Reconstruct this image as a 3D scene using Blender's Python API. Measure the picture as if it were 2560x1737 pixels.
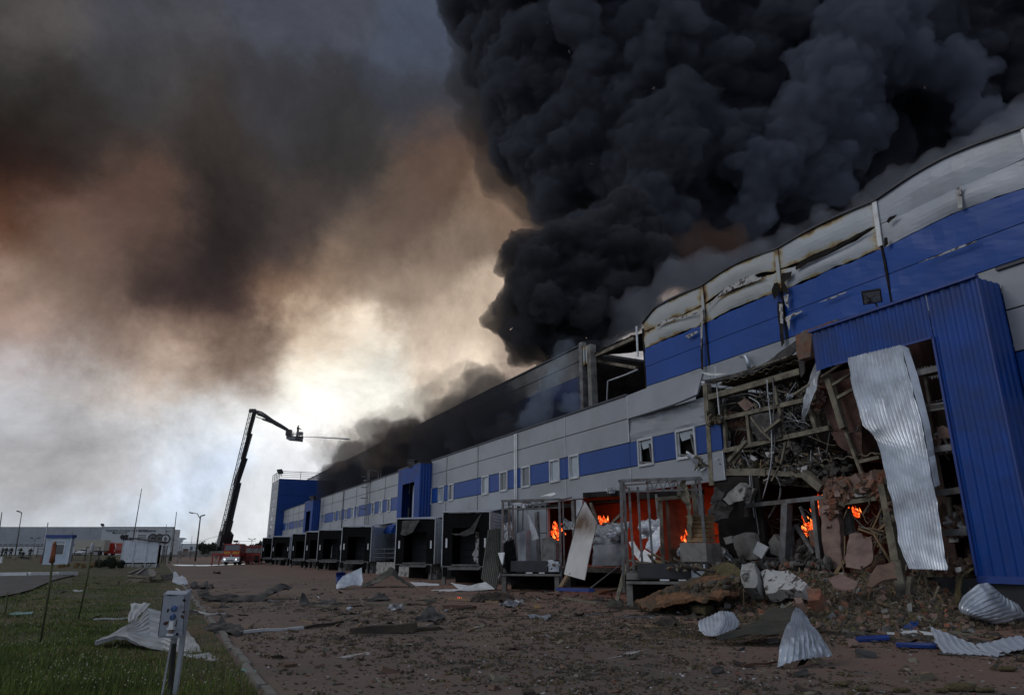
import bpy, bmesh, math, random
import numpy as np
from mathutils import Vector, Matrix, noise
R = math.radians
random.seed(7)
for o in list(bpy.data.objects): bpy.data.objects.remove(o)
sc = bpy.context.scene
COL = sc.collection

# ------------------------------------------------------------------ camera
EYE, FPX, PITCH, YAW = 1.65, 1707.0, R(16.75), R(26.4024)
CAM = Vector((0, 0, EYE))
RT = Vector((math.cos(YAW), -math.sin(YAW), 0))
FW = Vector((math.cos(PITCH)*math.sin(YAW), math.cos(PITCH)*math.cos(YAW), math.sin(PITCH)))
UP = RT.cross(FW)
cd = bpy.data.cameras.new("camera"); cam = bpy.data.objects.new("camera", cd); COL.objects.link(cam)
cd.sensor_width = 36.0; cd.lens = FPX/2560*36; cd.clip_start = 0.1; cd.clip_end = 3000
cam.location = CAM; cam.rotation_euler = (R(90)+PITCH, 0, -YAW)
sc.camera = cam
# real-world places read off the photograph: a sight line met with a wall plane, the ground or a cross plane
def ray(px, py): return FW + RT*((px-1280)/FPX) + UP*((868.5-py)/FPX)
def WX(px, py, x): d = ray(px, py); return CAM + d*(x/d.x)
def WY(px, py, y): d = ray(px, py); return CAM + d*(y/d.y)
def GZ(px, py, z=0.0): d = ray(px, py); return CAM + d*((z-EYE)/d.z)
def WD(px, py, dist): return CAM + ray(px, py)*dist

# ------------------------------------------------------------------ render settings
sc.render.engine = 'CYCLES'
sc.view_settings.view_transform = 'Standard'; sc.view_settings.look = 'None'
sc.view_settings.exposure = 0.0; sc.view_settings.gamma = 1.0; sc.view_settings.use_curve_mapping = False
cy = sc.cycles
cy.max_bounces = 6; cy.diffuse_bounces = 2; cy.glossy_bounces = 2; cy.transmission_bounces = 3
cy.transparent_max_bounces = 12; cy.volume_bounces = 1
cy.use_denoising = True
cy.volume_step_rate = 2.0; cy.volume_max_steps = 128
cy.sample_clamp_indirect = 4.0

# ------------------------------------------------------------------ world: daylight behind a torn pall of fire smoke
world = bpy.data.worlds.new("World"); sc.world = world; world.use_nodes = True
wt = world.node_tree; wn, wl = wt.nodes, wt.links
wn.clear()
def wnode(t, **k):
    n = wn.new(t)
    for a, b in k.items(): setattr(n, a, b)
    return n
def srgb(r, g, b):
    f = lambda c: (c/255)/12.92 if c/255 <= 0.04045 else ((c/255+0.055)/1.055)**2.4
    return (f(r), f(g), f(b), 1)
SUN_EL, SUN_AZ = R(38), R(-75)      # azimuth measured from +Y towards +X
tc = wnode('ShaderNodeTexCoord')
sky = wnode('ShaderNodeTexSky', sky_type='NISHITA', sun_disc=False, sun_elevation=SUN_EL, sun_rotation=SUN_AZ)
def wnoise(scale, detail, rough, stretch=None):
    n = wnode('ShaderNodeTexNoise'); n.inputs['Scale'].default_value = scale; n.inputs['Detail'].default_value = detail; n.inputs['Roughness'].default_value = rough
    if stretch:
        mp = wnode('ShaderNodeMapping'); mp.inputs['Scale'].default_value = stretch; wl.new(tc.outputs['Generated'], mp.inputs[0]); wl.new(mp.outputs[0], n.inputs['Vector'])
    else: wl.new(tc.outputs['Generated'], n.inputs['Vector'])
    return n
def warp(src, n, amt):
    sub = wnode('ShaderNodeVectorMath', operation='SUBTRACT'); wl.new(n.outputs['Color'], sub.inputs[0]); sub.inputs[1].default_value = (.5, .5, .5)
    scl = wnode('ShaderNodeVectorMath', operation='SCALE'); wl.new(sub.outputs[0], scl.inputs[0]); scl.inputs['Scale'].default_value = amt
    ad = wnode('ShaderNodeVectorMath', operation='ADD'); wl.new(src, ad.inputs[0]); wl.new(scl.outputs[0], ad.inputs[1]); return ad.outputs[0]
w1 = warp(tc.outputs['Generated'], wnoise(3.0, 2, .5), .03)
w2 = warp(w1, wnoise(8.0, 9, .60), .15)
nrm = wnode('ShaderNodeVectorMath', operation='NORMALIZE'); wl.new(w2, nrm.inputs[0])
WARP = nrm.outputs[0]
def wmix(a, b, fac):
    m = wnode('ShaderNodeMix', data_type='RGBA')
    for s, v in ((6, a), (7, b)):
        if isinstance(v, tuple): m.inputs[s].default_value = v
        else: wl.new(v, m.inputs[s])
    if isinstance(fac, (int, float)): m.inputs[0].default_value = fac
    else: wl.new(fac, m.inputs[0])
    return m.outputs[2]
def times(s, k):
    m = wnode('ShaderNodeMath', operation='MULTIPLY'); wl.new(s, m.inputs[0]); m.inputs[1].default_value = k; return m.outputs[0]
# clear part of the sky: pale and veiled
skys = wnode('ShaderNodeVectorMath', operation='SCALE'); wl.new(sky.outputs[0], skys.inputs[0]); skys.inputs['Scale'].default_value = 0.05
base = wmix(skys.outputs[0], srgb(176, 186, 200), 0.88)
def ang_mask(px, py, r_in, r_out):
    d = ray(px, py).normalized()
    dt = wnode('ShaderNodeVectorMath', operation='DOT_PRODUCT'); wl.new(WARP, dt.inputs[0]); dt.inputs[1].default_value = d
    mr = wnode('ShaderNodeMapRange', interpolation_type='SMOOTHSTEP'); wl.new(dt.outputs['Value'], mr.inputs[0])
    mr.inputs[1].default_value = math.cos(R(r_out)); mr.inputs[2].default_value = math.cos(R(r_in))
    return mr.outputs[0]
SKYPTS = [  # colours read off the photographed sky: x, y in the sky view, sRGB
  (50, 60, (80, 76, 76)), (420, 60, (70, 70, 78)), (850, 60, (72, 76, 88)), (1240, 90, (67, 74, 90)),
  (60, 250, (52, 50, 48)), (450, 250, (62, 61, 63)), (850, 280, (57, 56, 60)), (1220, 290, (56, 58, 66)),
  (50, 430, (44, 35, 33)), (250, 400, (55, 50, 49)), (600, 400, (57, 51, 49)), (950, 430, (54, 53, 53)), (1270, 460, (88, 69, 59)),
  (110, 540, (54, 38, 33)), (370, 540, (92, 69, 60)), (650, 560, (52, 47, 46)), (900, 570, (70, 62, 60)), (1150, 570, (94, 78, 69)), (1450, 560, (120, 98, 82)),
  (20, 640, (92, 58, 42)), (210, 660, (114, 88, 77)), (430, 640, (92, 73, 65)), (620, 700, (44, 39, 40)), (820, 670, (62, 55, 55)), (1000, 700, (104, 88, 77)), (1290, 700, (124, 106, 92)),
  (140, 790, (116, 98, 86)), (290, 800, (98, 80, 72)), (440, 790, (58, 48, 47)), (640, 830, (50, 41, 42)), (790, 800, (116, 88, 70)), (940, 800, (150, 124, 104)), (1150, 830, (140, 121, 106)), (1350, 860, (184, 164, 144)),
  (40, 890, (164, 137, 124)), (205, 930, (104, 86, 77)), (350, 940, (152, 124, 108)), (560, 930, (110, 86, 74)), (690, 970, (112, 89, 76)), (850, 930, (206, 184, 160)), (1020, 960, (206, 190, 170)), (1220, 960, (170, 152, 134)),
  (70, 1050, (170, 166, 168)), (320, 1050, (182, 176, 172)), (500, 1020, (186, 164, 146)), (680, 1050, (158, 138, 124)), (860, 1050, (228, 218, 202)), (1060, 1060, (230, 220, 204)), (1250, 1060, (206, 188, 168)),
  (60, 1200, (164, 166, 172)), (260, 1210, (158, 158, 162)), (470, 1180, (188, 193, 199)), (680, 1150, (208, 212, 218)), (900, 1180, (208, 205, 202)),
  (120, 1330, (156, 152, 152)), (330, 1300, (166, 164, 166)), (560, 1320, (178, 190, 208)), (850, 1310, (182, 184, 188)),
  (100, 1440, (166, 172, 180)), (420, 1450, (174, 185, 198)), (720, 1450, (176, 179, 182)),
  (1500, 1000, (150, 132, 118)), (1600, 600, (70, 62, 58)), (1500, 300, (50, 48, 50)), (1480, 80, (52, 56, 68)), (1100, 1180, (216, 208, 196)), (1350, 1180, (190, 176, 160)), (1100, 1330, (170, 170, 172)), (1450, 1350, (150, 145, 142)),

]
# broken pale cloud low in the sky
cl = wnoise(4.0, 8, .6, (1, 1, 3.0))
mr0 = wnode('ShaderNodeMapRange', interpolation_type='SMOOTHSTEP'); wl.new(cl.outputs[0], mr0.inputs[0]); mr0.inputs[1].default_value = .42; mr0.inputs[2].default_value = .62
base = wmix(base, srgb(206, 208, 212), mr0.outputs[0])
cl2 = wnoise(6.5, 8, .62, (1, 1, 2.0))
mr1 = wnode('ShaderNodeMapRange', interpolation_type='SMOOTHSTEP'); wl.new(cl2.outputs[0], mr1.inputs[0]); mr1.inputs[1].default_value = .52; mr1.inputs[2].default_value = .72
base = wmix(base, srgb(150, 148, 150), times(mr1.outputs[0], .6))
c = base
sep = wnode('ShaderNodeSeparateXYZ'); wl.new(WARP, sep.inputs[0])
def elev_mask(z0, z1):
    mr = wnode('ShaderNodeMapRange', interpolation_type='SMOOTHSTEP'); wl.new(sep.outputs['Z'], mr.inputs[0])
    mr.inputs[1].default_value = z0; mr.inputs[2].default_value = z1; return mr.outputs[0]
c = wmix(c, srgb(168, 160, 156), elev_mask(.24, .31))
c = wmix(c, srgb(134, 115, 103), elev_mask(.29, .37))
c = wmix(c, srgb(86, 73, 66), elev_mask(.36, .46))
c = wmix(c, srgb(58, 54, 54), elev_mask(.44, .56))
c = wmix(c, srgb(74, 78, 90), elev_mask(.58, .76))
gm = wnode('ShaderNodeGamma'); wl.new(c, gm.inputs[0]); gm.inputs[1].default_value = 1/2.2      # blend in a perceptual scale
acc = wnode('ShaderNodeVectorMath', operation='SCALE'); wl.new(gm.outputs[0], acc.inputs[0]); acc.inputs['Scale'].default_value = .004
acc = acc.outputs[0]; wsum = None
for x, y, colr in SKYPTS:
    lum = sum(colr)/3; sat = .86 if lum < 135 else .9; gain = 1.0 if lum < 135 else 1.0+.17*min(1, (lum-135)/50)
    colr = [min(250, (lum+(q-lum)*sat)*gain) for q in colr]
    d = ray(x*.8878, y*.8878).normalized()
    dt = wnode('ShaderNodeVectorMath', operation='DOT_PRODUCT'); wl.new(WARP, dt.inputs[0]); dt.inputs[1].default_value = d
    pw = wnode('ShaderNodeMath', operation='POWER'); pw.use_clamp = True; wl.new(dt.outputs['Value'], pw.inputs[0]); pw.inputs[1].default_value = 1000
    ma = wnode('ShaderNodeVectorMath', operation='MULTIPLY_ADD'); wl.new(pw.outputs[0], ma.inputs[0]); ma.inputs[1].default_value = [q/255 for q in colr]; wl.new(acc, ma.inputs[2]); acc = ma.outputs[0]
    ad = wnode('ShaderNodeMath', operation='ADD'); wl.new(pw.outputs[0], ad.inputs[0])
    if wsum is None: ad.inputs[1].default_value = .004
    else: wl.new(wsum, ad.inputs[1])
    wsum = ad.outputs[0]
inv = wnode('ShaderNodeMath', operation='DIVIDE'); inv.inputs[0].default_value = 1.0; wl.new(wsum, inv.inputs[1])
sc_ = wnode('ShaderNodeVectorMath', operation='SCALE'); wl.new(acc, sc_.inputs[0]); wl.new(inv.outputs[0], sc_.inputs['Scale'])
gm2 = wnode('ShaderNodeGamma'); wl.new(sc_.outputs[0], gm2.inputs[0]); gm2.inputs[1].default_value = 2.2; c = gm2.outputs[0]
# billows: gentle light and dark inside the smoke
bl = wnoise(5.5, 10, .66); bl.inputs['Distortion'].default_value = .25
mb = wnode('ShaderNodeMapRange'); wl.new(bl.outputs[0], mb.inputs[0]); mb.inputs[1].default_value = .3; mb.inputs[2].default_value = .7; mb.inputs[3].default_value = .68; mb.inputs[4].default_value = 1.48
vm = wnode('ShaderNodeVectorMath', operation='SCALE'); wl.new(c, vm.inputs[0]); wl.new(mb.outputs[0], vm.inputs['Scale']); c = vm.outputs[0]
# away from the fire the sky is plain bright overcast
fd = wnode('ShaderNodeVectorMath', operation='DOT_PRODUCT'); wl.new(tc.outputs['Generated'], fd.inputs[0]); fd.inputs[1].default_value = Vector((math.sin(R(34))*math.cos(R(28)), math.cos(R(34))*math.cos(R(28)), math.sin(R(28))))
fm = wnode('ShaderNodeMapRange', interpolation_type='SMOOTHSTEP'); wl.new(fd.outputs['Value'], fm.inputs[0]); fm.inputs[1].default_value = .05; fm.inputs[2].default_value = .50
c = wmix(srgb(176, 186, 202), c, fm.outputs[0])
bg = wnode('ShaderNodeBackground'); wl.new(c, bg.inputs[0]); bg.inputs[1].default_value = 1.0
wo = wnode('ShaderNodeOutputWorld'); wl.new(bg.outputs[0], wo.inputs[0])
world.cycles.sampling_method = 'AUTOMATIC'

sd = bpy.data.lights.new("sun", 'SUN'); sun = bpy.data.objects.new("sun", sd); COL.objects.link(sun)
sd.energy = 0.6; sd.angle = R(25); sd.color = (1.0, .95, .88)
sv = Vector((math.sin(SUN_AZ)*math.cos(SUN_EL), math.cos(SUN_AZ)*math.cos(SUN_EL), math.sin(SUN_EL)))
sun.rotation_euler = sv.to_track_quat('Z', 'Y').to_euler(); sun.location = (-20, 0, 40)


# ------------------------------------------------------------------ helpers
ORG = {}
def org(o): return ORG.get(o.name, Vector((0, 0, 0))) if o else Vector((0, 0, 0))
def tag(o, label=None, cat=None, group=None, kind=None):
    if label: o['label'] = label
    if cat: o['category'] = cat
    if group: o['group'] = group
    if kind: o['kind'] = kind
    return o
def thing(name, label, cat, loc=(0, 0, 0), rz=0.0, group=None, local=False):
    o = bpy.data.objects.new(name, None); COL.objects.link(o); o.location = loc; o.rotation_euler = (0, 0, rz); o.empty_display_size = .3
    ORG[o.name] = Vector((0, 0, 0)) if local else Vector(loc)
    return tag(o, label, cat, group)
def link(name, me, mats, parent=None, recentre=False):
    o = bpy.data.objects.new(name, me); COL.objects.link(o)
    for m in (mats if isinstance(mats, (list, tuple)) else [mats]):
        if m and m.name not in me.materials: me.materials.append(m)
    if parent:
        o.parent = parent; ORG[o.name] = org(parent)
        w = org(parent)
        if w.length > 0: me.transform(Matrix.Translation(-w))
    elif recentre:
        co = np.empty(len(me.vertices)*3); me.vertices.foreach_get('co', co); co = co.reshape(-1, 3)
        c = Vector(((co[:, 0].min()+co[:, 0].max())/2, (co[:, 1].min()+co[:, 1].max())/2, co[:, 2].min()))
        me.transform(Matrix.Translation(-c)); o.location = c; ORG[o.name] = c
    return o
def rec_org(o): return o
class MB:
    def __init__(s): s.v = []; s.f = []; s.m = []
    def add(s, vs, fs, mi=0):
        n = len(s.v); s.v += [tuple(v) for v in vs]; s.f += [tuple(n+i for i in q) for q in fs]; s.m += [mi]*len(fs); return s
    BF = ((0, 2, 3, 1), (4, 5, 7, 6), (0, 1, 5, 4), (2, 6, 7, 3), (0, 4, 6, 2), (1, 3, 7, 5))
    def box(s, x0, x1, y0, y1, z0, z1, mi=0):
        return s.add([(x, y, z) for z in (z0, z1) for y in (y0, y1) for x in (x0, x1)], MB.BF, mi)
    def obox(s, c, size, M, mi=0):
        return s.add([Vector(c)+M@Vector((x*size[0]/2, y*size[1]/2, z*size[2]/2)) for z in (-1, 1) for y in (-1, 1) for x in (-1, 1)], MB.BF, mi)
    def bar(s, a, b, w, h=None, mi=0, up=Vector((0, 0, 1))):
        a, b = Vector(a), Vector(b); h = h or w; d = (b-a)
        if d.length < 1e-5: return s
        d.normalize(); sd = d.cross(up)
        if sd.length < 1e-3: sd = d.cross(Vector((1, 0, 0)))
        sd.normalize(); u = sd.cross(d)
        vs = [p+sd*(i*w/2)+u*(j*h/2) for p in (a, b) for j in (-1, 1) for i in (-1, 1)]
        return s.add(vs, ((0, 1, 3, 2), (4, 6, 7, 5), (0, 4, 5, 1), (2, 3, 7, 6), (0, 2, 6, 4), (1, 5, 7, 3)), mi)
    def tube(s, pts, r, n=8, mi=0, cap=True, r1=None):
        pts = [Vector(p) for p in pts]; k = len(pts); base = len(s.v)
        for i, p in enumerate(pts):
            d = (pts[min(i+1, k-1)]-pts[max(i-1, 0)]).normalized()
            a = d.cross(Vector((0, 0, 1)))
            if a.length < 1e-2: a = d.cross(Vector((1, 0, 0)))
            a.normalize(); b = a.cross(d); rr = r if r1 is None else r+(r1-r)*i/(k-1)
            s.v += [tuple(p+(a*math.cos(t)+b*math.sin(t))*rr) for t in [2*math.pi*j/n for j in range(n)]]
        for i in range(k-1):
            for j in range(n):
                s.f.append((base+i*n+j, base+i*n+(j+1) % n, base+(i+1)*n+(j+1) % n, base+(i+1)*n+j)); s.m.append(mi)
        if cap:
            s.f.append(tuple(base+j for j in range(n))[::-1]); s.f.append(tuple(base+(k-1)*n+j for j in range(n))); s.m += [mi, mi]
        return s
    def disc(s, c, nrm, r, th, n=16, mi=0):
        c, nrm = Vector(c), Vector(nrm).normalized(); return s.tube([c-nrm*th/2, c+nrm*th/2], r, n, mi)
    def prism(s, poly, a, b, axis='y', mi=0):
        """poly: list of 2D points in the plane across axis; extruded from a to b"""
        mk = {'y': lambda p, t: (p[0], t, p[1]), 'x': lambda p, t: (t, p[0], p[1]), 'z': lambda p, t: (p[0], p[1], t)}[axis]
        n = len(poly); vs = [mk(p, a) for p in poly]+[mk(p, b) for p in poly]
        fs = [tuple(range(n)), tuple(range(2*n-1, n-1, -1))]+[(i, i+n, (i+1) % n+n, (i+1) % n) for i in range(n)]
        return s.add(vs, fs, mi)
    def mesh(s, name, smooth=False):
        me = bpy.data.meshes.new(name); me.from_pydata(s.v, [], s.f)
        if any(s.m): me.polygons.foreach_set('material_index', s.m)
        if smooth: me.polygons.foreach_set('use_smooth', [True]*len(s.f))
        bm = bmesh.new(); bm.from_mesh(me); bmesh.ops.recalc_face_normals(bm, faces=bm.faces[:]); bm.to_mesh(me); bm.free()
        me.update(); return me
    def build(s, name, mats, parent=None, smooth=False):
        return link(name, s.mesh(name, smooth), mats, parent, recentre=parent is None)
def rotm(rx=0, ry=0, rz=0): return (Matrix.Rotation(rz, 3, 'Z') @ Matrix.Rotation(ry, 3, 'Y') @ Matrix.Rotation(rx, 3, 'X'))
def fbm(p, s=1.0): p = Vector(p)/s; return noise.noise(p)+.5*noise.noise(p*2.1)+.25*noise.noise(p*4.3)
def shell(grid, th, mi=0, nrm=None):
    """grid of points [row][col] -> MB with a closed thin solid"""
    m = MB(); nr, nc = len(grid), len(grid[0])
    G = [[Vector(p) for p in r] for r in grid]
    N = [[None]*nc for _ in range(nr)]
    for i in range(nr):
        for j in range(nc):
            a = G[min(i+1, nr-1)][j]-G[max(i-1, 0)][j]; b = G[i][min(j+1, nc-1)]-G[i][max(j-1, 0)]
            q = a.cross(b); N[i][j] = q.normalized() if q.length > 1e-9 else Vector((0, 0, 1))
    top = [G[i][j] for i in range(nr) for j in range(nc)]; bot = [G[i][j]-N[i][j]*th for i in range(nr) for j in range(nc)]
    o = nr*nc; fs = []
    for i in range(nr-1):
        for j in range(nc-1):
            a, b, c, d = i*nc+j, i*nc+j+1, (i+1)*nc+j+1, (i+1)*nc+j
            fs += [(a, b, c, d), (o+d, o+c, o+b, o+a)]
    for i in range(nr-1):
        fs += [(i*nc, (i+1)*nc, o+(i+1)*nc, o+i*nc), ((i+1)*nc+nc-1, i*nc+nc-1, o+i*nc+nc-1, o+(i+1)*nc+nc-1)]
    for j in range(nc-1):
        fs += [(j+1, j, o+j, o+j+1), ((nr-1)*nc+j, (nr-1)*nc+j+1, o+(nr-1)*nc+j+1, o+(nr-1)*nc+j)]
    m.add(top+bot, fs, mi); return m
def lerp_poly(P, t):
    k = len(P)-1; x = t*k; i = min(int(x), k-1); f = x-i
    # catmull-rom for smooth bends
    p0, p1, p2, p3 = P[max(i-1, 0)], P[i], P[i+1], P[min(i+2, k)]
    return 0.5*((2*p1)+(p2-p0)*f+(2*p0-5*p1+4*p2-p3)*f*f+(3*p1-p0-3*p2+p3)*f**3)
def lin_poly(P, t):
    k = len(P)-1; x = t*k; i = min(int(x), k-1); return P[i].lerp(P[i+1], x-i)
def ruled(A, B, nu, nv, ribs=0, rib=0.03, amp=0.0, ns=.8, th=.012, mid=None, seed=0, jag=0.0, prof='trap', lin=False):
    """corrugated / crumpled sheet between polylines A and B; ribs run along the polylines"""
    A = [Vector(p) for p in A]; B = [Vector(p) for p in B]; Mm = [Vector(p) for p in mid] if mid else None
    rows = []
    nb = max(nu, ribs*8 if prof == 'trap' else nu)
    for i in range(nv+1):
        t = i/nv; a, b = (lin_poly(A, t), lin_poly(B, t)) if lin else (lerp_poly(A, t), lerp_poly(B, t)); c = lerp_poly(Mm, t) if Mm else None
        row = []
        for j in range(nb+1):
            u = j/nb
            p = a.lerp(b, u) if c is None else (a*(1-u)**2+c*2*u*(1-u)+b*u*u)
            row.append(p)
        rows.append(row)
    out = []
    for i in range(nv+1):
        r2 = []
        for j in range(nb+1):
            i0, i1, j0, j1 = max(i-1, 0), min(i+1, nv), max(j-1, 0), min(j+1, nb)
            n = (rows[i1][j]-rows[i0][j]).cross(rows[i][j1]-rows[i][j0]); n = n.normalized() if n.length > 1e-9 else Vector((0, 0, 1))
            h = 0
            if ribs: h += rib*(1 if (j % 8) in (3, 4) else (.5 if (j % 8) in (2, 5) else 0))
            if amp:
                q_ = (rows[i][j]+Vector((seed*7.1, 0, 0)))/ns; h += amp*(fbm(q_)*.5+1.5*abs(noise.noise(q_*1.3))-.35+.6*abs(noise.noise(q_*3.1)))
            p = rows[i][j]+n*h
            if jag and (i in (0, nv)): p += (rows[i1][j]-rows[i0][j]).normalized()*jag*noise.noise(Vector((j*.37+seed, i, 0)))
            if jag and (j in (0, nb)): p += (rows[i][j1]-rows[i][j0]).normalized()*jag*noise.noise(Vector((i*.5+seed, j, 3)))
            r2.append(p)
        out.append(r2)
    return shell(out, th)
def slab(pts, th, amp=0.0, ns=.6, cuts=2, seed=0, jag=0.0):
    """crumpled flat piece with the given outline -> mesh"""
    bm = bmesh.new()
    P = [Vector(p) for p in pts]
    if jag:
        Q = []
        for i, p in enumerate(P):
            q = P[(i+1) % len(P)]; k = max(1, int((q-p).length/ (jag*3)))
            for a in range(k):
                t = a/k; x = p.lerp(q, t)
                if a: x += Vector((noise.noise(x*3+Vector((seed, 0, 0))), noise.noise(x*3+Vector((seed, 9, 0))), noise.noise(x*3+Vector((seed, 0, 9)))))*jag
                Q.append(x)
        P = Q
    f = bm.faces.new([bm.verts.new(p) for p in P]); f.normal_update(); n = f.normal.copy()
    if cuts:
        bmesh.ops.triangulate(bm, faces=bm.faces[:]); 
        for _ in range(cuts): bmesh.ops.subdivide_edges(bm, edges=[e for e in bm.edges if e.calc_length() > .12], cuts=1)
        bmesh.ops.triangulate(bm, faces=bm.faces[:])
    if amp:
        for v in bm.verts: v.co += n*amp*fbm(v.co+Vector((seed*3.3, 0, 0)), ns)
    res = bmesh.ops.extrude_face_region(bm, geom=bm.faces[:])
    for v in [g for g in res['geom'] if isinstance(g, bmesh.types.BMVert)]: v.co -= n*th
    bmesh.ops.recalc_face_normals(bm, faces=bm.faces[:])
    me = bpy.data.meshes.new('slab'); bm.to_mesh(me); bm.free(); return me
def put_slab(name, pts, th, mats, parent=None, **k):
    me = slab(pts, th, **k); me.name = name; return link(name, me, mats, parent, recentre=parent is None)
def copy_tree(o, parent=None):
    c = o.copy(); COL.objects.link(c)
    if parent: c.parent = parent
    for ch in [x for x in ALLCH(o)]: copy_tree(ch, c)
    return c
def ALLCH(o): return list(o.children)
# scatter of many small solids in one mesh (numpy)
def ico(sub):
    bm = bmesh.new(); bmesh.ops.create_icosphere(bm, subdivisions=sub, radius=1)
    v = np.array([x.co[:] for x in bm.verts]); f = np.array([[q.index for q in x.verts] for x in bm.faces]); bm.free(); return v, f
ICO1, ICO2 = ico(1), ico(2)
CUBE = (np.array([(x, y, z) for z in (-1, 1) for y in (-1, 1) for x in (-1, 1)], float), np.array([q for a, b, c, d in MB.BF for q in ((a, b, c), (a, c, d))]))
def scatter(name, base, pos, size, mats, rs, mi=None, jit=.25, tilt=math.pi, parent=None, smooth=False):
    """pos (n,3) size (n,3); random rotation up to tilt"""
    v, f = base; n = len(pos); k = len(v)
    yaw = rs.uniform(0, 2*np.pi, n); tl = rs.uniform(-tilt, tilt, n); t2 = rs.uniform(-tilt, tilt, n)
    V = v[None]*(1+rs.uniform(-jit, jit, (n, k, 1)))*size[:, None, :]
    def rot(V, a, i, j):
        c, s = np.cos(a)[:, None], np.sin(a)[:, None]; A, B = V[..., i].copy(), V[..., j].copy(); V[..., i] = A*c-B*s; V[..., j] = A*s+B*c
    rot(V, tl, 1, 2); rot(V, t2, 0, 2); rot(V, yaw, 0, 1)
    V += pos[:, None, :]
    F = (f[None]+(np.arange(n)*k)[:, None, None]).reshape(-1, f.shape[1])
    me = bpy.data.meshes.new(name); V = V.reshape(-1, 3)
    me.vertices.add(len(V)); me.vertices.foreach_set('co', V.ravel())
    me.loops.add(F.size); me.loops.foreach_set('vertex_index', F.ravel().astype(np.int32))
    me.polygons.add(len(F)); me.polygons.foreach_set('loop_start', (np.arange(len(F))*F.shape[1]).astype(np.int32)); me.polygons.foreach_set('loop_total', np.full(len(F), F.shape[1], np.int32))
    me.update(calc_edges=True)
    if mi is not None: me.polygons.foreach_set('material_index', np.repeat(mi, len(f)).astype(np.int32))
    me.polygons.foreach_set('use_smooth', [smooth]*len(F))
    return link(name, me, mats, parent)
# zoom frames used while measuring -> photograph pixels
def zf(x0, y0, k): return lambda x, y: (x0+x*k, y0+y*k)
Z1, Z2, Z3, Z4 = zf(0, 1200, .34060), zf(500, 1000, .27899), zf(640, 1140, .27899), zf(1200, 1140, .27899)
Z5, Z6, Z7, Z8 = zf(1700, 800, .27899), zf(1700, 1160, .27899), zf(1920, 300, .31699), zf(1920, 1000, .46750)
Z9, ZB, ZC, ZD = zf(1400, 900, .22829), zf(1000, 800, .25368), zf(1450, 600, .28531), zf(0, 1270, .18933)
ZE, ZF_, ZG, ZH, ZI = zf(600, 1440, .34423), zf(1300, 1440, .34423), zf(220, 1400, .21374), zf(2160, 640, .25365), zf(2040, 1400, .22375)
DS = lambda x, y: (x*1.10155, y*1.10155)

# ------------------------------------------------------------------ materials
def lin(c): return srgb(*c)[:3]
def mat(name, col, rough=.6, metal=0.0, var=.25, vs=1.5, bump=0.0, bs=20.0, dirt=None, dirts=1.0, dlo=.45, dhi=.65, spec=.5, col2=None, coord='Object', stretch=None, detail=6):
    m = bpy.data.materials.new(name); m.use_nodes = True; nt = m.node_tree; b = nt.nodes['Principled BSDF']
    b.inputs['Roughness'].default_value = rough; b.inputs['Metallic'].default_value = metal; b.inputs['Specular IOR Level'].default_value = spec
    tc = nt.nodes.new('ShaderNodeTexCoord'); vec = tc.outputs[coord]
    if stretch:
        mp = nt.nodes.new('ShaderNodeMapping'); mp.inputs['Scale'].default_value = stretch; nt.links.new(vec, mp.inputs[0]); vec = mp.outputs[0]
    def nz(scale, detail=detail, rgh=.6):
        n = nt.nodes.new('ShaderNodeTexNoise'); n.inputs['Scale'].default_value = scale; n.inputs['Detail'].default_value = detail; n.inputs['Roughness'].default_value = rgh
        nt.links.new(vec, n.inputs['Vector']); return n.outputs[0]
    def ramp(s, lo, hi):
        r = nt.nodes.new('ShaderNodeMapRange'); r.inputs[1].default_value = lo; r.inputs[2].default_value = hi; nt.links.new(s, r.inputs[0]); return r.outputs[0]
    def mix(a, b_, f):
        x = nt.nodes.new('ShaderNodeMix'); x.data_type = 'RGBA'
        for s, v in ((6, a), (7, b_)):
            if isinstance(v, (tuple, list)): x.inputs[s].default_value = (*v[:3], 1)
            else: nt.links.new(v, x.inputs[s])
        nt.links.new(f, x.inputs[0]); return x.outputs[2]
    c2 = col2 or tuple(q*(1-var) for q in col[:3]); c1 = col if col2 else tuple(min(1, q*(1+var*.6)) for q in col[:3])
    c = mix(c2, c1, ramp(nz(vs), .35, .65))
    if dirt: c = mix(c, dirt, ramp(nz(dirts, 8, .65), dlo, dhi))
    nt.links.new(c, b.inputs['Base Color'])
    if bump:
        bn = nt.nodes.new('ShaderNodeBump'); bn.inputs['Strength'].default_value = bump; bn.inputs['Distance'].default_value = .05
        nt.links.new(nz(bs, 5), bn.inputs['Height']); nt.links.new(bn.outputs[0], b.inputs['Normal'])
    return m
def emis(name, col, st):
    m = bpy.data.materials.new(name); m.use_nodes = True; b = m.node_tree.nodes['Principled BSDF']
    b.inputs['Base Color'].default_value = (0, 0, 0, 1); b.inputs['Emission Color'].default_value = (*col, 1); b.inputs['Emission Strength'].default_value = st; return m
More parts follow.
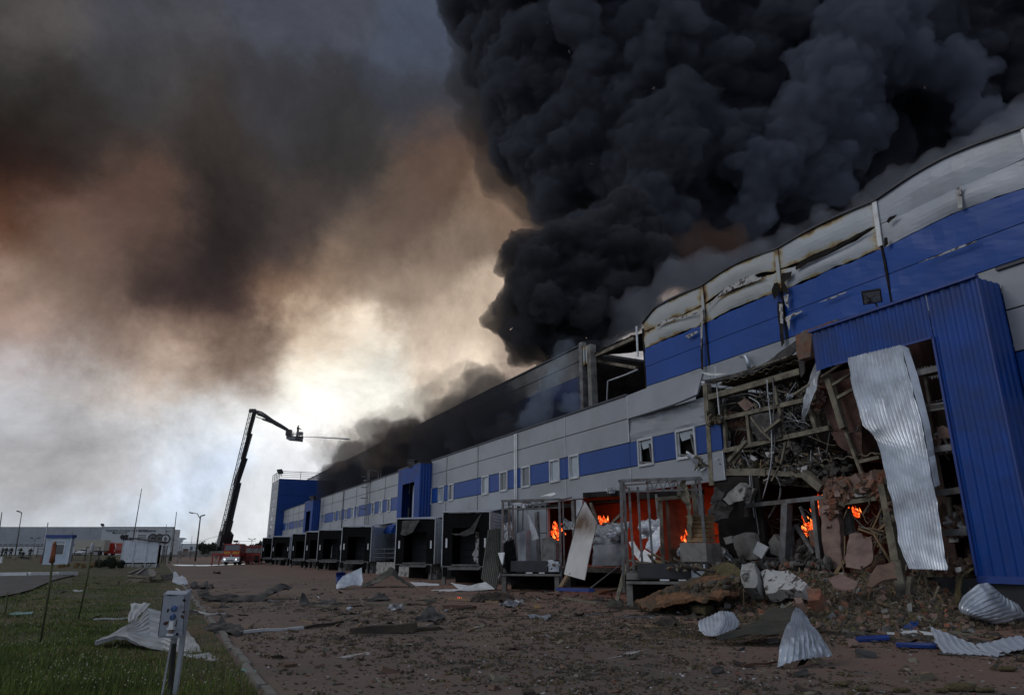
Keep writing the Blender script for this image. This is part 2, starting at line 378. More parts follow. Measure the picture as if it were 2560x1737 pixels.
def burnt(name, col, scorch=1.0):
    """painted sheet scorched inwards from its edges (Generated coordinates of each panel)"""
    m = bpy.data.materials.new(name); m.use_nodes = True; nt = m.node_tree; b = nt.nodes['Principled BSDF']; b.inputs['Roughness'].default_value = .45
    N = nt.nodes.new; L = nt.links.new
    tc = N('ShaderNodeTexCoord'); sp = N('ShaderNodeSeparateXYZ'); L(tc.outputs['Generated'], sp.inputs[0])
    def mth(op, a, b_=None):
        n = N('ShaderNodeMath'); n.operation = op
        for i, v in enumerate((a, b_)):
            if v is None: continue
            if isinstance(v, (int, float)): n.inputs[i].default_value = v
            else: L(v, n.inputs[i])
        return n.outputs[0]
    def edge(s): return mth('MINIMUM', s, mth('SUBTRACT', 1.0, s))
    e = mth('MINIMUM', mth('MULTIPLY', edge(sp.outputs['Y']), 2.6), edge(sp.outputs['Z']))
    n = N('ShaderNodeTexNoise'); n.inputs['Scale'].default_value = .8; n.inputs['Detail'].default_value = 7; n.inputs['Roughness'].default_value = .65; L(tc.outputs['Object'], n.inputs['Vector'])
    t = mth('SUBTRACT', mth('ADD', mth('MULTIPLY', e, 1.6), mth('MULTIPLY', n.outputs[0], 1.5)), .45)
    r = N('ShaderNodeValToRGB'); cr = r.color_ramp; cr.elements[0].position = .12; cr.elements[0].color = (.012, .009, .007, 1)
    cr.elements[1].position = .62; cr.elements[1].color = (*col, 1)
    for p, c in ((.19, (.07, .03, .012)), (.28, (.20, .12, .05)), (.40, (.33, .29, .18))):
        q = cr.elements.new(p*scorch if p*scorch < .6 else .6); q.color = (*c, 1)
    L(t, r.inputs[0]); L(r.outputs[0], b.inputs['Base Color'])
    bn = N('ShaderNodeBump'); bn.inputs['Strength'].default_value = .5; bn.inputs['Distance'].default_value = .08; L(n.outputs[0], bn.inputs['Height']); L(bn.outputs[0], b.inputs['Normal'])
    return m
M = {}
M['grey'] = mat('grey_panel', (.255, .275, .31), .42, var=.10, vs=.35, dirt=(.16, .17, .18), dirts=.25, dlo=.5, dhi=.8, bump=.06, bs=1.5)
M['bluep'] = mat('blue_panel', (.004, .044, .22), .45, spec=.35, var=.12, vs=.3, bump=.06, bs=1.5)
M['blueu'] = mat('blue_upper_panel', (.004, .056, .28), .42, spec=.35, var=.15, vs=.3, bump=.12, bs=1.0)
M['pale'] = mat('pale_upper_panel', (.36, .39, .45), .42, var=.10, vs=.3, dirt=(.27, .29, .32), dirts=.35, bump=.12, bs=1.0)
M['burn'] = burnt('scorched_panel', (.36, .39, .43))
M['burn2'] = burnt('badly_scorched_panel', (.35, .37, .38), 1.25)
M['burnb'] = burnt('scorched_blue_panel', (.014, .045, .20), .8)
M['portal'] = mat('blue_corrugated', (.003, .046, .25), .38, spec=.35, var=.2, vs=.8, dirt=(.012, .035, .15), dirts=.7, bump=.08, bs=4)
M['greysoot'] = mat('sooty_grey_panel', (.16, .17, .18), .6, var=.2, vs=.3, dirt=(.018, .017, .017), dirts=.10, dlo=.36, dhi=.60)
M['bluesoot'] = mat('sooty_blue_panel', (.004, .026, .11), .55, var=.2, vs=.3, dirt=(.012, .013, .02), dirts=.10, dlo=.38, dhi=.62)
M['coping'] = mat('coping_metal', (.03, .035, .05), .5)
M['trim'] = mat('pale_trim', (.42, .44, .47), .4)
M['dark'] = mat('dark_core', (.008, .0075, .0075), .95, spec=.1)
M['soot'] = mat('sooty_wall', (.022, .019, .018), .95, spec=.15, var=.6, vs=.8, bump=.4, bs=6)
M['plinth'] = mat('dark_plinth', (.025, .026, .032), .55, var=.4, vs=1.2, dirt=(.06, .05, .045), dirts=.8, dlo=.5, dhi=.8)
M['rubber'] = mat('black_rubber', (.007, .007, .008), .9, spec=.12, var=.3, bump=.1, bs=8)
M['white'] = mat('white_paint', (.62, .64, .66), .45, var=.12, dirt=(.35, .33, .30), dirts=2, dlo=.55, dhi=.8)
M['galv'] = mat('galvanised_sheet', (.42, .46, .52), .36, metal=.55, var=.22, vs=1.2, dirt=(.20, .21, .23), dirts=.9, dlo=.5, dhi=.75, bump=.15, bs=5)
M['galv2'] = mat('pale_galvanised_sheet', (.50, .54, .60), .42, metal=.3, var=.15, vs=1.5, dirt=(.25, .24, .23), dirts=1.4, dlo=.55, dhi=.8, bump=.15, bs=5)
M['steel'] = mat('grey_steel', (.16, .165, .17), .5, metal=.2, var=.3, vs=3, dirt=(.07, .055, .045), dirts=2)
M['beam'] = mat('dusty_beam', (.185, .165, .12), .75, var=.3, vs=2.5, dirt=(.05, .04, .03), dirts=1.8, bump=.2, bs=10)
M['concrete'] = mat('concrete', (.20, .195, .185), .85, var=.25, vs=1.5, dirt=(.08, .07, .06), dirts=1.2, bump=.3, bs=8)
M['paleconc'] = mat('pale_concrete', (.30, .30, .29), .85, var=.25, vs=1.5, dirt=(.05, .045, .04), dirts=2.2, dlo=.52, dhi=.6, bump=.4, bs=8)
M['brick'] = mat('broken_brick', (.20, .078, .045), .85, var=.45, vs=6, dirt=(.12, .10, .08), dirts=2, bump=.3, bs=20)
M['earth'] = mat('rubble_earth', (.10, .07, .05), .95, var=.5, vs=4, dirt=(.16, .13, .09), dirts=3, bump=.6, bs=14)
M['ash'] = mat('ashy_rubble', (.055, .048, .042), .95, var=.5, vs=4, dirt=(.10, .09, .08), dirts=3, bump=.5, bs=14)
M['wool'] = mat('mineral_wool', (.105, .085, .038), .98, var=.4, vs=5, dirt=(.055, .042, .025), dirts=3, bump=.8, bs=25)
M['wool2'] = mat('dark_mineral_wool', (.062, .05, .036), .98, var=.4, vs=5, bump=.8, bs=25)
M['wood'] = mat('raw_timber', (.22, .15, .085), .8, var=.3, vs=3, stretch=(8, 8, 1), bump=.2, bs=10)
M['wooddark'] = mat('charred_timber', (.04, .03, .022), .85, var=.5, vs=3)
M['ply'] = mat('plywood', (.27, .17, .08), .75, var=.35, vs=2, dirt=(.1, .06, .03), dirts=2)
M['board'] = mat('brown_board', (.16, .10, .07), .8, var=.2, vs=1, dirt=(.08, .05, .04), dirts=1.5)
M['redboard'] = mat('red_brown_sheet', (.085, .035, .024), .7, var=.25, vs=1, dirt=(.04, .02, .016), dirts=1.2)
M['pink'] = mat('pinkish_wall_panel', (.23, .155, .13), .8, var=.2, vs=1.5, dirt=(.14, .09, .07), dirts=2)
M['plaster'] = mat('white_plaster', (.40, .40, .40), .85, var=.15, vs=2, dirt=(.06, .05, .045), dirts=3.2, dlo=.52, dhi=.57, bump=.4, bs=10)
M['felt'] = mat('dark_roofing_felt', (.035, .034, .034), .75, var=.5, vs=2, dirt=(.07, .065, .06), dirts=2.5, bump=.4, bs=10)
M['olive'] = mat('olive_coated_sheet', (.060, .058, .045), .5, var=.3, vs=2, dirt=(.03, .03, .026), dirts=1)
M['foil'] = mat('crumpled_foil', (.36, .38, .42), .3, metal=.7, var=.4, vs=6, dirt=(.05, .05, .05), dirts=5, bump=.8, bs=12)
M['black'] = mat('black_paint', (.02, .02, .022), .4)
M['red'] = mat('red_paint', (.30, .018, .014), .35, var=.15)
M['reddark'] = mat('dusty_red_paint', (.16, .02, .018), .5, var=.2)
M['yellow'] = mat('yellow_paint', (.62, .36, .04), .5, var=.1)
M['glass'] = mat('window_glass', (.03, .035, .045), .08, var=.05, spec=.9)
M['glassl'] = mat('pale_window_glass', (.24, .29, .33), .12, var=.15, vs=2, spec=.8)
M['cream'] = mat('cream_tarpaulin', (.33, .31, .27), .7, var=.08)
M['blueroof'] = mat('blue_fascia', (.02, .05, .22), .5)
M['hutwall'] = mat('pale_blue_hut_wall', (.36, .43, .52), .5, var=.08)
M['teal'] = mat('teal_foam', (.18, .33, .33), .7)
M['bluet'] = mat('blue_metal_trim', (.015, .045, .22), .45, var=.2)
M['green'] = mat('dry_stalk', (.09, .10, .045), .8)
M['leaf'] = mat('far_tree_foliage', (.030, .038, .028), .9, spec=.1, var=.4, vs=2)
M['bark'] = mat('bark', (.05, .04, .03), .9)
M['kerb'] = mat('kerb_concrete', (.20, .195, .18), .85, var=.25, vs=3, dirt=(.09, .08, .07), dirts=3, bump=.3, bs=20)
M['wkerb'] = mat('whitewashed_kerb', (.72, .73, .73), .8, var=.12, vs=3, dirt=(.4, .38, .35), dirts=3, dlo=.55, dhi=.75)
M['cloth'] = mat('dark_turnout_cloth', (.025, .026, .024), .85)
M['skin'] = mat('skin', (.35, .2, .15), .6)
M['helmet'] = mat('pale_helmet', (.45, .46, .42), .4)
M['reflect'] = mat('reflective_band', (.40, .42, .30), .5)


# ------------------------------------------------------------------ ground, roads, kerbs
def ground_z(x, y):
    sx = min(max((-x-1.0)/6.0, 0), 1); sy = min(max((y-34)/30.0, 0), 1)
    s2 = min(max((y-122)/35.0, 0), 1)
    return (sx*sx*(3-2*sx))*(.42*(sy*sy*(3-2*sy))+.68*(s2*s2*(3-2*s2)))
def grid_sheet(name, xs, ys, zf_, mats, kind='structure'):
    V = [(x, y, zf_(x, y)) for y in ys for x in xs]; nx = len(xs)
    F = [(j*nx+i, j*nx+i+1, (j+1)*nx+i+1, (j+1)*nx+i) for j in range(len(ys)-1) for i in range(nx-1)]
    me = bpy.data.meshes.new(name); me.from_pydata(V, [], F); me.polygons.foreach_set('use_smooth', [True]*len(F)); me.update()
    o = link(name, me, mats); return tag(o, kind=kind)
def asphalt():
    m = bpy.data.materials.new('dusty_asphalt'); m.use_nodes = True; nt = m.node_tree; b = nt.nodes['Principled BSDF']; b.inputs['Roughness'].default_value = .85
    N, L = nt.nodes.new, nt.links.new
    tc = N('ShaderNodeTexCoord')
    def nz(s, d=8, r=.6):
        n = N('ShaderNodeTexNoise'); n.inputs['Scale'].default_value = s; n.inputs['Detail'].default_value = d; n.inputs['Roughness'].default_value = r; L(tc.outputs['Object'], n.inputs['Vector']); return n.outputs[0]
    def rp(s, a, c):
        n = N('ShaderNodeMapRange'); n.inputs[1].default_value = a; n.inputs[2].default_value = c; L(s, n.inputs[0]); return n.outputs[0]
    def mx(a, c, f):
        x = N('ShaderNodeMix'); x.data_type = 'RGBA'
        for s, v in ((6, a), (7, c)):
            if isinstance(v, tuple): x.inputs[s].default_value = (*v, 1)
            else: L(v, x.inputs[s])
        L(f, x.inputs[0]); return x.outputs[2]
    c = mx((.118, .090, .075), (.158, .115, .092), rp(nz(.16), .4, .6))
    sp = N('ShaderNodeSeparateXYZ'); L(tc.outputs['Object'], sp.inputs[0])
    c = mx(c, (.185, .105, .076), rp(sp.outputs['X'], 6, 16))          # brick dust thickens towards the wall
    c = mx(c, (.088, .072, .062), rp(nz(.5, 6), .52, .68))
    c = mx(c, (.15, .11, .09), rp(nz(3.5, 8, .7), .6, .75))
    c = mx(c, (.045, .036, .032), rp(nz(9, 6, .7), .6, .7))
    v = N('ShaderNodeTexVoronoi'); v.inputs['Scale'].default_value = 14; L(tc.outputs['Object'], v.inputs['Vector'])
    c = mx((.30, .27, .24), c, rp(v.outputs['Distance'], .06, .10))
    L(c, b.inputs['Base Color'])
    bn = N('ShaderNodeBump'); bn.inputs['Strength'].default_value = .5; bn.inputs['Distance'].default_value = .02; L(nz(40, 4, .7), bn.inputs['Height']); L(bn.outputs[0], b.inputs['Normal'])
    return m
M['asphalt'] = asphalt()
M['soil'] = mat('grass_soil', (.05, .062, .028), .95, var=.4, vs=.8, dirt=(.10, .065, .036), dirts=.45, dlo=.45, dhi=.62, bump=.6, bs=18)
M['field'] = mat('far_field', (.06, .062, .045), .95, var=.3, vs=.05)
M['road'] = mat('grey_road', (.085, .084, .088), .85, var=.2, vs=.6, dirt=(.05, .048, .046), dirts=2)
M['mark'] = mat('worn_white_marking', (.42, .42, .42), .8, var=.3, vs=5, dirt=(.12, .09, .08), dirts=6, dlo=.45, dhi=.6)
g = MB(); g.box(-1500, 1500, -200, 2500, -2, -.06); tag(g.build('ground', M['field']), kind='structure')
grid_sheet('yard', [-120, -60, 1.42, 8, 20, 60, 200], [-60, 0, 20, 40, 60, 100, 140, 200, 420], lambda x, y: -.002 if x > -1 else -.03, M['asphalt'])
xs = [-400, -250, -150, -90, -60, -50, -40, -32]+[-26+i*1.0 for i in range(28)]+[1.40-.12]
xs = sorted(set(round(x, 2) for x in xs if x <= 1.28))
lump = lambda x, y: .03*fbm((x, y, 0), 1.5)+.02
grid_sheet('grass_verge', xs, [-8+i*1.0 for i in range(70)]+[62+i*4 for i in range(28)]+[190, 230, 300, 420], lambda x, y: ground_z(x, y)+(lump(x, y) if x < 1 else .03), M['soil'])
# side road on the left, in front of the hut, with its whitewashed kerb
def GL(px, py):
    d = ray(px, py); t = 4.0
    while t < 500:                       # walk down the sight line to the first ground it meets
        p = CAM+d*t
        if p.z <= ground_z(p.x, p.y): break
        t += .25 if t < 80 else .6
    a, b = t-.6, t
    for _ in range(12):
        m = (a+b)/2; p = CAM+d*m
        if p.z <= ground_z(p.x, p.y): b = m
        else: a = m
    p = CAM+d*b; p.z = ground_z(p.x, p.y); return p
def strip(name, pts_near, pts_far, dz, m_, kind='structure'):
    V = []; 
    for a, b in zip(pts_near, pts_far):
        for t in (0, .25, .5, .75, 1): p = Vector(a).lerp(Vector(b), t); V.append((p.x, p.y, ground_z(p.x, p.y)+dz))
    F = [(i*5+j, i*5+j+1, (i+1)*5+j+1, (i+1)*5+j) for i in range(len(pts_near)-1) for j in range(4)]
    me = bpy.data.meshes.new(name); me.from_pydata(V, [], F); me.update(); return tag(link(name, me, m_), kind=kind)
near = [GL(*Z1(x, y)) for x, y in ((-700, 900), (-300, 885), (0, 868), (120, 845), (230, 815), (300, 782), (380, 748), (470, 722), (545, 706))]
far = [GL(*Z1(x, y)) for x, y in ((-700, 716), (-300, 714), (0, 712), (120, 710), (230, 708), (300, 706), (380, 704), (470, 703), (550, 702))]
strip('side_road', near, far, .085, M['road'])
k = MB()
kp = [GL(*Z1(x, y)) for x, y in ((-500, 712), (-200, 712), (0, 711), (200, 708), (400, 704), (552, 700))]
for a, b in zip(kp, kp[1:]):
    n = max(1, int((b-a).length/2.2))
    for i in range(n):
        p, q = a.lerp(b, i/n), a.lerp(b, (i+.97)/n); up = Vector((0, 0, .12))
        kk = MB(); kk.bar(p+up, q+up, .42, .28+.02*(i % 2))
        if a is kp[0] and i == 0: KR = thing('kerb', 'long whitewashed kerb behind the side road on the left', 'kerb', kp[0])
        kk.build('kerb_stone', M['wkerb'], KR)
# kerb between the grass and the yard: single stones
KR = thing('kerb', 'long bare concrete kerb between the grass and the yard', 'kerb', (1.42, 4, 0)); KR['kind'] = 'structure'
kst = []
for i in range(34):
    kb = MB(); y0 = 4+i*1.0; hz = .07+.012*math.sin(i*2.3); dx = .03*math.sin(i*1.7)
    kb.box(1.37+dx, 1.47+dx, y0, y0+.985, -.05, hz*.7); kb.build('kerb_stone', M['kerb'], KR)
kb = MB()
for i in range(40): y0 = 38+i*3.0; kb.box(1.37, 1.47, y0, y0+2.96, -.05, .06)
kb.build('far_kerb_stones', M['kerb'], KR)['kind'] = 'stuff'
# faint paint marks in the yard
for pts in ([ZE(700, 592), ZE(760, 578), ZE(860, 562), ZE(970, 545), ZE(960, 552), ZE(860, 574), ZE(770, 596)], [ZF_(720, 580), ZF_(780, 552), ZF_(930, 530), ZF_(800, 572), ZF_(600, 608)],
            [ZE(0, 0)]):
    if len(pts) > 3:
        m_ = MB(); m_.add([GZ(*p)+Vector((0, 0, .006)) for p in pts], [tuple(range(len(pts)))]); tag(m_.build('worn_road_marking', M['mark']), 'faint worn white paint streak on the dusty yard, ' + ('left' if pts[0][0] < 1300 else 'right') + ' one of the two', 'road marking')
g = MB(); a = [GZ(*Z1(x, y)) for x, y in ((1260, 618), (1500, 622), (1800, 612), (1800, 617), (1500, 629), (1290, 627))]
g.add([p+Vector((0, 0, .008)) for p in a], [tuple(range(6))]); tag(g.build('water_puddle', mat('painted_wet_sheen', (.45, .46, .48), .15, var=.2)), 'pale wet streak across the yard in front of the fire truck', 'puddle')  # the wet streak's pale sheen is put into its base colour

# ------------------------------------------------------------------ warehouse
XL, XU, XP = 19.2, 27.5, 18.2
WH = thing('warehouse', 'burning blue and grey metal-panelled warehouse with a collapsed wall section', 'warehouse', (XL, 20, 0))
def part(mb, name, m_, parent=WH, **k): return mb.build(name, m_, parent, **k)
# lower facade panels
rows_low = [(7.78, 8.88, 'grey'), (6.64, 7.76, 'grey'), (5.50, 6.62, 'bluep'), (4.34, 5.48, 'grey')]
joints = [20.2, 26.25, 32.1, 38.0, 44.0, 50.0, 53.5, 59.2, 62.2, 66.7, 72.4, 78.0, 84.2, 90.4, 96.0, 98.0, 104.2, 109.9, 114.5, 119.5, 124.7, 129.9]
joints_r = [-6, 0, 4.4, 9.4]
wins = []
for z, lst in ((Z3, [(1527, 1573, 365), (1635, 1685, 345), (1725, 1773, 325), (2025, 2088, 265), (2185, 2257, 235)]),
               (Z4, [(372, 452, 190), (625, 718, 140), (800, 890, 100), (1420, 1560, 10)]), (Z9, [(1272, 1492, 900)]),
               (Z2, [(1537, 1565, 970), (1608, 1636, 955), (1680, 1710, 940), (1358, 1385, 1003), (1405, 1421, 995), (1297, 1318, 1015), (1243, 1262, 1027), (1200, 1217, 1037), (1103, 1119, 1053), (1077, 1091, 1058), (1036, 1051, 1065),
                     (853, 864, 1105), (880, 890, 1100), (910, 921, 1093), (770, 778, 1120), (790, 797, 1115)])):
    for x0, x1, ym in lst:
        ya = WX(*z(x1, ym), XL).y; yb = WX(*z(x0, ym), XL).y; wins.append((ya, yb))
wins.sort()
ALLW = wins+[(2.2, 3.6), (6.0, 7.6)]
def rowsplit(y0, y1, cuts):
    seg = [(y0, y1)]
    for a, b in cuts:
        s2 = []
        for p, q in seg:
            if b <= p or a >= q: s2.append((p, q))
            else:
                if a-p > .05: s2.append((p, a))
                if q-b > .05: s2.append((b, q))
        seg = s2
    return seg
def flat_panel(x, y0, y1, z0, z1, m_, th=.12):
    p = MB(); g_ = .012; p.box(x, x+th, y0+g_, y1-g_, z0+g_, z1-g_); return part(p, 'wall_panel', M[m_])
for js in (joints, joints_r):
    for y0, y1 in zip(js, js[1:]):
        if (y0, y1) in ((53.5, 59.2), (98.0, 104.2)): continue
        for z0, z1, m_ in rows_low:
            if m_ == 'bluep':
                for a, b in rowsplit(y0, y1, ALLW): flat_panel(XL, a, b, z0, z1, m_)
            else:
                if y0 == 20.2 and z0 > 6: continue      # this bay hangs bent, built below
                flat_panel(XL, y0, y1, z0, z1, m_)
# bent panels next to the collapse
def bent(rows_pts, m_, name='wall_panel', th=.1, lab=None, parent=WH):
    o = shell(rows_pts, th).build(name, m_, parent)
    for p in o.data.polygons: p.use_smooth = False
    if lab: o['label'] = lab
    return o
def bpanel(c00, c01, c11, c10, n=8, bulge=0.0, amp=.03):
    c00, c01, c11, c10 = [Vector(c) for c in (c00, c01, c11, c10)]; out = []
    for i in range(n+1):
        t = i/n; r = []
        for j in range(n+1):
            u = j/n; p = c00.lerp(c01, u).lerp(c10.lerp(c11, u), t); s_ = math.sin(math.pi*t)*math.sin(math.pi*u)
            p.x -= bulge*s_+amp*fbm(p, 1.2); r.append(p)
        out.append(r)
    return out
tp = lambda x, y, X=XL: WX(*Z9(x, y), X)
top = [(725, 392), (1140, 238), (1560, 135)]; bot = [(745, 640), (1215, 490), (1500, 372)]
gr = []
for i in range(7):
    t = i/6; r = []
    for j in range(13):
        u = j/12; a = lerp_poly([Vector((x, y, 0)) for x, y in top], u); b = lerp_poly([Vector((x, y, 0)) for x, y in bot], u); q = a.lerp(b, t)
        r.append(tp(q.x, q.y, XL-.02-.55*t*t*u*(1.2-u)*1.6))
    gr.append(r)
bent(gr, M['grey'], lab='grey parapet panel bent outwards beside the collapse', th=.10)
gr = []
for i in range(7):
    t = i/6; r = []
    for j in range(13):
        u = j/12; a = Vector((745, 650, 0)).lerp(Vector((1575, 405, 0)), u); b = Vector((752, 905, 0)).lerp(Vector((1600, 700, 0)), u); q = a.lerp(b, t)
        r.append(tp(q.x, q.y, XL+.06+.10*fbm((t*2, u*5, 0), 1.0)))
    gr.append(r)
bent(gr, M['grey'], lab='buckled grey wall panel under the bent parapet panel')
# cores behind the panels (gap shadow), left of the collapse only
for a_, b_, c_, d_ in ((26.3, 53.4, 4.34, 8.84), (59.3, 97.9, 1.1, 8.84), (104.3, 129.9, 1.1, 8.84), (-6, 9.4, 1.1, 8.84), (34.5, 53.4, 1.1, 4.33)):
    p = MB(); p.box(XL+.125, XL+.3, a_, b_, c_, d_); part(p, 'wall_core', M['dark'])
p = MB(); p.box(XL+.6, XU, 26, 129, 8.45, 8.62); p.box(XL+.6, XU, -6, 12.4, 8.45, 8.62); part(p, 'low_roof', M['felt'])
for a_, b_ in ((26.25, 53.5), (59.2, 98), (104.2, 130), (-6, 9.4)):
    p = MB(); p.box(XL-.07, XL+.35, a_, b_, 8.885, 8.97); part(p, 'coping', M['coping'])
# lower wall behind the docks: horizontal ribbed cladding panels
for i, (y0, y1) in enumerate([(34.4, 38), (38, 44), (44, 50), (50, 53.5), (59.2, 66.7), (66.7, 72.4), (72.4, 78), (78, 84.2), (84.2, 90.4), (90.4, 98), (104.2, 110), (110, 120), (120, 130), (4.4, 9.4), (-6, 4.4)]):
    flat_panel(XL+.02, y0, y1, 2.75, 4.32, 'grey' if i < 13 else 'grey'); flat_panel(XL+.02, y0, y1, 1.12, 2.73, 'grey')
p = MB(); p.box(XL+.03, XL+.4, -6, 9.4, -.3, 1.10); p.box(XL+.06, XL+.4, 32, 130, -.3, 1.10); p.box(XP+.12, XL+.4, 9.3, 15.3, -.3, 1.05); part(p, 'plinth', M['plinth'])
# joint cover strips and downpipes
for i, y in enumerate([20.2, 26.25, 32.1, 44.0, 50.0, 66.7, 72.4, 78.0, 84.2, 90.4, 96.0, 109.9, 114.5, 119.5, 124.7, 4.4]):
    p = MB(); w = .05 if i in (0, 1, 2) else .035
    p.box(XL-.03, XL+.0, y-w/2, y+w/2, 6.66, 8.86); p.box(XL-.03, XL+.0, y-w/2, y+w/2, 4.36, 5.46); part(p, 'joint_strip', M['trim'] if i in (0, 1, 2) else M['steel'])
for y in (37.9, 38.12):
    p = MB(); p.tube([(XL-.08, y, 8.8), (XL-.08, y, 1.0)], .05, 8); part(p, 'downpipe', M['white'], smooth=True)
p = MB(); p.tube([(XL-.08, 84.2, 8.8), (XL-.08, 84.2, 1.0)], .05, 8); part(p, 'downpipe', M['steel'], smooth=True)
# windows
def window(y0, y1, style, z0=5.40, z1=6.68, x=XL):
    f = MB(); t = .11; d0, d1 = x-.05, x+.14
    f.box(d0, d1, y0, y0+t*.8, z0, z1); f.box(d0, d1, y1-t*.8, y1, z0, z1); f.box(d0, d1, y0+t*.8, y1-t*.8, z1-t*.9, z1); f.box(d0-.03, d1, y0+t*.8, y1-t*.8, z0, z0+t)
    f.box(x+.02, x+.07, y0+t*.8, y0+t*1.5, z0+t, z1-t*.9); f.box(x+.02, x+.07, y1-t*1.5, y1-t*.8, z0+t, z1-t*.9)
    fr = part(f, 'window', M['trim'])
    g_ = MB()
    if style == 'broken':
        g_.box(x+.30, x+.32, y0+.1, y1-.1, z0+.1, z1-.1); g_.build('dark_opening', M['dark'], fr)
        g_ = MB(); g_.add([(x+.06, y0+.1, z1-.12), (x+.06, y1-.15, z1-.12), (x+.07, y1-.3, z1-.5), (x+.07, y0+.15, z1-.42)], [(0, 1, 2, 3)]); g_.build('pane', M['glassl'], fr)
        g_ = MB(); g_.bar((x-.02, y0+.12, z0+.15), (x+.02, y0+.32, z1-.3), .06); g_.bar((x-.02, y0+.2, z0+.12), (x+.02, y1-.1, z0+.22), .06); g_.build('broken_sash', M['steel'], fr)
    else:
        g_.box(x+.05, x+.065, y0+t*.8, y1-t*.8, z0+t, z1-t*.9); g_.build('pane', M['glassl'] if style == 'pale' else M['glass'], fr)
    return fr
for i, (a, b) in enumerate(wins):
    st = 'broken' if a < 26 else ('pale' if i in (2, 3, 6, 8, 9, 11, 14, 19) else 'dark')
    window(a, b, st)
for a, b in ((2.2, 3.6), (6.0, 7.6)): window(a, b, 'dark')
# upper facade
ju = [-12, -6, 0, 5.6, 11.5, 17.8, 23.6, 29.4, 35.4]
jl = [43.5, 49.5, 55.5, 61.5, 67.5, 73.5, 79.5, 85.5, 91.5, 97.5, 103.5, 109.5, 115.5, 121.5, 127.5, 133.5, 139.5, 145.5, 151.5, 157.5, 163.5, 169.5]
rows_up = [(15.98, 17.12, 'pale'), (14.78, 15.94, 'pale'), (13.525, 14.77, 'blueu'), (12.20, 13.515, 'blueu'), (10.6, 12.18, 'grey'), (8.6, 10.58, 'grey')]
for y0, y1 in zip(ju, ju[1:]):
    for k_, (z0, z1, m_) in enumerate(rows_up):
        near_ = y0 >= 5 
        arch = {5.6: .10, 11.5: .38, 17.8: .16, 23.6: .30, 29.4: .12}.get(y0, 0)
        mm = M[m_]; lab = None; blg = ((.13 if k_ < 2 else .0) if near_ else 0)
        b0 = b1 = 0.0
        if k_ == 0: b1 = arch; b0 = -.05
        if k_ == 1: b1 = arch*.5-.12
        if k_ in (0, 1) and y0 >= 23: mm = M['burn2']; lab = 'heat-buckled pale panel scorched brown and black'
        elif k_ in (0, 1) and y0 >= 17: mm = M['burn']; lab = 'buckled pale panel scorched brown along its seam'
        if k_ == 0 and 23 < y0 < 24: b0 = .42
        if k_ == 1 and 23 < y0 < 24: b1 = .05
        if k_ == 1 and y0 == 17.8: b1 = -.30
        if k_ == 2 and y0 >= 17: b1 = -.05
        if k_ == 2: b1 += arch*.6-.02 if near_ else 0
        if k_ == 1: b0 = (arch*.6-.02) if near_ else 0
        ga = .04 if near_ and k_ < 4 else .012
        n_ = 14 if near_ else 3; gr = []
        for i in range(7):
            t = i/6; r = []
            for j in range(n_+1):
                u = j/n_; s_ = math.sin(math.pi*u)
                zz = (z0+.012+b0*s_)*(1-t)+(z1-.012+b1*s_)*t
                yy = y0+ga+(y1-y0-2*ga)*u
                if near_ and k_ < 3:
                    jg = .05 if y0 < 17 else .12
                    if (i in (0, 6) and k_ == 1) or (i == 0 and k_ < 2) or (k_ == 2 and i == 6): zz += jg*noise.noise(Vector((yy*1.6, k_*3.1+i, 1)))
                    if j in (0, n_) and y0 >= 17: yy += .10*noise.noise(Vector((zz*2.2, y0, j)))*1.5
                xx = XU-blg*math.sin(math.pi*t)*s_-(.05*fbm((yy, zz, 4), 1.5) if near_ else 0)
                if k_ == 0 and y0 == 29.4: zz -= max(0, u-.78)*2.6*t       # collapsed corner of the top row
                r.append(Vector((xx, yy, zz)))
            gr.append(r)
        bent(gr, mm, lab=lab, th=.09)
    cp = MB(); pts = [(XU-.02, y0+(y1-y0)*i/12, 17.17+arch*math.sin(math.pi*i/12)-(max(0, i/12-.78)*2.6 if y0 == 29.4 else 0)) for i in range(13)]
    for a, b in zip(pts, pts[1:]): cp.bar(a, b, .22, .10)
    part(cp, 'coping', M['coping'])
    if y0 > 5:
        cv = MB(); lean = .04
        cv.bar((XU-.06, y0, 17.1), (XU-.10, y0+lean, 14.9), .22 if y0 > 17 else .16, .05, up=Vector((1, 0, 0))); part(cv, 'joint_strip', M['white'] if y0 < 23 else M['burn2'])
        cv = MB(); cv.bar((XU-.03, y0+.02, 14.8), (XU-.03, y0, 12.2), .10, .04, up=Vector((1, 0, 0))); part(cv, 'joint_strip', M['bluet'] if y0 < 17 else M['soot'])
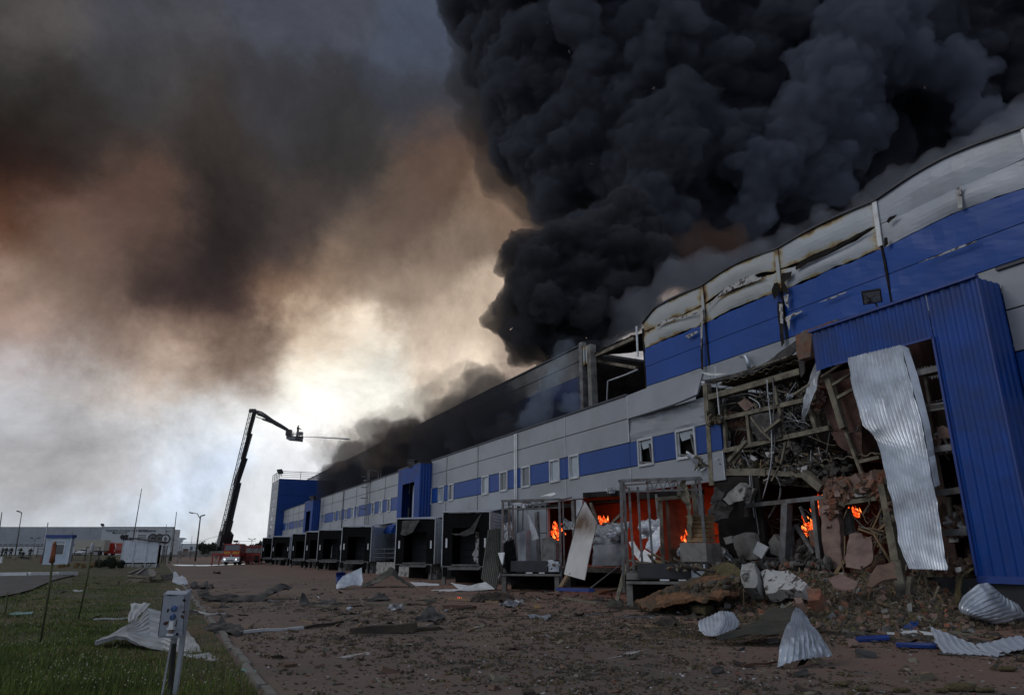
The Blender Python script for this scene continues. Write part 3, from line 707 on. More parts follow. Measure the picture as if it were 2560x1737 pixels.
# pale tears showing insulation along blue seams
for pts in ([Z7(1180, 1128), Z7(1300, 1085), Z7(1450, 1020), Z7(1650, 952), Z7(1640, 965), Z7(1420, 1048), Z7(1250, 1108)], [Z7(400, 1445), Z7(500, 1398), Z7(620, 1352), Z7(618, 1362), Z7(480, 1418)],
            [ZC(1785, 490), ZC(1830, 475), ZC(1822, 530), ZC(1832, 600), ZC(1805, 570)], [ZC(1790, 690), ZC(1870, 640), ZC(1950, 620), ZC(1940, 635), ZC(1850, 675), ZC(1835, 790), ZC(1815, 720)],
            [ZC(1745, 560), ZC(1775, 555), ZC(1782, 735), ZC(1758, 730)], [ZC(1055, 590), ZC(1085, 600), ZC(1075, 790), ZC(1065, 960), ZC(1055, 800)], [ZC(925, 840), ZC(1020, 800), ZC(1055, 795), ZC(1000, 830), ZC(950, 860)],
            [ZC(1175, 520), ZC(1290, 410), ZC(1420, 340), ZC(1530, 300), ZC(1560, 330), ZC(1640, 325), ZC(1500, 375), ZC(1350, 430), ZC(1230, 490), ZC(1110, 590), ZC(1095, 600)], [ZC(735, 700), ZC(830, 680), ZC(1040, 632), ZC(1000, 655), ZC(830, 700), ZC(650, 770)],
            [Z7(1478, 545), Z7(1530, 520), Z7(1535, 690), Z7(1500, 700)] ):
    put_slab('insulation_tear', [WX(x, y, XU-.24) for x, y in pts], .02, M['plaster'], WH, cuts=1, jag=.03, seed=len(pts))
# black scorched gaps / burnt openings
for pts in ([Z7(215, 1165), Z7(260, 1110), Z7(400, 1050), Z7(560, 985), Z7(700, 900), Z7(840, 848), Z7(720, 915), Z7(600, 985), Z7(430, 1080), Z7(300, 1140), Z7(225, 1185)], [Z7(110, 1210), Z7(190, 1195), Z7(180, 1240), Z7(130, 1280), Z7(165, 1360), Z7(120, 1370)],
            [Z7(935, 800), Z7(960, 765), Z7(1020, 745), Z7(950, 815)], [Z7(918, 930), Z7(940, 925), Z7(950, 975), Z7(915, 1010)], [ZC(1700, 380), ZC(1735, 370), ZC(1745, 470), ZC(1700, 520), ZC(1680, 440)],
            [ZC(1735, 540), ZC(1765, 540), ZC(1790, 900), ZC(1765, 935), ZC(1730, 620)], [ZC(1055, 860), ZC(1075, 860), ZC(1082, 1140), ZC(1062, 1130)]):
    put_slab('burnt_hole', [WX(x, y, XU-.22) for x, y in pts], .015, M['soot'], WH, cuts=1, jag=.03, seed=len(pts))
for y0, y1 in zip(jl, jl[1:]):
    for k_, (z0, z1, m_) in enumerate(rows_up):
        mm = 'burn2' if (y0 == 43.5 and k_ in (7,)) else m_
        p = MB(); p.box(XU, XU+.1, y0+.015, y1-.015, z0, z1-.02); part(p, 'wall_panel', M[('bluesoot' if mm == 'blueu' else 'greysoot' if mm in ('pale', 'grey') else mm) if y0 < 98 else ('grey' if mm == 'pale' else mm)])
p = MB(); p.box(XU-.12, XU+.2, 43.4, 169.5, 17.13, 17.24); part(p, 'coping', M['coping'])
p = MB(); p.box(XU+.13, XU+.3, -12, 35.3, 8.6, 17.0); p.box(XU+.13, XU+.3, 43.6, 169, 8.6, 17.0); p.box(XU+.13, XU+.3, -12, 9, -.2, 8.6); part(p, 'wall_core', M['dark'])
p = MB(); p.box(XU+.3, 90, -12, 35, 16.8, 17.0); p.box(XU+.3, 90, 44, 169, 16.8, 17.0); p.box(34, 90, 35, 44, 16.3, 16.5); p.box(90, 90.3, -12, 169, -.2, 17); p.box(XU, 90, -12.3, -12, -.2, 17); p.box(XU, 90, 169, 169.3, -.2, 17); part(p, 'main_roof', M['felt'])
# hole in the upper wall: columns, slumped roof edge, pipe
tc_ = lambda x, y, X=XU+.1: WX(*ZC(x, y), X)
for (x, y0, y1, w, m_) in ((20, 900, 1480, .42, 'steel'), (98, 920, 1470, .50, 'concrete')):
    p = MB(); a = tc_(x, y0); b = Vector((a.x, a.y, 8.6)); p.bar(a, b, w, w, up=Vector((1, 0, 0))); part(p, 'column', M[m_])
p = MB(); p.bar(tc_(70, 925), tc_(75, 1080), .25); p.bar(tc_(38, 930), tc_(45, 1100), .22); part(p, 'burnt_cladding_stub', M['burn2'])
p = MB(); p.bar(tc_(95, 1035, XU+.4), tc_(485, 860, XU+.4), .3, .25); part(p, 'eaves_beam', M['beam'])
p = MB(); p.bar(tc_(100, 1050, XU+1.5), tc_(500, 1120, XU+.6), .25, .2); part(p, 'fallen_purlin', M['beam'])
ro = ruled([tc_(100, 1010, XU+.2), tc_(300, 905, XU+.2), tc_(490, 825, XU+.2)], [tc_(100, 1010, XU+.2)+Vector((5, 0, 1.0)), tc_(300, 905, XU+.2)+Vector((5, 0, 1.2)), tc_(490, 825, XU+.2)+Vector((5, 0, 1.6))], 8, 24, amp=.12, th=.06)
part(ro, 'slumped_roof_deck', M['soot'])
p = MB(); p.tube([tc_(235, 1430, XU-.3), tc_(245, 1235, XU-.3), tc_(275, 1225, XU-.3), tc_(400, 1180, XU-.2), tc_(505, 1135, XU)], .06, 8); part(p, 'bent_pipe', M['trim'], smooth=True)
p = MB(); p.bar(tc_(495, 755, XU-.1), tc_(507, 1020, XU-.1), .18, .05, up=Vector((1, 0, 0))); part(p, 'joint_strip', M['galv2'])
bk = MB(); bk.box(36, 36.2, 30, 50, 0, 16); bk.box(XU+.5, 36, 36, 36.2, 0, 16.5); bk.box(XU+.5, 36, 43.2, 43.4, 0, 16.5); bk.box(XU+.3, 36, 34, 44, 8.2, 8.4); part(bk, 'inner_wall', M['soot'])
# vent pipe on the grey strip
p = MB(); p.tube([tc_(1480, 1125, XU-.35), tc_(1470, 1060, XU-.35), tc_(1455, 1020, XU-.35), tc_(1410, 1015, XU-.35)], .11, 10); part(p, 'vent_pipe', M['galv'], smooth=True)
# tower at the far end
TW = thing('stair_tower', 'blue and grey stair tower with a roof railing at the far end of the warehouse', 'tower', (18, 134, 0))
TX0 = WY(*Z2(710, 700), 130).x; TZ = WY(*Z2(710, 700), 130).z
p = MB(); p.box(TX0+.1, 29, 130.1, 138.9, 0, TZ-.1); part(p, 'tower_core', M['dark'], TW)
for i in range(5):
    z0, z1 = i*TZ/5, (i+1)*TZ/5-.04; p = MB(); p.box(TX0+.02, 29, 130, 130.08, z0, z1); part(p, 'wall_panel', M['bluep'], TW)
for i in range(9):
    for (a, b, m_) in ((130, 131.4, 'grey'), (131.45, 133.8, 'grey'), (136.1, 138.9, 'grey')):
        p = MB(); p.box(TX0, TX0+.09, a, b, i*TZ/9, (i+1)*TZ/9-.05); part(p, 'wall_panel', M[m_], TW)
    w_ = MB(); w_.box(TX0+.02, TX0+.09, 133.85, 136.05, i*TZ/9+.9, (i+1)*TZ/9-.02); part(w_, 'window', M['glass'], TW)
    p = MB(); p.box(TX0, TX0+.09, 133.85, 136.05, i*TZ/9, i*TZ/9+.88); part(p, 'wall_panel', M['grey'], TW)
rl = MB()
for h in (.3, .65, 1.0): rl.bar((TX0+.1, 130.1, TZ+h), (29, 130.1, TZ+h), .07); rl.bar((TX0+.1, 130.1, TZ+h), (TX0+.1, 138.9, TZ+h), .07)
rl.bar((TX0, 130.05, TZ+1.3), (29, 130.05, TZ+1.3), .09); rl.bar((TX0, 130.05, TZ+1.3), (TX0, 138.9, TZ+1.3), .09)
for x in (TX0, 21.5, 25, 28.9): rl.bar((x, 130.05, TZ), (x, 130.05, TZ+1.3), .08)
for y in (132, 134, 136, 138.9): rl.bar((TX0, y, TZ), (TX0, y, TZ+1.3), .08)
part(rl, 'railing', M['steel'], TW)
# roof access ladders
def ladder(name, x, y, z0, z1, cage=True, lab=''):
    L_ = thing(name, lab, 'ladder', (x-.2, y, z0))
    p = MB()
    for s_ in (-.28, .28): p.bar((x-.25, y+s_, z0), (x-.25, y+s_, z1+1.1), .06)
    p.build('rails', M['steel'], L_)
    p = MB(); z = z0+.3
    while z < z1: p.bar((x-.25, y-.28, z), (x-.25, y+.28, z), .035); z += .33
    p.build('rungs', M['steel'], L_)
    p = MB(); z = z0+1.6
    for zz in ([z0+1.6+i*1.1 for i in range(int((z1-z0)/1.1))] if cage else []):
        pts = [(x-.25-.7*math.sin(math.pi*i/8), y-.35*math.cos(math.pi*i/8), zz) for i in range(9)]; p.tube(pts, .025, 5)
    p.bar((x-.25, y-.5, z1+1.1), (x+1.0, y-.5, z1+1.1), .06); p.bar((x-.25, y+.5, z1+1.1), (x+1.0, y+.5, z1+1.1), .06); p.bar((x+1.0, y-.5, z1), (x+1.0, y-.5, z1+1.1), .06); p.bar((x+1, y+.5, z1), (x+1, y+.5, z1+1.1), .06); p.bar((x-.25, y-.5, z1), (x-.25, y-.5, z1+1.1), .06)
    p.box(x-.6, x+1, y-.5, y+.5, z1-.02, z1+.06)
    p.build('cage_and_landing', M['steel'], L_)
ladder('roof_ladder', XL, WX(*Z2(1508, 1000), XL).y, 4.5, 9.0, lab='caged steel ladder climbing the low grey facade to its roof')
ladder('roof_ladder', XU, WX(*Z2(1890, 220), XU).y, 13.5, 17.25, lab='steel ladder hoop standing on the far upper roof edge')
# floodlights
def flood(p, s, lab, d=Vector((-.6, -.4, -.5))):
    F_ = thing('floodlight', lab, 'floodlight', p); d = d.normalized(); q = d.to_track_quat('Z', 'Y').to_matrix()
    m_ = MB(); m_.obox(p, (.55*s, .42*s, .16*s), q); m_.build('housing', M['black'], F_)
    m_ = MB(); m_.obox(Vector(p)+d*.09*s, (.46*s, .34*s, .03*s), q); m_.build('lens', M['foil'], F_)
    m_ = MB(); b = Vector(p)-d*.1; m_.tube([b, b+Vector((.1, 0, -.2*s)), b+Vector((.25, 0, -.45*s))], .03*s, 6); m_.build('bracket', M['steel'], F_)
flood(WX(*ZH(78, 400), XP), .95, 'black floodlight on top of the near blue portal')
flood(WX(*Z2(1905, 568), XP), 1.6, 'black floodlight on top of the middle blue portal')
flood(WX(*Z2(1010, 878), XP), 1.6, 'tiny dark floodlight on top of the far blue portal')
flood(WY(*Z2(718, 640), 130), 2.0, 'dark floodlight at the corner of the tower railing')

# ------------------------------------------------------------------ blue corrugated portals
def corr_y(x, y0, y1, z0, z1, rib=.035, pitch=.25, skirt=None):
    """vertical ribs on a face in the plane x, z0 may be a function of y"""
    n = max(4, int((y1-y0)/pitch)*4); z0f = z0 if callable(z0) else (lambda y: z0); gr = []
    for t in (0, 1):
        gr.append([Vector((x-(rib if j % 4 in (1, 2) else 0), y0+(y1-y0)*j/n, z0f(y0+(y1-y0)*j/n)*(1-t)+z1*t)) for j in range(n+1)])
    return shell(gr, .02)
def corr_x(y, x0, x1, z0, z1, rib=.035, pitch=.25):
    n = max(4, int((x1-x0)/pitch)*4)
    return shell([[Vector((x0+(x1-x0)*j/n, y-(rib if j % 4 in (1, 2) else 0), z)) for j in range(n+1)] for z in (z0, z1)], -.02)
def portal(y0, lab):
    P = thing('portal', lab, 'portal', (XP, y0, 0)); y1 = y0+5.9; a, b = y0+1.35, y1-1.35; zt = 8.65
    part(corr_y(XP, y0, a, 1.1, zt), 'column', M['portal'], P); part(corr_y(XP, b, y1, 1.1, zt), 'column', M['portal'], P); part(corr_y(XP, a, b, 7.3, zt), 'lintel', M['portal'], P)
    part(corr_x(y0, XP, XL, 1.1, zt), 'side_cheek', M['portal'], P); part(corr_x(y1, XP, XL, 1.1, zt), 'side_cheek', M['portal'], P)
    m_ = MB(); m_.box(XL-.12, XL, a, b, 1.1, 7.3); part(m_, 'recess', M['bluep'], P)
    m_ = MB(); m_.box(XL-.3, XL-.14, a+.9, b-.75, 1.1, 7.25); part(m_, 'infill_panel', M['galv2'], P)
    m_ = MB(); m_.box(XP-.05, XL+.3, y0-.05, y1+.05, zt, zt+.09); part(m_, 'coping', M['coping'], P)
portal(53.4, 'middle blue corrugated portal standing proud of the grey facade'); portal(98.1, 'farthest blue corrugated portal, left of the pale reflective panels')
NP = thing('portal', 'near blue corrugated portal with a torn corner beside the collapse', 'portal', (XP, 9.4, 0))
part(corr_y(XP, 9.42, 10.78, 1.1, 8.52), 'column', M['portal'], NP)
part(corr_x(9.42, XP, XL+.02, 1.1, 8.52), 'side_cheek', M['portal'], NP)
def torn(y):     # lower edge of the lintel, torn away towards the far side
    return 7.28 if y < 13.9 else 7.28-.05*(y-13.9)
part(corr_y(XP, 10.80, 14.65, torn, 8.52), 'lintel', M['portal'], NP)
m_ = MB(); m_.bar((XP-.04, 9.38, 8.56), (XP-.04, 14.7, 8.56), .16, .07); m_.bar((XP-.03, 9.40, 8.5), (XP-.03, 9.40, 1.1), .05, .05); part(m_, 'edge_trim', M['bluet'], NP)
m_ = MB(); m_.bar((XP-.03, 10.79, 7.3), (XP-.03, 10.79, 1.1), .06, .06); m_.bar((XP-.03, 10.79, 7.28), (XP-.03, 13.95, 7.28), .06, .06); m_.box(XP-.06, XP+.1, 9.4, 10.8, .95, 1.12); part(m_, 'opening_trim', M['bluet'], NP)
m_ = MB(); m_.box(XP+.3, XP+.55, 9.5, 10.75, 1.1, 8.4); m_.box(XP+.3, XL, 9.5, 9.7, 1.1, 8.4); part(m_, 'portal_core', M['dark'], NP)
# mullions in the portal opening
for (xa, ya, xb, yb) in ((475, 1170, 745, 1105), (545, 1520, 815, 1480)):
    m_ = MB(); m_.bar(WX(*ZH(xa, ya), XP+.15), WX(*ZH(xb, yb), XP+.15), .12, .16); part(m_, 'transom', M['steel'], NP)
for (xa, ya, xb, yb) in ((855, 270, 1000, 250), (900, 500, 1035, 480), (940, 708, 1070, 705), (805, 48, 960, 25)):
    m_ = MB(); m_.bar(WX(*Z8(xa, ya), XP+.15), WX(*Z8(xb, yb), XP+.15), .12, .16); part(m_, 'transom', M['steel'], NP)
for (xa, ya, xb, yb) in ((605, 1190, 650, 1460), (435, 900, 480, 1100)):
    m_ = MB(); m_.bar(WX(*ZH(xa, ya), XP+.3), WX(*ZH(xb, yb), XP+.3), .07); part(m_, 'mullion', M['beam'], NP)
for (xa, ya, xb, yb) in ((882, 300, 900, 480), (970, 515, 972, 600)):
    m_ = MB(); m_.bar(WX(*Z8(xa, ya), XP+.3), WX(*Z8(xb, yb), XP+.3), .09); part(m_, 'mullion', M['beam'], NP)
# jagged glass left in the portal frames
rg = random.Random(5)
for (fn, xa, xb, yb, h) in ((ZH, 520, 740, 1120, -50), (ZH, 560, 800, 1465, -60), (ZH, 640, 750, 1190, 70)):
    m_ = MB(); n = 7
    for i in range(n):
        x0 = xa+(xb-xa)*i/n; x1 = xa+(xb-xa)*(i+.9)/n; xm = (x0+x1)/2+rg.uniform(-8, 8); yy = yb-(x0-xa)*.23
        a, b, c_ = [WX(*fn(*q), XP+.2) for q in ((x0, yy), (x1, yy-5), (xm, yy+h*rg.uniform(.1, .5)))]
        m_.add([a, b, c_, a+Vector((.02, 0, 0)), b+Vector((.02, 0, 0)), c_+Vector((.02, 0, 0))], [(0, 1, 2), (5, 4, 3), (0, 3, 4, 1), (1, 4, 5, 2), (2, 5, 3, 0)])
    part(m_, 'glass_shards', M['steel'], NP)


# ------------------------------------------------------------------ angled loading docks
DOCK_RZ = math.atan2(-.61, .79)
def wall_y(x): return (2.8-.79*x)/.61-.05
def make_dock():
    D = thing('loading_dock', 'x', 'loading dock', (16.4, 0, 0), DOCK_RZ, 'loading docks along the warehouse', local=True)
    W = 2.78; z0, z1 = .98, 3.86
    def P(m_, n, ma, par=D, **k): return m_.build(n, ma, par, **k)
    s = MB(); s.box(-W+.02, -W+.60, 0, .16, z0, z1-.04); s.box(-.60, -.02, 0, .16, z0, z1-.04); s.box(-W+.60, -.60, .005, .15, z1-.85, z1-.04); P(s, 'shelter_curtain', M['rubber'])
    s = MB(); s.box(-W, -W+.05, -.05, .5, z0-.02, z1); P(s, 'edge_trim', M['trim']); s = MB(); s.box(-.05, 0, -.05, .5, z0-.02, z1); P(s, 'edge_trim', M['trim']); s = MB(); s.box(-W, 0, -.06, .5, z1, z1+.07); P(s, 'edge_trim', M['trim'])
    for x in (-W+.22, -.34):
        s = MB(); s.box(x, x+.10, -.03, 0, 1.95, 2.45); P(s, 'guide_marker', M['white'])
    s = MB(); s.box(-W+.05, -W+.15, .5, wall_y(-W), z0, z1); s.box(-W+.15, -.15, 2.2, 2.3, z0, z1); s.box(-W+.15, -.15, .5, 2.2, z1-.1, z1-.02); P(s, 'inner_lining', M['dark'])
    # slatted door inside
    d = MB()
    for i in range(5): d.box(-W+.55, -.55, 1.9, 1.96, z0+.02+i*.42, z0+.42+i*.42)
    P(d, 'dock_door', M['plinth'])
    # ribbed right-hand side wall
    n = 16; gr = []
    for i in range(n*2+1):
        z = z0+(z1-z0)*i/(n*2); o = .02 if i % 2 else 0
        gr.append([Vector((o, .5, z)), Vector((o, wall_y(0), z))])
    w_ = shell(gr, .02); P(w_, 'side_wall', M['galv2'])
    # ribbed roof
    n = 20; gr = []
    for i in range(n*2+1):
        x = -W+W*i/(n*2); o = .03 if i % 2 else 0
        gr.append([Vector((x, .45, z1+.08+o)), Vector((x, wall_y(x)-.02, z1+.50+o))])
    P(shell(gr, .02), 'roof', M['galv2'])
    s = MB(); s.box(-W+.1, -.1, -.25, wall_y(0), .80, z0-.01); P(s, 'platform', M['concrete'])
    s = MB(); s.box(-W+.65, -.55, -.30, 1.8, .985, 1.06); s.box(-W+.5, -.5, -.42, -.27, .78, .84); P(s, 'dock_leveller', M['steel'])
    for x in (-W+.2, -.45):
        s = MB(); s.box(x, x+.22, -.38, -.25, .42, .92); P(s, 'bumper', M['rubber'])
    for x in (-W+.12, -.32):
        s = MB(); s.box(x, x+.18, -.2, .0, -.05, .8); P(s, 'leg', M['concrete'])
    s = MB(); s.box(-.4, -.1, .9, wall_y(0), -.05, .8); P(s, 'side_foundation', M['paleconc'])
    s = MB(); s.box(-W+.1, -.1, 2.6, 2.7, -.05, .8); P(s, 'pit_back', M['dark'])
    return D
dlabels = ['farthest loading dock of the row, next to the stair tower', 'second loading dock from the far end, with a wide black curtain', 'third loading dock from the far end of the row', 'fourth loading dock from the far end of the row',
           'fifth loading dock from the far end, open with pale streaks inside', 'sixth loading dock, just left of the ribbed side wall with blue awning', 'loading dock right of the blue awning, with a torn top curtain', 'last intact loading dock, left of the burnt frames, with a torn hanging curtain']
dy = [113.4, 102.8, 86.3, 77.5, 70.6, 60.35, 44.5, 35.75]
D0 = make_dock(); docks = []
for i, y in enumerate(dy):
    o = D0 if i == 0 else copy_tree(D0)
    docks.append(o)
for i, (o, y) in enumerate(zip(docks, dy)):
    o.location = (16.4, y, 0); o['label'] = dlabels[i]
# torn curtains and loose flaps (local coordinates of their docks)
def flap(D, pts, m_='rubber', name='torn_curtain', th=.02, **k):
    me = slab(pts, th, **k); me.name = name; o = bpy.data.objects.new(name, me); COL.objects.link(o); me.materials.append(M[m_]); o.parent = D; return o
flap(docks[6], [(-2.3, -.08, 3.75), (-1.1, -.08, 3.78), (-1.5, -.25, 3.0), (-2.0, -.3, 2.75), (-2.4, -.1, 2.85)], 'felt', amp=.08, cuts=3)
flap(docks[7], [(-.5, -.08, 3.8), (-1.1, -.2, 3.0), (-1.9, -.3, 2.6), (-2.2, -.25, 2.7), (-1.4, -.25, 2.55), (-.9, -.2, 2.7)], 'felt', amp=.05, cuts=3)
flap(docks[7], [(-.9, .3, 2.8), (-.7, .3, 2.8), (-.75, .3, 1.1), (-.95, .3, 1.2), (-1.1, .3, 1.6), (-.9, .3, 1.9)], 'plaster', name='loose_insulation', amp=.03, cuts=2)
flap(docks[4], [(-2.05, 1.7, 2.4), (-2.0, 1.7, 2.4), (-2.0, 1.7, 1.2), (-2.1, 1.7, 1.2)], 'white', name='pale_streak'); flap(docks[5], [(-1.25, 1.7, 2.3), (-1.15, 1.7, 2.35), (-1.1, 1.7, 1.5), (-1.2, 1.7, 1.4)], 'ply', name='pale_streak', jag=.03)
# railing and blue awning by the side wall between docks six and seven
RL = thing('railing', 'low dark railing on the platform beside the ribbed side wall', 'railing', (17, 57, .9))
p = MB(); A, B = Vector((16.5, 59.4, .95)), Vector((18.9, 50.5, .95))
for h in (.35, .7, 1.05): p.bar(A+Vector((0, 0, h)), B+Vector((0, 0, h)), .035)
p.build('rails', M['steel'], RL); p = MB()
for i in range(7): q = A.lerp(B, i/6); p.bar(q, q+Vector((0, 0, 1.05)), .04)
p.build('posts', M['steel'], RL)
p = MB(); p.box(16.6, 19.25, 50.3, 59.2, -.05, .93); tag(p.build('side_platform', M['paleconc']), 'concrete platform with a mottled face between two docks', 'platform')
p = MB(); c_ = WX(*Z3(1200, 645), 18.3)
for i in range(7):
    a0, a1 = math.pi*.5*i/7, math.pi*.5*(i+1)/7; r = .85
    p.box(c_.x-.85*math.sin(a1), c_.x-.85*math.sin(a0)+.02, c_.y-1.1, c_.y+1.1, c_.z-.35, c_.z-.35+r*math.cos(a0)) if False else p.add([(c_.x+.6-r*math.sin(a0), c_.y-1.2, c_.z-.45+r*math.cos(a0)), (c_.x+.6-r*math.sin(a1), c_.y-1.2, c_.z-.45+r*math.cos(a1)), (c_.x+.6-r*math.sin(a1), c_.y+1.2, c_.z-.45+r*math.cos(a1)), (c_.x+.6-r*math.sin(a0), c_.y+1.2, c_.z-.45+r*math.cos(a0))], [(0, 1, 2, 3)])
p.add([(c_.x+.6-.85*math.sin(math.pi/2*i/7), c_.y-1.2, c_.z-.45+.85*math.cos(math.pi/2*i/7)) for i in range(8)]+[(c_.x+.6, c_.y-1.2, c_.z-.45)], [tuple(range(9))])
tag(p.build('door_awning', M['bluep']), 'rounded dark blue awning over the side door between docks', 'awning')

# ------------------------------------------------------------------ two burnt dock frames
def burnt_dock(yr, lab, zt, seed):
    D = thing('burnt_dock_frame', lab, 'dock frame', (16.4, yr, 0), DOCK_RZ, local=True); W = 2.8
    def P(m_, n, ma): return m_.build(n, ma, D)
    for x, l in ((-W, .06), (-.05, -.02)):
        s = MB(); s.bar((x, 0, .4), (x+l, 0, zt), .10); P(s, 'post', M['steel'])
    for x, y in ((-W+.1, 1.2), (-W+.1, 2.2), (-.1, 1.6)):
        s = MB(); s.bar((x, y, 1.0), (x, y, zt+.15), .07); P(s, 'post', M['steel'])
    s = MB(); s.bar((-W, 0, zt), (0, 0, zt+.04), .10); P(s, 'lintel', M['steel']); s = MB(); s.bar((-W, .02, zt-.38), (0, .02, zt-.34), .06)
    for i in range(4): x = -1.9+i*.3; s.bar((x, 0, zt-.36), (x+.15, 0, zt), .04); s.bar((x+.15, 0, zt), (x+.3, 0, zt-.36), .04)
    P(s, 'truss', M['steel'])
    for x in (-W, -W*.66, -W*.33, 0):
        s = MB(); s.bar((x, 0, zt), (x, wall_y(x)-.1, zt+.45), .07); P(s, 'rafter', M['steel'])
    s = MB(); s.bar((-W, wall_y(-W)*.5, zt+.22), (0, wall_y(0)*.5, zt+.22), .06); P(s, 'purlin', M['steel'])
    s = MB(); s.box(-W+.1, -.1, -.1, wall_y(0), .80, 1.0); P(s, 'platform', M['concrete'])
    s = MB(); s.box(-W+.5, -.62, -.35, -.05, .86, 1.32); P(s, 'dock_leveller', M['plinth']); s = MB(); s.box(-.58, -.12, -.3, -.1, .86, 1.3); P(s, 'white_infill', M['galv2']) 
    s = MB(); s.box(-W+.1, 0, -.5, -.3, .68, .76); s.box(-W+.1, -W+.3, -.4, -.1, -.05, .68); s.box(-.3, -.1, -.4, -.1, -.05, .68); P(s, 'ledge', M['concrete'])
    s = MB(); s.box(-1.0, -.75, -.38, -.36, .78, .83); s.box(-1.6, -1.3, -.38, -.36, .78, .83); P(s, 'guide_marker', M['white'])
    s = MB(); s.box(-W+.1, -.1, 1.8, 1.9, -.05, .8); P(s, 'pit_back', M['dark'])
    return D
B9 = burnt_dock(27.95, 'burnt dock frame on the left, fire glowing behind its right post', 4.0, 1)
B10 = burnt_dock(18.4, 'burnt dock frame on the right, red glow filling its doorway', 4.08, 2)
for x in (-2.45, -2.15, -1.8):
    s = MB(); s.bar((x, .3, 1.0), (x-.03, .5, 3.9), .07); s.build('post', M['steel'], B10)
for a, b in (((-1.45, 1.0, 1.2), (-1.4, 1.0, 3.55)), ((-.25, .8, 2.9), (-.25, .8, 4.0)), ((-1.55, .9, 3.5), (-.1, .9, 3.6)), ((-.75, .8, 3.6), (-.75, .8, 4.0))):
    s = MB(); s.bar(a, b, .14, .12); s.build('door_frame', M['beam'], B10)


# ------------------------------------------------------------------ collapsed bay
rs = np.random.RandomState(11); rg = random.Random(21)
w5 = lambda x, y, X=19.35: WX(*Z5(x, y), X)
w6 = lambda x, y, X=19.35: WX(*Z6(x, y), X)
w4 = lambda x, y, X=17.5: WX(*Z4(x, y), X)
def bars(name, m_, lst, fn, parent=WH, w=.1, X=19.35, h=None):
    for q in lst:
        p = MB(); xx = q[4] if len(q) > 4 else X; ww = q[5] if len(q) > 5 else w; x2 = q[6] if len(q) > 6 else xx
        p.bar(fn(q[0], q[1], xx), fn(q[2], q[3], x2), ww, h or ww); part(p, name, M[m_], parent)
def boards(name, m_, polys, fn, X=19.4, th=.05, parent=WH, **k):
    for i, q in enumerate(polys):
        xx = q[0] if isinstance(q[0], (int, float)) else X; pts = q[1:] if isinstance(q[0], (int, float)) else q
        put_slab(name, [fn(*(p if len(p) == 3 else (p[0], p[1], xx))) for p in pts], th, M[m_], parent, seed=i+len(pts), **k)
# inner shell of the open bays
for d_ in ((25.2, 25.4, 9.5, 38, 0, 8.4), (19.8, 25.2, 37.9, 38.0, 0, 8.4), (19.3, 27.4, 9.3, 9.42, 0, 8.4), (19.3, 25.1, 21.5, 21.6, 4.8, 8.4)):
    p = MB(); p.box(*d_); part(p, 'inner_wall', M['soot'])
p = MB(); p.box(19.3, 25.15, 9.45, 37.8, .75, 1.0); part(p, 'ground_floor_slab', M['ash'])
p = MB(); p.box(19.6, 25.15, 15.2, 37.8, 4.5, 4.75); part(p, 'upper_floor_slab', M['soot'])
gr = [[Vector((x, 13.6+(20.15-13.6)*j/60, 8.12+(.07 if j % 4 in (1, 2) else 0))) for j in range(61)] for x in (19.25, 27.3)]
part(shell(gr, .03), 'roof_deck', M['beam'])
p = MB(); p.box(19.2, 27.3, 13.6, 20.15, 8.24, 8.34); part(p, 'roof_insulation', M['earth'])
p = MB(); p.box(19.45, 25, 12, 13.4, 1, 8.2); p.box(24.0, 24.2, 13.4, 20.1, 1, 4.6); p.box(22.6, 22.75, 13.4, 18, 4.9, 8.0); part(p, 'partition_wall', M['redboard'])
# posts and beams of the frame left standing
bars('post', 'beam', [(240, 575, 262, 905, 19.3, .24), (268, 905, 300, 1480, 19.3, .24), (290, 740, 300, 900, 19.6, .12), (340, 700, 372, 890, 19.8, .1), (395, 690, 420, 880, 19.8, .1)], w5)
bars('beam', 'beam', [(270, 693, 1085, 462, 19.3, .22), (255, 915, 1235, 690, 19.3, .15), (285, 1197, 1345, 965, 19.3, .16), (300, 1362, 780, 1362, 19.35, .26), (780, 1362, 1110, 1385, 19.4, .2), (325, 1432, 770, 1440, 19.6, .2), (780, 1440, 1180, 1475, 20.2, .2)], w5)
bars('stud', 'beam', [(400, 902, 418, 1168, 19.3, .13), (607, 852, 635, 1120, 19.3, .13), (893, 775, 932, 1058, 19.3, .13), (1155, 765, 1228, 985, 19.3, .14), (430, 985, 600, 978, 19.9, .06), (1235, 800, 1270, 960, 19.6, .1), (1320, 490, 1470, 970, 19.1, .20), (1480, 980, 1640, 1400, 19.2, .10)], w5)
bars('broken_batten', 'beam', [(1012, 672, 1512, 352, 18.9, .07), (1370, 582, 1545, 470, 19, .08), (1400, 705, 1570, 610, 19.1, .10), (635, 870, 720, 985, 19.1, .05), (720, 985, 820, 1075, 19.1, .06), (760, 1000, 900, 890, 19.0, .10), (440, 1262, 595, 1085, 18.9, .13), (300, 775, 500, 740, 19.6, .03), (1610, 1268, 1790, 1228, 18.8, .10),
    (905, 1290, 950, 1090, 19.0, .07), (820, 1440, 890, 1310, 18.9, .05), (480, 1290, 540, 1200, 19.0, .12), (855, 590, 875, 760, 19.2, .10), (1190, 1240, 1340, 1345, 19.4, .10), (1205, 1190, 1260, 1250, 19.4, .04), (1110, 1370, 1280, 1510, 19.0, .26)], w5)
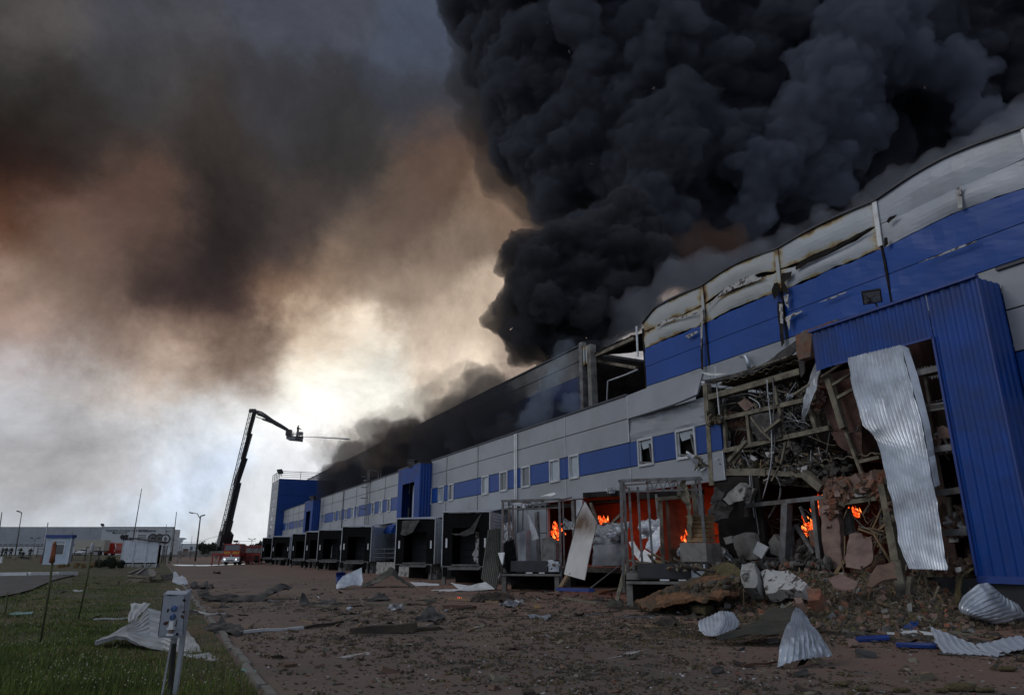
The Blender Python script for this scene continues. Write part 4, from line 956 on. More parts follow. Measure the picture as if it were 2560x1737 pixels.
# cables and pipes dangling
for i, q in enumerate([[(780, 535), (790, 700), (800, 780), (820, 1000), (815, 1300), (740, 1600)], [(830, 515), (845, 700), (835, 900), (850, 1100), (800, 1400)], [(640, 1370), (650, 1500), (665, 1650), (690, 1800), (710, 1930)], [(625, 1370), (630, 1480), (650, 1640), (668, 1770)], [(850, 1380), (900, 1480), (890, 1600), (840, 1690), (795, 1770)],
    [(440, 690), (600, 660), (720, 690), (790, 620)], [(620, 690), (700, 740), (720, 800)], [(1310, 1200), (1340, 1010), (1330, 900)], [(1480, 960), (1520, 1010), (1580, 1000), (1600, 940)], [(560, 650), (600, 720), (650, 760), (640, 840)]]):
    P_ = [w5(x, y, 19.1+.05*i) for x, y in q]; sm = [lerp_poly(P_, t/16) for t in range(17)]
    p = MB(); p.tube(sm, .022 if i not in (4,) else .035, 5); part(p, 'hanging_cable', M['steel'] if i % 3 else M['trim'], smooth=True)
boards('broken_board', 'pink', [[(520, 740), (585, 698), (672, 765), (592, 815)], [(340, 1230), (450, 1200), (560, 1250), (540, 1330), (340, 1340)], [(1745, 1375), (1790, 1350), (1870, 1450), (1850, 1460), (1770, 1420)]], w5, 19.5, amp=.04, jag=.05)
boards('broken_board', 'redboard', [[19.5, (250, 935), (385, 905), (415, 1160), (290, 1180)], [20.1, (430, 900), (600, 865), (620, 1100), (440, 1130)], [19.9, (335, 800), (520, 820), (590, 850), (380, 890)], [19.6, (1255, 480), (1330, 485), (1520, 430), (1560, 600), (1625, 900), (1650, 1270), (1612, 1272), (1470, 1140), (1345, 1010), (1318, 860), (1285, 640)],
    [19.4, (1345, 990), (1500, 1010), (1640, 1000), (1650, 1265), (1612, 1272), (1530, 1190), (1430, 1120), (1385, 1050)], [21.0, (1640, 1050), (1790, 1010), (1800, 1240), (1650, 1260)]], w5, amp=.06, jag=.06, cuts=3)
boards('broken_board', 'plaster', [[(1100, 1370), (1060, 1330), (1150, 1300), (1130, 1390)], [(610, 1215), (640, 1205), (700, 1245), (670, 1262)], [(770, 1185), (860, 1180), (830, 1230), (790, 1225)], [19.7, (860, 590), (880, 600), (885, 740), (862, 730)]], w5, 19.2, amp=.03, jag=.04)
boards('insulation_scrap', 'felt', [[19.2, (630, 860), (800, 830), (900, 850), (920, 1050), (700, 1080), (660, 1000)], [20.0, (930, 800), (1090, 740), (1150, 900), (1120, 1010), (960, 1030)], [19.4, (960, 1010), (1010, 950), (1060, 1000), (1080, 1030)], [19.9, (850, 1130), (1050, 1090), (1110, 1280), (960, 1330), (820, 1240)]], w5, amp=.16, jag=.08, cuts=3)
# sagging lip of roofing felt and metal flashing
boards('sagging_felt', 'felt', [[19.0, (205, 560), (330, 520), (560, 470), (740, 400), (900, 290), (1095, 160), (1098, 240), (960, 340), (700, 455), (440, 520), (300, 575)], [18.95, (210, 540), (440, 505), (700, 440), (700, 462), (440, 530), (215, 565)], [19.0, (1085, 240), (1130, 330), (1120, 480), (1090, 520), (1080, 400)]], w5, amp=.08, cuts=3)
boards('bent_flashing', 'white', [[18.85, (190, 468), (300, 478), (442, 480), (340, 498), (260, 495)], [18.85, (1065, 130), (1145, 88), (1110, 118), (1090, 140)], [18.9, (200, 550), (230, 548), (230, 565), (205, 565)]], w5, amp=.04)
bars('fascia_batten', 'beam', [(300, 560, 960, 330, 18.95, .05), (210, 560, 300, 545, 19, .06), (1090, 130, 1420, 5, 18.8, .10)], w5)
boards('brick_pier', 'brick', [[18.75, (1100, 150), (1250, 90), (1420, 20), (1420, 60), (1245, 150), (1232, 340), (1125, 370), (1110, 260)]], w5, th=.35, amp=.03, jag=.06, cuts=3)
# duct hanging through the frame
part(ruled([w5(1215, 370, 19.0), w5(1150, 560, 18.9), w5(1105, 750, 19.0), w5(1095, 900, 19.2)], [w5(1262, 360, 18.9), w5(1235, 560, 18.8), w5(1168, 750, 18.9), w5(1135, 850, 19.1)], 6, 16, amp=.05, ns=.5, th=.03, jag=.05), 'hanging_duct', M['galv'])
# small stuff caught in the frames
def px_scatter(name, base, fn, poly_fn, n, smin, smax, mats_, Xr, seed, flat=(1, 1, .5), mi=None, parent=WH, jit=.3):
    r_ = np.random.RandomState(seed); pos = []; 
    while len(pos) < n:
        x, y = poly_fn(r_)
        if x is None: continue
        pos.append(tuple(fn(x, y, r_.uniform(*Xr))))
    s = np.exp(r_.uniform(math.log(smin), math.log(smax), n))[:, None]*np.array(flat)[None]*r_.uniform(.6, 1.4, (n, 3))
    o = scatter(name, base, np.array(pos)-np.array(org(parent) if parent else (0, 0, 0)), s, [], r_, mi=r_.randint(0, len(mats_), n), jit=jit)
    for q in mats_: o.data.materials.append(M[q])
    if parent: o.parent = parent; 
    o['kind'] = 'stuff'; return o
G5 = lambda cx, cy, sx, sy: (lambda r_: (r_.normal(cx, sx), r_.normal(cy, sy)))
px_scatter('splinters', CUBE, w5, G5(900, 850, 180, 190), 520, .012, .05, ['steel', 'beam', 'steel', 'felt', 'felt', 'trim'], (19.3, 21), 3, flat=(5, .5, .3))
px_scatter('hanging_debris', ICO1, w5, G5(960, 720, 110, 130), 260, .03, .12, ['felt', 'ash', 'beam', 'earth'], (19.4, 20.6), 4)
def band(x0, x1, f, sp): return lambda r_: (lambda x: (x, f(x)+r_.normal(0, sp)))(r_.uniform(x0, x1))
px_scatter('floor_edge_rubble', ICO1, w5, band(320, 900, lambda x: 1310+.0*x, 22), 380, .05, .16, ['earth', 'ash', 'wool', 'beam'], (19.3, 20.8), 5)
px_scatter('floor_edge_rubble', ICO1, w5, band(800, 1540, lambda x: 1290+.09*(x-800), 55), 1100, .04, .16, ['ash', 'ash', 'felt', 'earth', 'felt'], (19.2, 21.2), 6)
px_scatter('floor_edge_splinters', CUBE, w5, band(330, 1450, lambda x: 1290, 60), 300, .015, .05, ['steel', 'beam', 'wood', 'trim', 'felt'], (19.1, 20.5), 7, flat=(5, .5, .3))
px_scatter('hanging_rubble', ICO1, w5, G5(950, 1190, 70, 80), 160, .06, .22, ['ash', 'felt', 'beam', 'earth'], (19.3, 20.3), 8)
px_scatter('rubble_on_left_stub', ICO1, w5, band(245, 385, lambda x: 905-(x-245)*.05, 16), 60, .06, .15, ['wool', 'earth', 'ash'], (19.0, 19.5), 9)
px_scatter('dangling_laths', CUBE, w5, band(150, 250, lambda x: 1290, 30), 26, .05, .08, ['trim', 'beam'], (19.1, 19.4), 10, flat=(.5, .5, 5))
gr = [[Vector((x, 13.8+6.4*j/60, 4.55+(.07 if j % 4 in (1, 2) else 0))) for j in range(61)] for x in (19.3, 21.5)]
part(shell(gr, .03), 'floor_deck', M['beam'])
# tangled thin rods, wires and torn strips
def tangle(name, fn, n, x0, x1, y0, y1, X, seed, mats_, r=.018):
    r_ = random.Random(seed); ms = {q: MB() for q in mats_}
    for i in range(n):
        cx, cy = r_.gauss((x0+x1)/2, (x1-x0)/4), r_.gauss((y0+y1)/2, (y1-y0)/4); Xr = r_.uniform(*X); a = r_.uniform(0, math.pi); l_ = r_.uniform(40, 170); k1, k2 = r_.gauss(0, 12), r_.gauss(0, 12)
        P_ = [fn(cx-l_*math.cos(a), cy-l_*math.sin(a), Xr), fn(cx+k1, cy+k2, Xr+r_.uniform(-.2, .2)), fn(cx+l_*math.cos(a)*.6+k2, cy+l_*math.sin(a)*.6, Xr), fn(cx+l_*math.cos(a)+k2, cy+l_*math.sin(a)+k1, Xr)]
        ms[r_.choice(mats_)].tube([lerp_poly(P_, t/7) for t in range(8)], r*r_.uniform(.4, 1.4), 4)
    for q, m_ in ms.items(): o = part(m_, name, M[q]); o['kind'] = 'stuff'
tangle('tangled_rods', w5, 130, 330, 1230, 560, 1320, (19.2, 20.6), 3, ['steel', 'beam', 'felt', 'steel', 'wooddark'])
tangle('tangled_wires', w5, 90, 780, 1100, 520, 1250, (19.2, 20.0), 4, ['steel', 'felt', 'trim'], .012)
tangle('tangled_rods', w6, 70, 200, 1250, 350, 900, (19.2, 21.5), 5, ['steel', 'felt', 'wooddark'])
tangle('tangled_rods', w6, 40, 1500, 1900, 350, 950, (18.5, 19.4), 6, ['beam', 'wood', 'steel'], .014)
# torn strips of cladding and insulation hanging in the frames
r_ = random.Random(31)
for i in range(26):
    x, y = r_.uniform(380, 1200), r_.uniform(560, 1250); w_, h_ = r_.uniform(18, 50), r_.uniform(70, 220); X = r_.uniform(19.3, 20.4); s_ = r_.uniform(-30, 30)
    o = ruled([w5(x, y, X), w5(x+s_*.5, y+h_*.5, X-.1), w5(x+s_, y+h_, X)], [w5(x+w_, y, X+.1), w5(x+w_+s_*.2, y+h_*.5, X), w5(x+w_*.5+s_, y+h_*.9, X+.1)], 3, 8, amp=.10, ns=.3, th=.015, jag=.06, seed=i)
    part(o, 'torn_strip', M[r_.choice(['felt', 'steel', 'olive', 'beam', 'ash', 'galv'])])
# lower storey
bars('beam', 'steel', [(600, 372, 1350, 292, 19.0, .14), (1300, 300, 1350, 285, 19, .16), (0, 300, 160, 285, 18.7, .1)], w6)
bars('post', 'steel', [(958, 350, 935, 912, 19.0, .26), (985, 560, 1012, 905, 19.2, .16), (1198, 320, 1262, 920, 19.0, .16), (1038, 545, 1205, 795, 19.4, .12), (575, 900, 545, 650, 19.1, .08), (1080, 380, 1140, 520, 20.0, .10), (595, 380, 600, 470, 19, .12)], w6)
bars('post', 'steel', [(1800, 240, 1800, 800, 19.4, .07), (1690, 380, 1690, 440, 19.3, .04)], w6)
bars('broken_batten', 'wood', [(1600, 577, 1750, 632, 18.8, .05), (1680, 570, 1780, 640, 18.9, .05), (1745, 635, 1912, 915, 18.7, .06), (1730, 572, 1820, 370, 19, .05), (1780, 590, 1900, 490, 19, .07), (1800, 480, 1910, 500, 19.3, .05), (1380, 1003, 1475, 870, 18.2, .10), (1475, 870, 1478, 640, 18.3, .03), (1430, 985, 1680, 1105, 17.9, .05), (1500, 1020, 1400, 960, 18, .05),
    (1720, 320, 1640, 450, 19, .05), (1830, 600, 1700, 570, 19, .04), (1740, 690, 1860, 700, 19.3, .05), (1770, 740, 1850, 640, 19.2, .05), (120, 190, 150, 230, 18.6, .03), (1860, 1120, 1950, 1200, 17.4, .05), (1855, 1130, 1880, 1200, 17.4, .05), (1880, 1200, 1955, 1130, 17.3, .05)], w6)
boards('concrete_chunk', 'paleconc', [[18.6, (440, 312), (520, 230), (592, 168), (640, 210), (622, 322), (492, 366)]], w6, th=.3, amp=.05, jag=.06)
boards('concrete_chunk', 'concrete', [[18.9, (515, 650), (620, 610), (705, 625), (730, 850), (585, 872), (530, 760)], [18.9, (430, 660), (500, 640), (515, 700), (450, 720)], [19.3, (590, 170), (700, 225), (640, 400), (615, 330)], [19.4, (1430, 390), (1540, 398), (1578, 622), (1500, 640), (1450, 560)], [19.6, (830, 700), (880, 625), (930, 700), (930, 830), (850, 800)]], w6, th=.2, amp=.05, jag=.07)
boards('crumpled_roofing', 'felt', [[18.5, (245, 430), (300, 360), (380, 330), (500, 380), (430, 480), (330, 522), (270, 500)], [18.8, (300, 200), (420, 250), (400, 320), (280, 360)], [18.9, (190, 700), (400, 740), (440, 890), (290, 900), (190, 860)]], w6, th=.08, amp=.15, jag=.08, cuts=3)
boards('brown_wall_panel', 'pink', [[18.9, (1284, 380), (1345, 395), (1430, 372), (1470, 560), (1502, 930), (1340, 945), (1310, 640)]], w6, th=.2, amp=.03, jag=.05, cuts=3)
boards('door_lintel', 'beam', [[18.9, (1432, 340), (1800, 288), (1812, 325), (1450, 378)]], w6, th=.25, cuts=0)
boards('white_plaster_piece', 'plaster', [[18.7, (1578, 262), (1690, 248), (1690, 282), (1585, 292)]], w6, th=.1, jag=.03)
boards('brick_wall', 'brick', [[19.1, (1338, 238), (1420, 160), (1500, 112), (1700, 110), (1850, 100), (1880, 260), (1700, 275), (1440, 330), (1345, 305)], [19.1, (1300, 310), (1390, 330), (1440, 420), (1345, 440), (1300, 370)], [20.6, (1560, 900), (1890, 800), (1900, 1000), (1600, 1010)], [19.5, (1215-9, 590), (1275, 585), (1300, 760), (1225, 720)]], w6, th=.3, amp=.06, jag=.08, cuts=3)
boards('brick_wall', 'brick', [[19.6, (1205, 590), (1270, 600), (1300, 790), (1230, 700)]], w5, th=.3, amp=.05, jag=.08, cuts=2)
BRI = CUBE
px_scatter('loose_bricks', BRI, w6, (lambda r_: (lambda x: (x, r_.uniform(175-.16*(x-1330), 310-.06*(x-1330))))(r_.uniform(1335, 1870))), 420, .05, .13, ['brick', 'brick', 'earth', 'pink'], (18.6, 19.1), 12, flat=(1.6, .9, .7), jit=.2)
px_scatter('loose_bricks', BRI, w6, G5(1360, 380, 28, 50), 90, .05, .12, ['brick', 'pink'], (18.6, 19.0), 13, flat=(1.4, .9, .7), jit=.2)
px_scatter('loose_bricks', BRI, w5, G5(1240, 670, 28, 60), 90, .04, .09, ['brick', 'pink'], (19.3, 19.6), 14, flat=(1.4, .9, .7), jit=.2)
px_scatter('wall_crumbs', ICO1, w6, band(330, 1340, lambda x: 915, 22), 420, .06, .22, ['ash', 'ash', 'concrete', 'felt', 'brick'], (18.4, 19.8), 15)
px_scatter('inner_rubble', ICO1, w6, band(750, 1300, lambda x: 820, 45), 420, .08, .28, ['ash', 'felt', 'ash', 'concrete'], (20.0, 23), 16)
px_scatter('inner_rubble', ICO1, w6, band(0, 520, lambda x: 900, 50), 260, .08, .25, ['ash', 'felt', 'earth'], (18.9, 20.5), 17)
# the splintered strip of wall hanging beside the silver sheet
px_scatter('splintered_edge', ICO1, w6, (lambda r_: (lambda t: (1815+t*195+r_.normal(0, 13), 150+t*900))(r_.uniform(0, 1))), 330, .05, .13, ['earth', 'brick', 'board', 'beam'], (18.2, 18.5), 18)
for q in [(1815, 180, 1905, 620, 18.25, .2), (1895, 560, 1975, 1010, 18.1, .24), (1935, 880, 1990, 1230, 17.6, .22, 17.0), (1960, 960, 2030, 1215, 17.6, .16, 17.0), (2045, 1240, 2065, 1010, 17.0, .12)]:
    bars('splintered_post', 'beam', [q], w6)
# bits behind the portal frames
px_scatter('portal_rubble', CUBE, lambda x, y, X: WX(*Z8(x, y), X), band(945, 1068, lambda x: 660, 22), 130, .05, .14, ['pink', 'brick', 'board', 'plaster'], (18.6, 19.6), 19, flat=(1.6, 1.2, .4))
px_scatter('portal_rubble', CUBE, lambda x, y, X: WX(*Z8(x, y), X), band(865, 990, lambda x: 225, 20), 80, .05, .14, ['pink', 'board', 'plaster'], (18.6, 19.6), 20, flat=(1.6, 1.2, .3))
px_scatter('portal_rubble', CUBE, lambda x, y, X: WX(*Z8(x, y), X), band(960, 1100, lambda x: 885, 10), 60, .04, .12, ['pink', 'board', 'wood'], (18.3, 19.0), 22, flat=(2, .8, .3))
w8 = lambda x, y, X=18.7: WX(*Z8(x, y), X)
boards('broken_board', 'pink', [[18.6, (908, 150), (940, 135), (985, 160), (978, 205), (915, 205)], [18.7, (880, 240), (930, 205), (945, 215), (900, 245)]], w8, th=.04, jag=.03)
boards('inner_partition', 'redboard', [[19.6, (815, 60), (970, 40), (1000, 290), (850, 300)], [19.8, (920, 560), (1060, 560), (1110, 880), (960, 890)], [20, (840, 300), (1010, 300), (1040, 480), (900, 490)]], w8, th=.05, amp=.03)
# gutter-like pale strip curled at the foot of the portal
sg = ruled([w8(1045, 915, 17.9), w8(1010, 960, 17.9), w8(1000, 1040, 17.8), w8(990, 1120, 17.6)], [w8(1098, 890, 17.8), w8(1040, 950, 17.75), w8(1035, 1040, 17.7), w8(1010, 1125, 17.5)], 5, 12, amp=.05, ns=.4, th=.03)
tag(sg.build('hanging_strip', M['wool']), 'yellowish insulation strip dangling over the dark plinth', 'strip')
put_slab('paper_scrap', [w8(1000, 895, 17.7), w8(1035, 890, 17.7), w8(1045, 915, 17.7), w8(1010, 920, 17.7)], .02, M['plaster'], WH)

# ------------------------------------------------------------------ silver sheet hanging from the portal
SL = [DS(*q) for q in ((1925, 812), (1932, 870), (1946, 920), (1960, 965), (1990, 1000), (2010, 1080), (2028, 1150), (2040, 1230), (2062, 1290))]
SR = [DS(*q) for q in ((2044, 783), (2062, 850), (2078, 910), (2094, 970), (2106, 1040), (2120, 1110), (2133, 1180), (2142, 1240), (2149, 1293))]
sx = [18.12, 18.1, 18.05, 17.9, 17.75, 17.7, 17.6, 17.45, 17.3]
Sh = thing('corrugated_sheet', 'tall silver corrugated sheet hanging torn from the blue portal lintel', 'metal sheet', (17.4, 14, 1.2))
ruled([WX(x, y, X-.05) for (x, y), X in zip(SL, sx)], [WX(x, y, X) for (x, y), X in zip(SR, sx)], 40, 40, ribs=15, rib=.022, amp=.03, ns=1.6, th=.015, jag=.05, seed=4).build('ribbed_sheet', M['galv'], Sh)
q0 = [(2046, 783), (2064, 850), (2080, 910), (2096, 970), (2108, 1040), (2122, 1105)]; q1 = [(2062, 790), (2082, 850), (2096, 905), (2110, 965), (2122, 1035), (2134, 1100)]
ruled([WX(*DS(x, y), 18.02) for x, y in q0], [WX(*DS(x, y), 18.16) for x, y in q1], 3, 24, th=.02, amp=.02).build('edge_flashing', M['galv'], Sh)

# ------------------------------------------------------------------ burnt bays behind the dock frames
w4b = lambda x, y, X=17.5: WX(*Z4(x, y), X)
bars('post', 'steel', [(520, 500, 545, 980, 19.25, .30), (850, 400, 870, 900, 19.3, .30), (338, 470, 340, 980, 19.2, .06), (385, 480, 380, 980, 19.2, .06), (1965, 340, 2000, 700, 19.0, .22), (1590, 340, 1640, 880, 19.25, .16)], w4b)
bars('beam', 'soot', [(940, 350, 1300, 330, 19.25, .25), (980, 410, 1300, 395, 19.6, .12), (330, 470, 850, 440, 19.3, .2), (1450, 360, 1990, 320, 19.3, .25)], w4b)
bars('broken_batten', 'beam', [(1190, 595, 1310, 480, 18.5, .12), (1100, 600, 1280, 600, 19, .08), (990, 420, 1060, 600, 18.3, .10)], w4b)
ya = WX(*Z4(525, 650), 19.3).y
p = MB(); p.box(19.25, 19.4, ya, 34.38, 1.0, 4.3) if ya < 34.2 else p.box(19.25, 19.4, 34.3, 34.38, 1.0, 4.3); part(p, 'wall_panel', M['grey'])
p = MB(); p.box(19.2, 19.3, WX(*Z4(925, 500), 19.25).y, WX(*Z4(870, 500), 19.25).y, 1.0, 4.3); part(p, 'wall_panel', M['galv2'])
print('open', ya)
# big crumpled panels between the frames
def sheet_px(name, fn, rowsL, rowsR, m_, lab, cat='metal sheet', nu=14, nv=14, parent=None, **k):
    A = [fn(*q) for q in rowsL]; B = [fn(*q) for q in rowsR]
    o = ruled(A, B, nu, nv, **k).build(name, m_ if not isinstance(m_, str) else M[m_], parent)
    if parent is None: tag(o, lab, cat)
    elif lab: o['label'] = lab
    return o
sheet_px('crumpled_sheet', w4b, [(1045, 610, 18.6), (1030, 700, 18.3), (1020, 790, 18.4), (1010, 980, 18.6)], [(1330, 600, 18.5), (1335, 700, 18.4), (1310, 790, 18.5), (1300, 985, 18.6)], 'grey', 'dented grey panel lying across the opening between the burnt frames', 'wall panel', amp=.22, ns=.9, th=.05, jag=.1, seed=2, nu=22, nv=18)
sheet_px('crumpled_sheet', w4b, [(1010, 800, 18.3), (1015, 900, 18.25), (1000, 985, 18.3)], [(1300, 785, 18.3), (1310, 880, 18.25), (1290, 975, 18.3)], 'grey', 'bulging smooth grey panel under the dented one', 'wall panel', amp=.05, ns=1.4, th=.05, seed=5)
sheet_px('crumpled_sheet', w4b, [(1130, 690, 18.0), (1150, 740, 17.9), (1190, 780, 18.1)], [(1330, 585, 18.1), (1310, 640, 18.0), (1250, 720, 18.1)], 'galv2', 'pale creased sheet folded over the dented grey panel', 'metal sheet', amp=.15, ns=.5, th=.03, jag=.06, seed=8)
sheet_px('crumpled_sheet', w4b, [(1425, 580, 18.6), (1430, 640, 18.5), (1440, 740, 18.6)], [(1610, 560, 18.6), (1620, 640, 18.4), (1600, 720, 18.6)], 'galv2', 'pale scorched sheet heaped behind the right burnt frame', 'metal sheet', amp=.22, ns=.6, th=.03, jag=.08, seed=9, nu=20, nv=18)
put_slab('wall_board', [w4b(*q) for q in ((1425, 988, 16.9), (1435, 930, 17.0), (1480, 840, 17.3), (1580, 905, 17.2), (1540, 992, 16.9))], .06, M['white'], None, amp=.03); tag(bpy.context.scene.objects[-1] if False else COL.objects[-1], 'white broken panel piece standing on the right dock platform', 'wall panel')
put_slab('wall_board', [w4b(*q) for q in ((1485, 830, 17.6), (1540, 720, 17.9), (1612, 630, 18.2), (1622, 810, 18.0), (1570, 880, 17.5))], .05, M['galv2'], None, amp=.10, cuts=3); tag(COL.objects[-1], 'bent pale panel leaning against the scorched door post', 'wall panel')
put_slab('wall_board', [w4b(*q) for q in ((1340, 770, 17.3), (1378, 760, 17.3), (1440, 860, 17.2), (1430, 930, 17.0), (1380, 880, 17.2))], .04, M['white'], None, amp=.06, cuts=2); tag(COL.objects[-1], 'small white shard wedged between the thin posts of the right frame', 'wall panel')
# the leaning white sandwich panel
LP = thing('sandwich_panel', 'long white sandwich panel with scorched middle leaning against the dock frame', 'wall panel', (16.2, 25.5, .4))
fr_ = [(945, 412, 16.6), (1055, 600, 16.6), (1030, 690, 16.4), (1003, 800, 16.2), (942, 1112, 15.6), (760, 1060, 15.9), (800, 880, 16.2), (845, 700, 16.4), (872, 560, 16.6)]
burnpan = mat('scorched_white_panel', (.50, .50, .50), .5, var=.1, vs=1)
_nt = burnpan.node_tree; _b = _nt.nodes['Principled BSDF']; _src = _b.inputs['Base Color'].links[0].from_socket
_tc = _nt.nodes.new('ShaderNodeTexCoord'); _sp = _nt.nodes.new('ShaderNodeSeparateXYZ'); _nt.links.new(_tc.outputs['Generated'], _sp.inputs[0])
_mr = _nt.nodes.new('ShaderNodeMapRange'); _nt.links.new(_sp.outputs['Z'], _mr.inputs[0]); _mr.inputs[1].default_value = .38; _mr.inputs[2].default_value = .70
_m2 = _nt.nodes.new('ShaderNodeMapRange'); _nt.links.new(_sp.outputs['Z'], _m2.inputs[0]); _m2.inputs[1].default_value = 1.05; _m2.inputs[2].default_value = .74
_mm = _nt.nodes.new('ShaderNodeMath'); _mm.operation = 'MULTIPLY'; _nt.links.new(_mr.outputs[0], _mm.inputs[0]); _nt.links.new(_m2.outputs[0], _mm.inputs[1])
_n = _nt.nodes.new('ShaderNodeTexNoise'); _n.inputs['Scale'].default_value = 1.6; _n.inputs['Detail'].default_value = 6; _nt.links.new(_tc.outputs['Object'], _n.inputs['Vector'])
_m3 = _nt.nodes.new('ShaderNodeMath'); _m3.operation = 'MULTIPLY'; _nt.links.new(_mm.outputs[0], _m3.inputs[0]); _nt.links.new(_n.outputs[0], _m3.inputs[1])
_m4 = _nt.nodes.new('ShaderNodeMapRange'); _nt.links.new(_m3.outputs[0], _m4.inputs[0]); _m4.inputs[1].default_value = .12; _m4.inputs[2].default_value = .55
_mx = _nt.nodes.new('ShaderNodeMix'); _mx.data_type = 'RGBA'; _nt.links.new(_src, _mx.inputs[6]); _mx.inputs[7].default_value = (.10, .058, .035, 1); _nt.links.new(_m4.outputs[0], _mx.inputs[0]); _nt.links.new(_mx.outputs[2], _b.inputs['Base Color'])
put_slab('panel_face', [w4b(*q) for q in fr_], .03, burnpan, LP, amp=.015, cuts=2)
put_slab('panel_core', [w4b(x+9, y+2, X)+FW*.22 for x, y, X in fr_], .08, M['felt'], LP, amp=.01, cuts=2)
sheet_px('curled_strip', w4b, [(205, 430, 15.0), (375, 420, 15.3), (425, 520, 15.4), (470, 755, 15.2)], [(200, 448, 14.9), (350, 445, 15.2), (455, 560, 15.2), (528, 738, 15.0)], 'galv', 'curved pale metal strip drooping from the left burnt frame', 'metal sheet', ribs=3, rib=.02, amp=.03, th=.02, nu=8, nv=22)
sheet_px('curled_strip', w4b, [(1790, 235, 16.0), (1805, 330, 16.0), (1850, 440, 16.1), (1862, 600, 16.2), (1860, 790, 16.4)], [(1842, 215, 16.0), (1860, 320, 15.9), (1888, 440, 16.0), (1898, 600, 16.1), (1885, 780, 16.3)], 'beam', 'dusty twisted metal strip hanging in front of the red doorway', 'metal sheet', amp=.08, ns=.4, th=.02, jag=.04, nu=5, nv=24)
sheet_px('ribbed_panel', w4b, [(75, 660, 13.6), (50, 800, 13.4), (10, 1100, 13.0)], [(188, 645, 14.4), (190, 860, 14.2), (150, 1190, 13.5)], 'olive', 'dark ribbed panel leaning on the left burnt frame', 'metal sheet', ribs=9, rib=.02, amp=.04, th=.03)
for i, (pts, m_, lab) in enumerate([([(215, 780, 14.2), (300, 740, 14.6), (315, 860, 14.7), (345, 1100, 14.8), (280, 1170, 14.3), (225, 1000, 14.2)], 'rubber', 'torn black rubber curtain hanging at the left burnt frame'),
        ([(560, 985, 16.0), (590, 940, 16.1), (650, 930, 16.2), (725, 965, 16.2), (722, 985, 16.2)], 'galv2', 'small pale ribbed sheet lying on the left dock platform'),
        ([(740, 540, 16.6), (800, 580, 16.8), (860, 600, 16.8), (850, 660, 16.8), (750, 655, 16.6)], 'foil', 'crumpled foil scrap caught on the right post of the left frame'),
        ([(168, 870, 14.0), (225, 865, 14.1), (215, 930, 14.0), (205, 975, 13.9)], 'white', 'small white wedge behind the leaning dark panel'),
        ([(600, 740, 18.0), (640, 725, 18.0), (725, 780, 18.0), (725, 930, 18.0), (600, 930, 18.0)], 'steel', 'grey metal cabinet in front of the fire in the left frame'),
        ([(215, 600, 16.5), (300, 580, 16.6), (295, 720, 16.7), (220, 780, 16.5)], 'foil', 'crumpled shiny sheet inside the left burnt frame'),
        ([(545, 365, 17.2), (670, 325, 17.4), (685, 345, 17.4), (640, 360, 17.3)], 'white', 'white metal flap lying on top of the left burnt frame'),
        ([(375, 690, 17.6), (460, 660, 17.6), (455, 960, 17.6), (385, 970, 17.6)], 'galv', 'pale metal locker standing inside the left burnt frame')]):
    put_slab('metal_scrap' if m_ != 'rubber' else 'torn_curtain', [w4b(*q) for q in pts], .05 if m_ not in ('steel', 'galv') else .3, M[m_], None, amp=.10 if m_ in ('rubber', 'foil') else .03, cuts=3 if m_ == 'foil' else 2, seed=i); tag(COL.objects[-1], lab, 'debris')
p = MB(); a, b = w4b(1975, 535, 16.6), w4b(1980, 765, 16.6)
C_ = thing('wooden_crate', 'tall narrow plywood crate standing at the right door post', 'crate', b)
for i in range(6):
    p = MB(); q = b+(a-b)*((i+.5)/6); p.obox(q, (.5, .75, (a-b).length/6-.02), rotm(0, 0, .3)); p.build('plank', M['ply'], C_)
for z0 in (0.02, .98):
    p = MB(); q = b+(a-b)*z0; p.obox(q, (.56, .8, .06), rotm(0, 0, .3)); p.build('crate_rim', M['wood'], C_)
p = MB(); p.obox(w4b(1975, 860, 16.4), (.9, 1.0, .6), rotm(0, 0, .3)); tag(p.build('concrete_block', M['concrete']), 'pale grey block under the plywood crate', 'block')
# planks and scraps on the right dock platform
r_ = random.Random(9)
for i in range(12):
    x = 1420+i*48; y = r_.uniform(950, 1010); q = w4b(x, y, r_.uniform(15.2, 16.4)); q.z = max(q.z, 1.06)
    p = MB(); p.obox(q, (r_.uniform(.7, 1.5), .12, .05), rotm(r_.uniform(-.5, .5), r_.uniform(-.5, .5), r_.uniform(0, 3))); tag(p.build('splintered_plank', M[r_.choice(['wood', 'beam', 'wooddark'])]), ['leftmost', 'second', 'third', 'fourth', 'fifth', 'sixth', 'seventh', 'eighth', 'ninth', 'tenth', 'eleventh', 'rightmost'][i]+' splintered timber plank from the left on the right dock platform', 'plank', 'planks on the right dock platform')
px_scatter('platform_scraps', ICO1, w4b, band(1345, 1990, lambda x: 1000, 14), 220, .04, .13, ['earth', 'wool', 'ash', 'beam'], (15.2, 17), 24, parent=B10 if False else WH)
px_scatter('platform_scraps', ICO1, w4b, band(330, 720, lambda x: 975, 10), 90, .03, .09, ['ash', 'beam', 'trim'], (15.4, 17), 25, parent=WH)
put_slab('foil_heap', [w4b(*q) for q in ((1800, 900, 16.2), (1840, 830, 16.3), (1890, 815, 16.4), (1945, 870, 16.4), (1900, 930, 16.2), (1815, 935, 16.1))], .2, M['foil'], None, amp=.3, ns=.3, cuts=4, jag=.08); tag(COL.objects[-1], 'crumpled heap of silver foil under the red doorway', 'foil')
put_slab('foil_heap', [w6(*q) for q in ((385, 745, 18.5), (430, 760, 18.5), (480, 850, 18.5), (470, 880, 18.4), (420, 820, 18.5))], .12, M['foil'], None, amp=.25, ns=.3, cuts=3, jag=.06); tag(COL.objects[-1], 'small silver foil scrap left of the tilted white grille', 'foil')
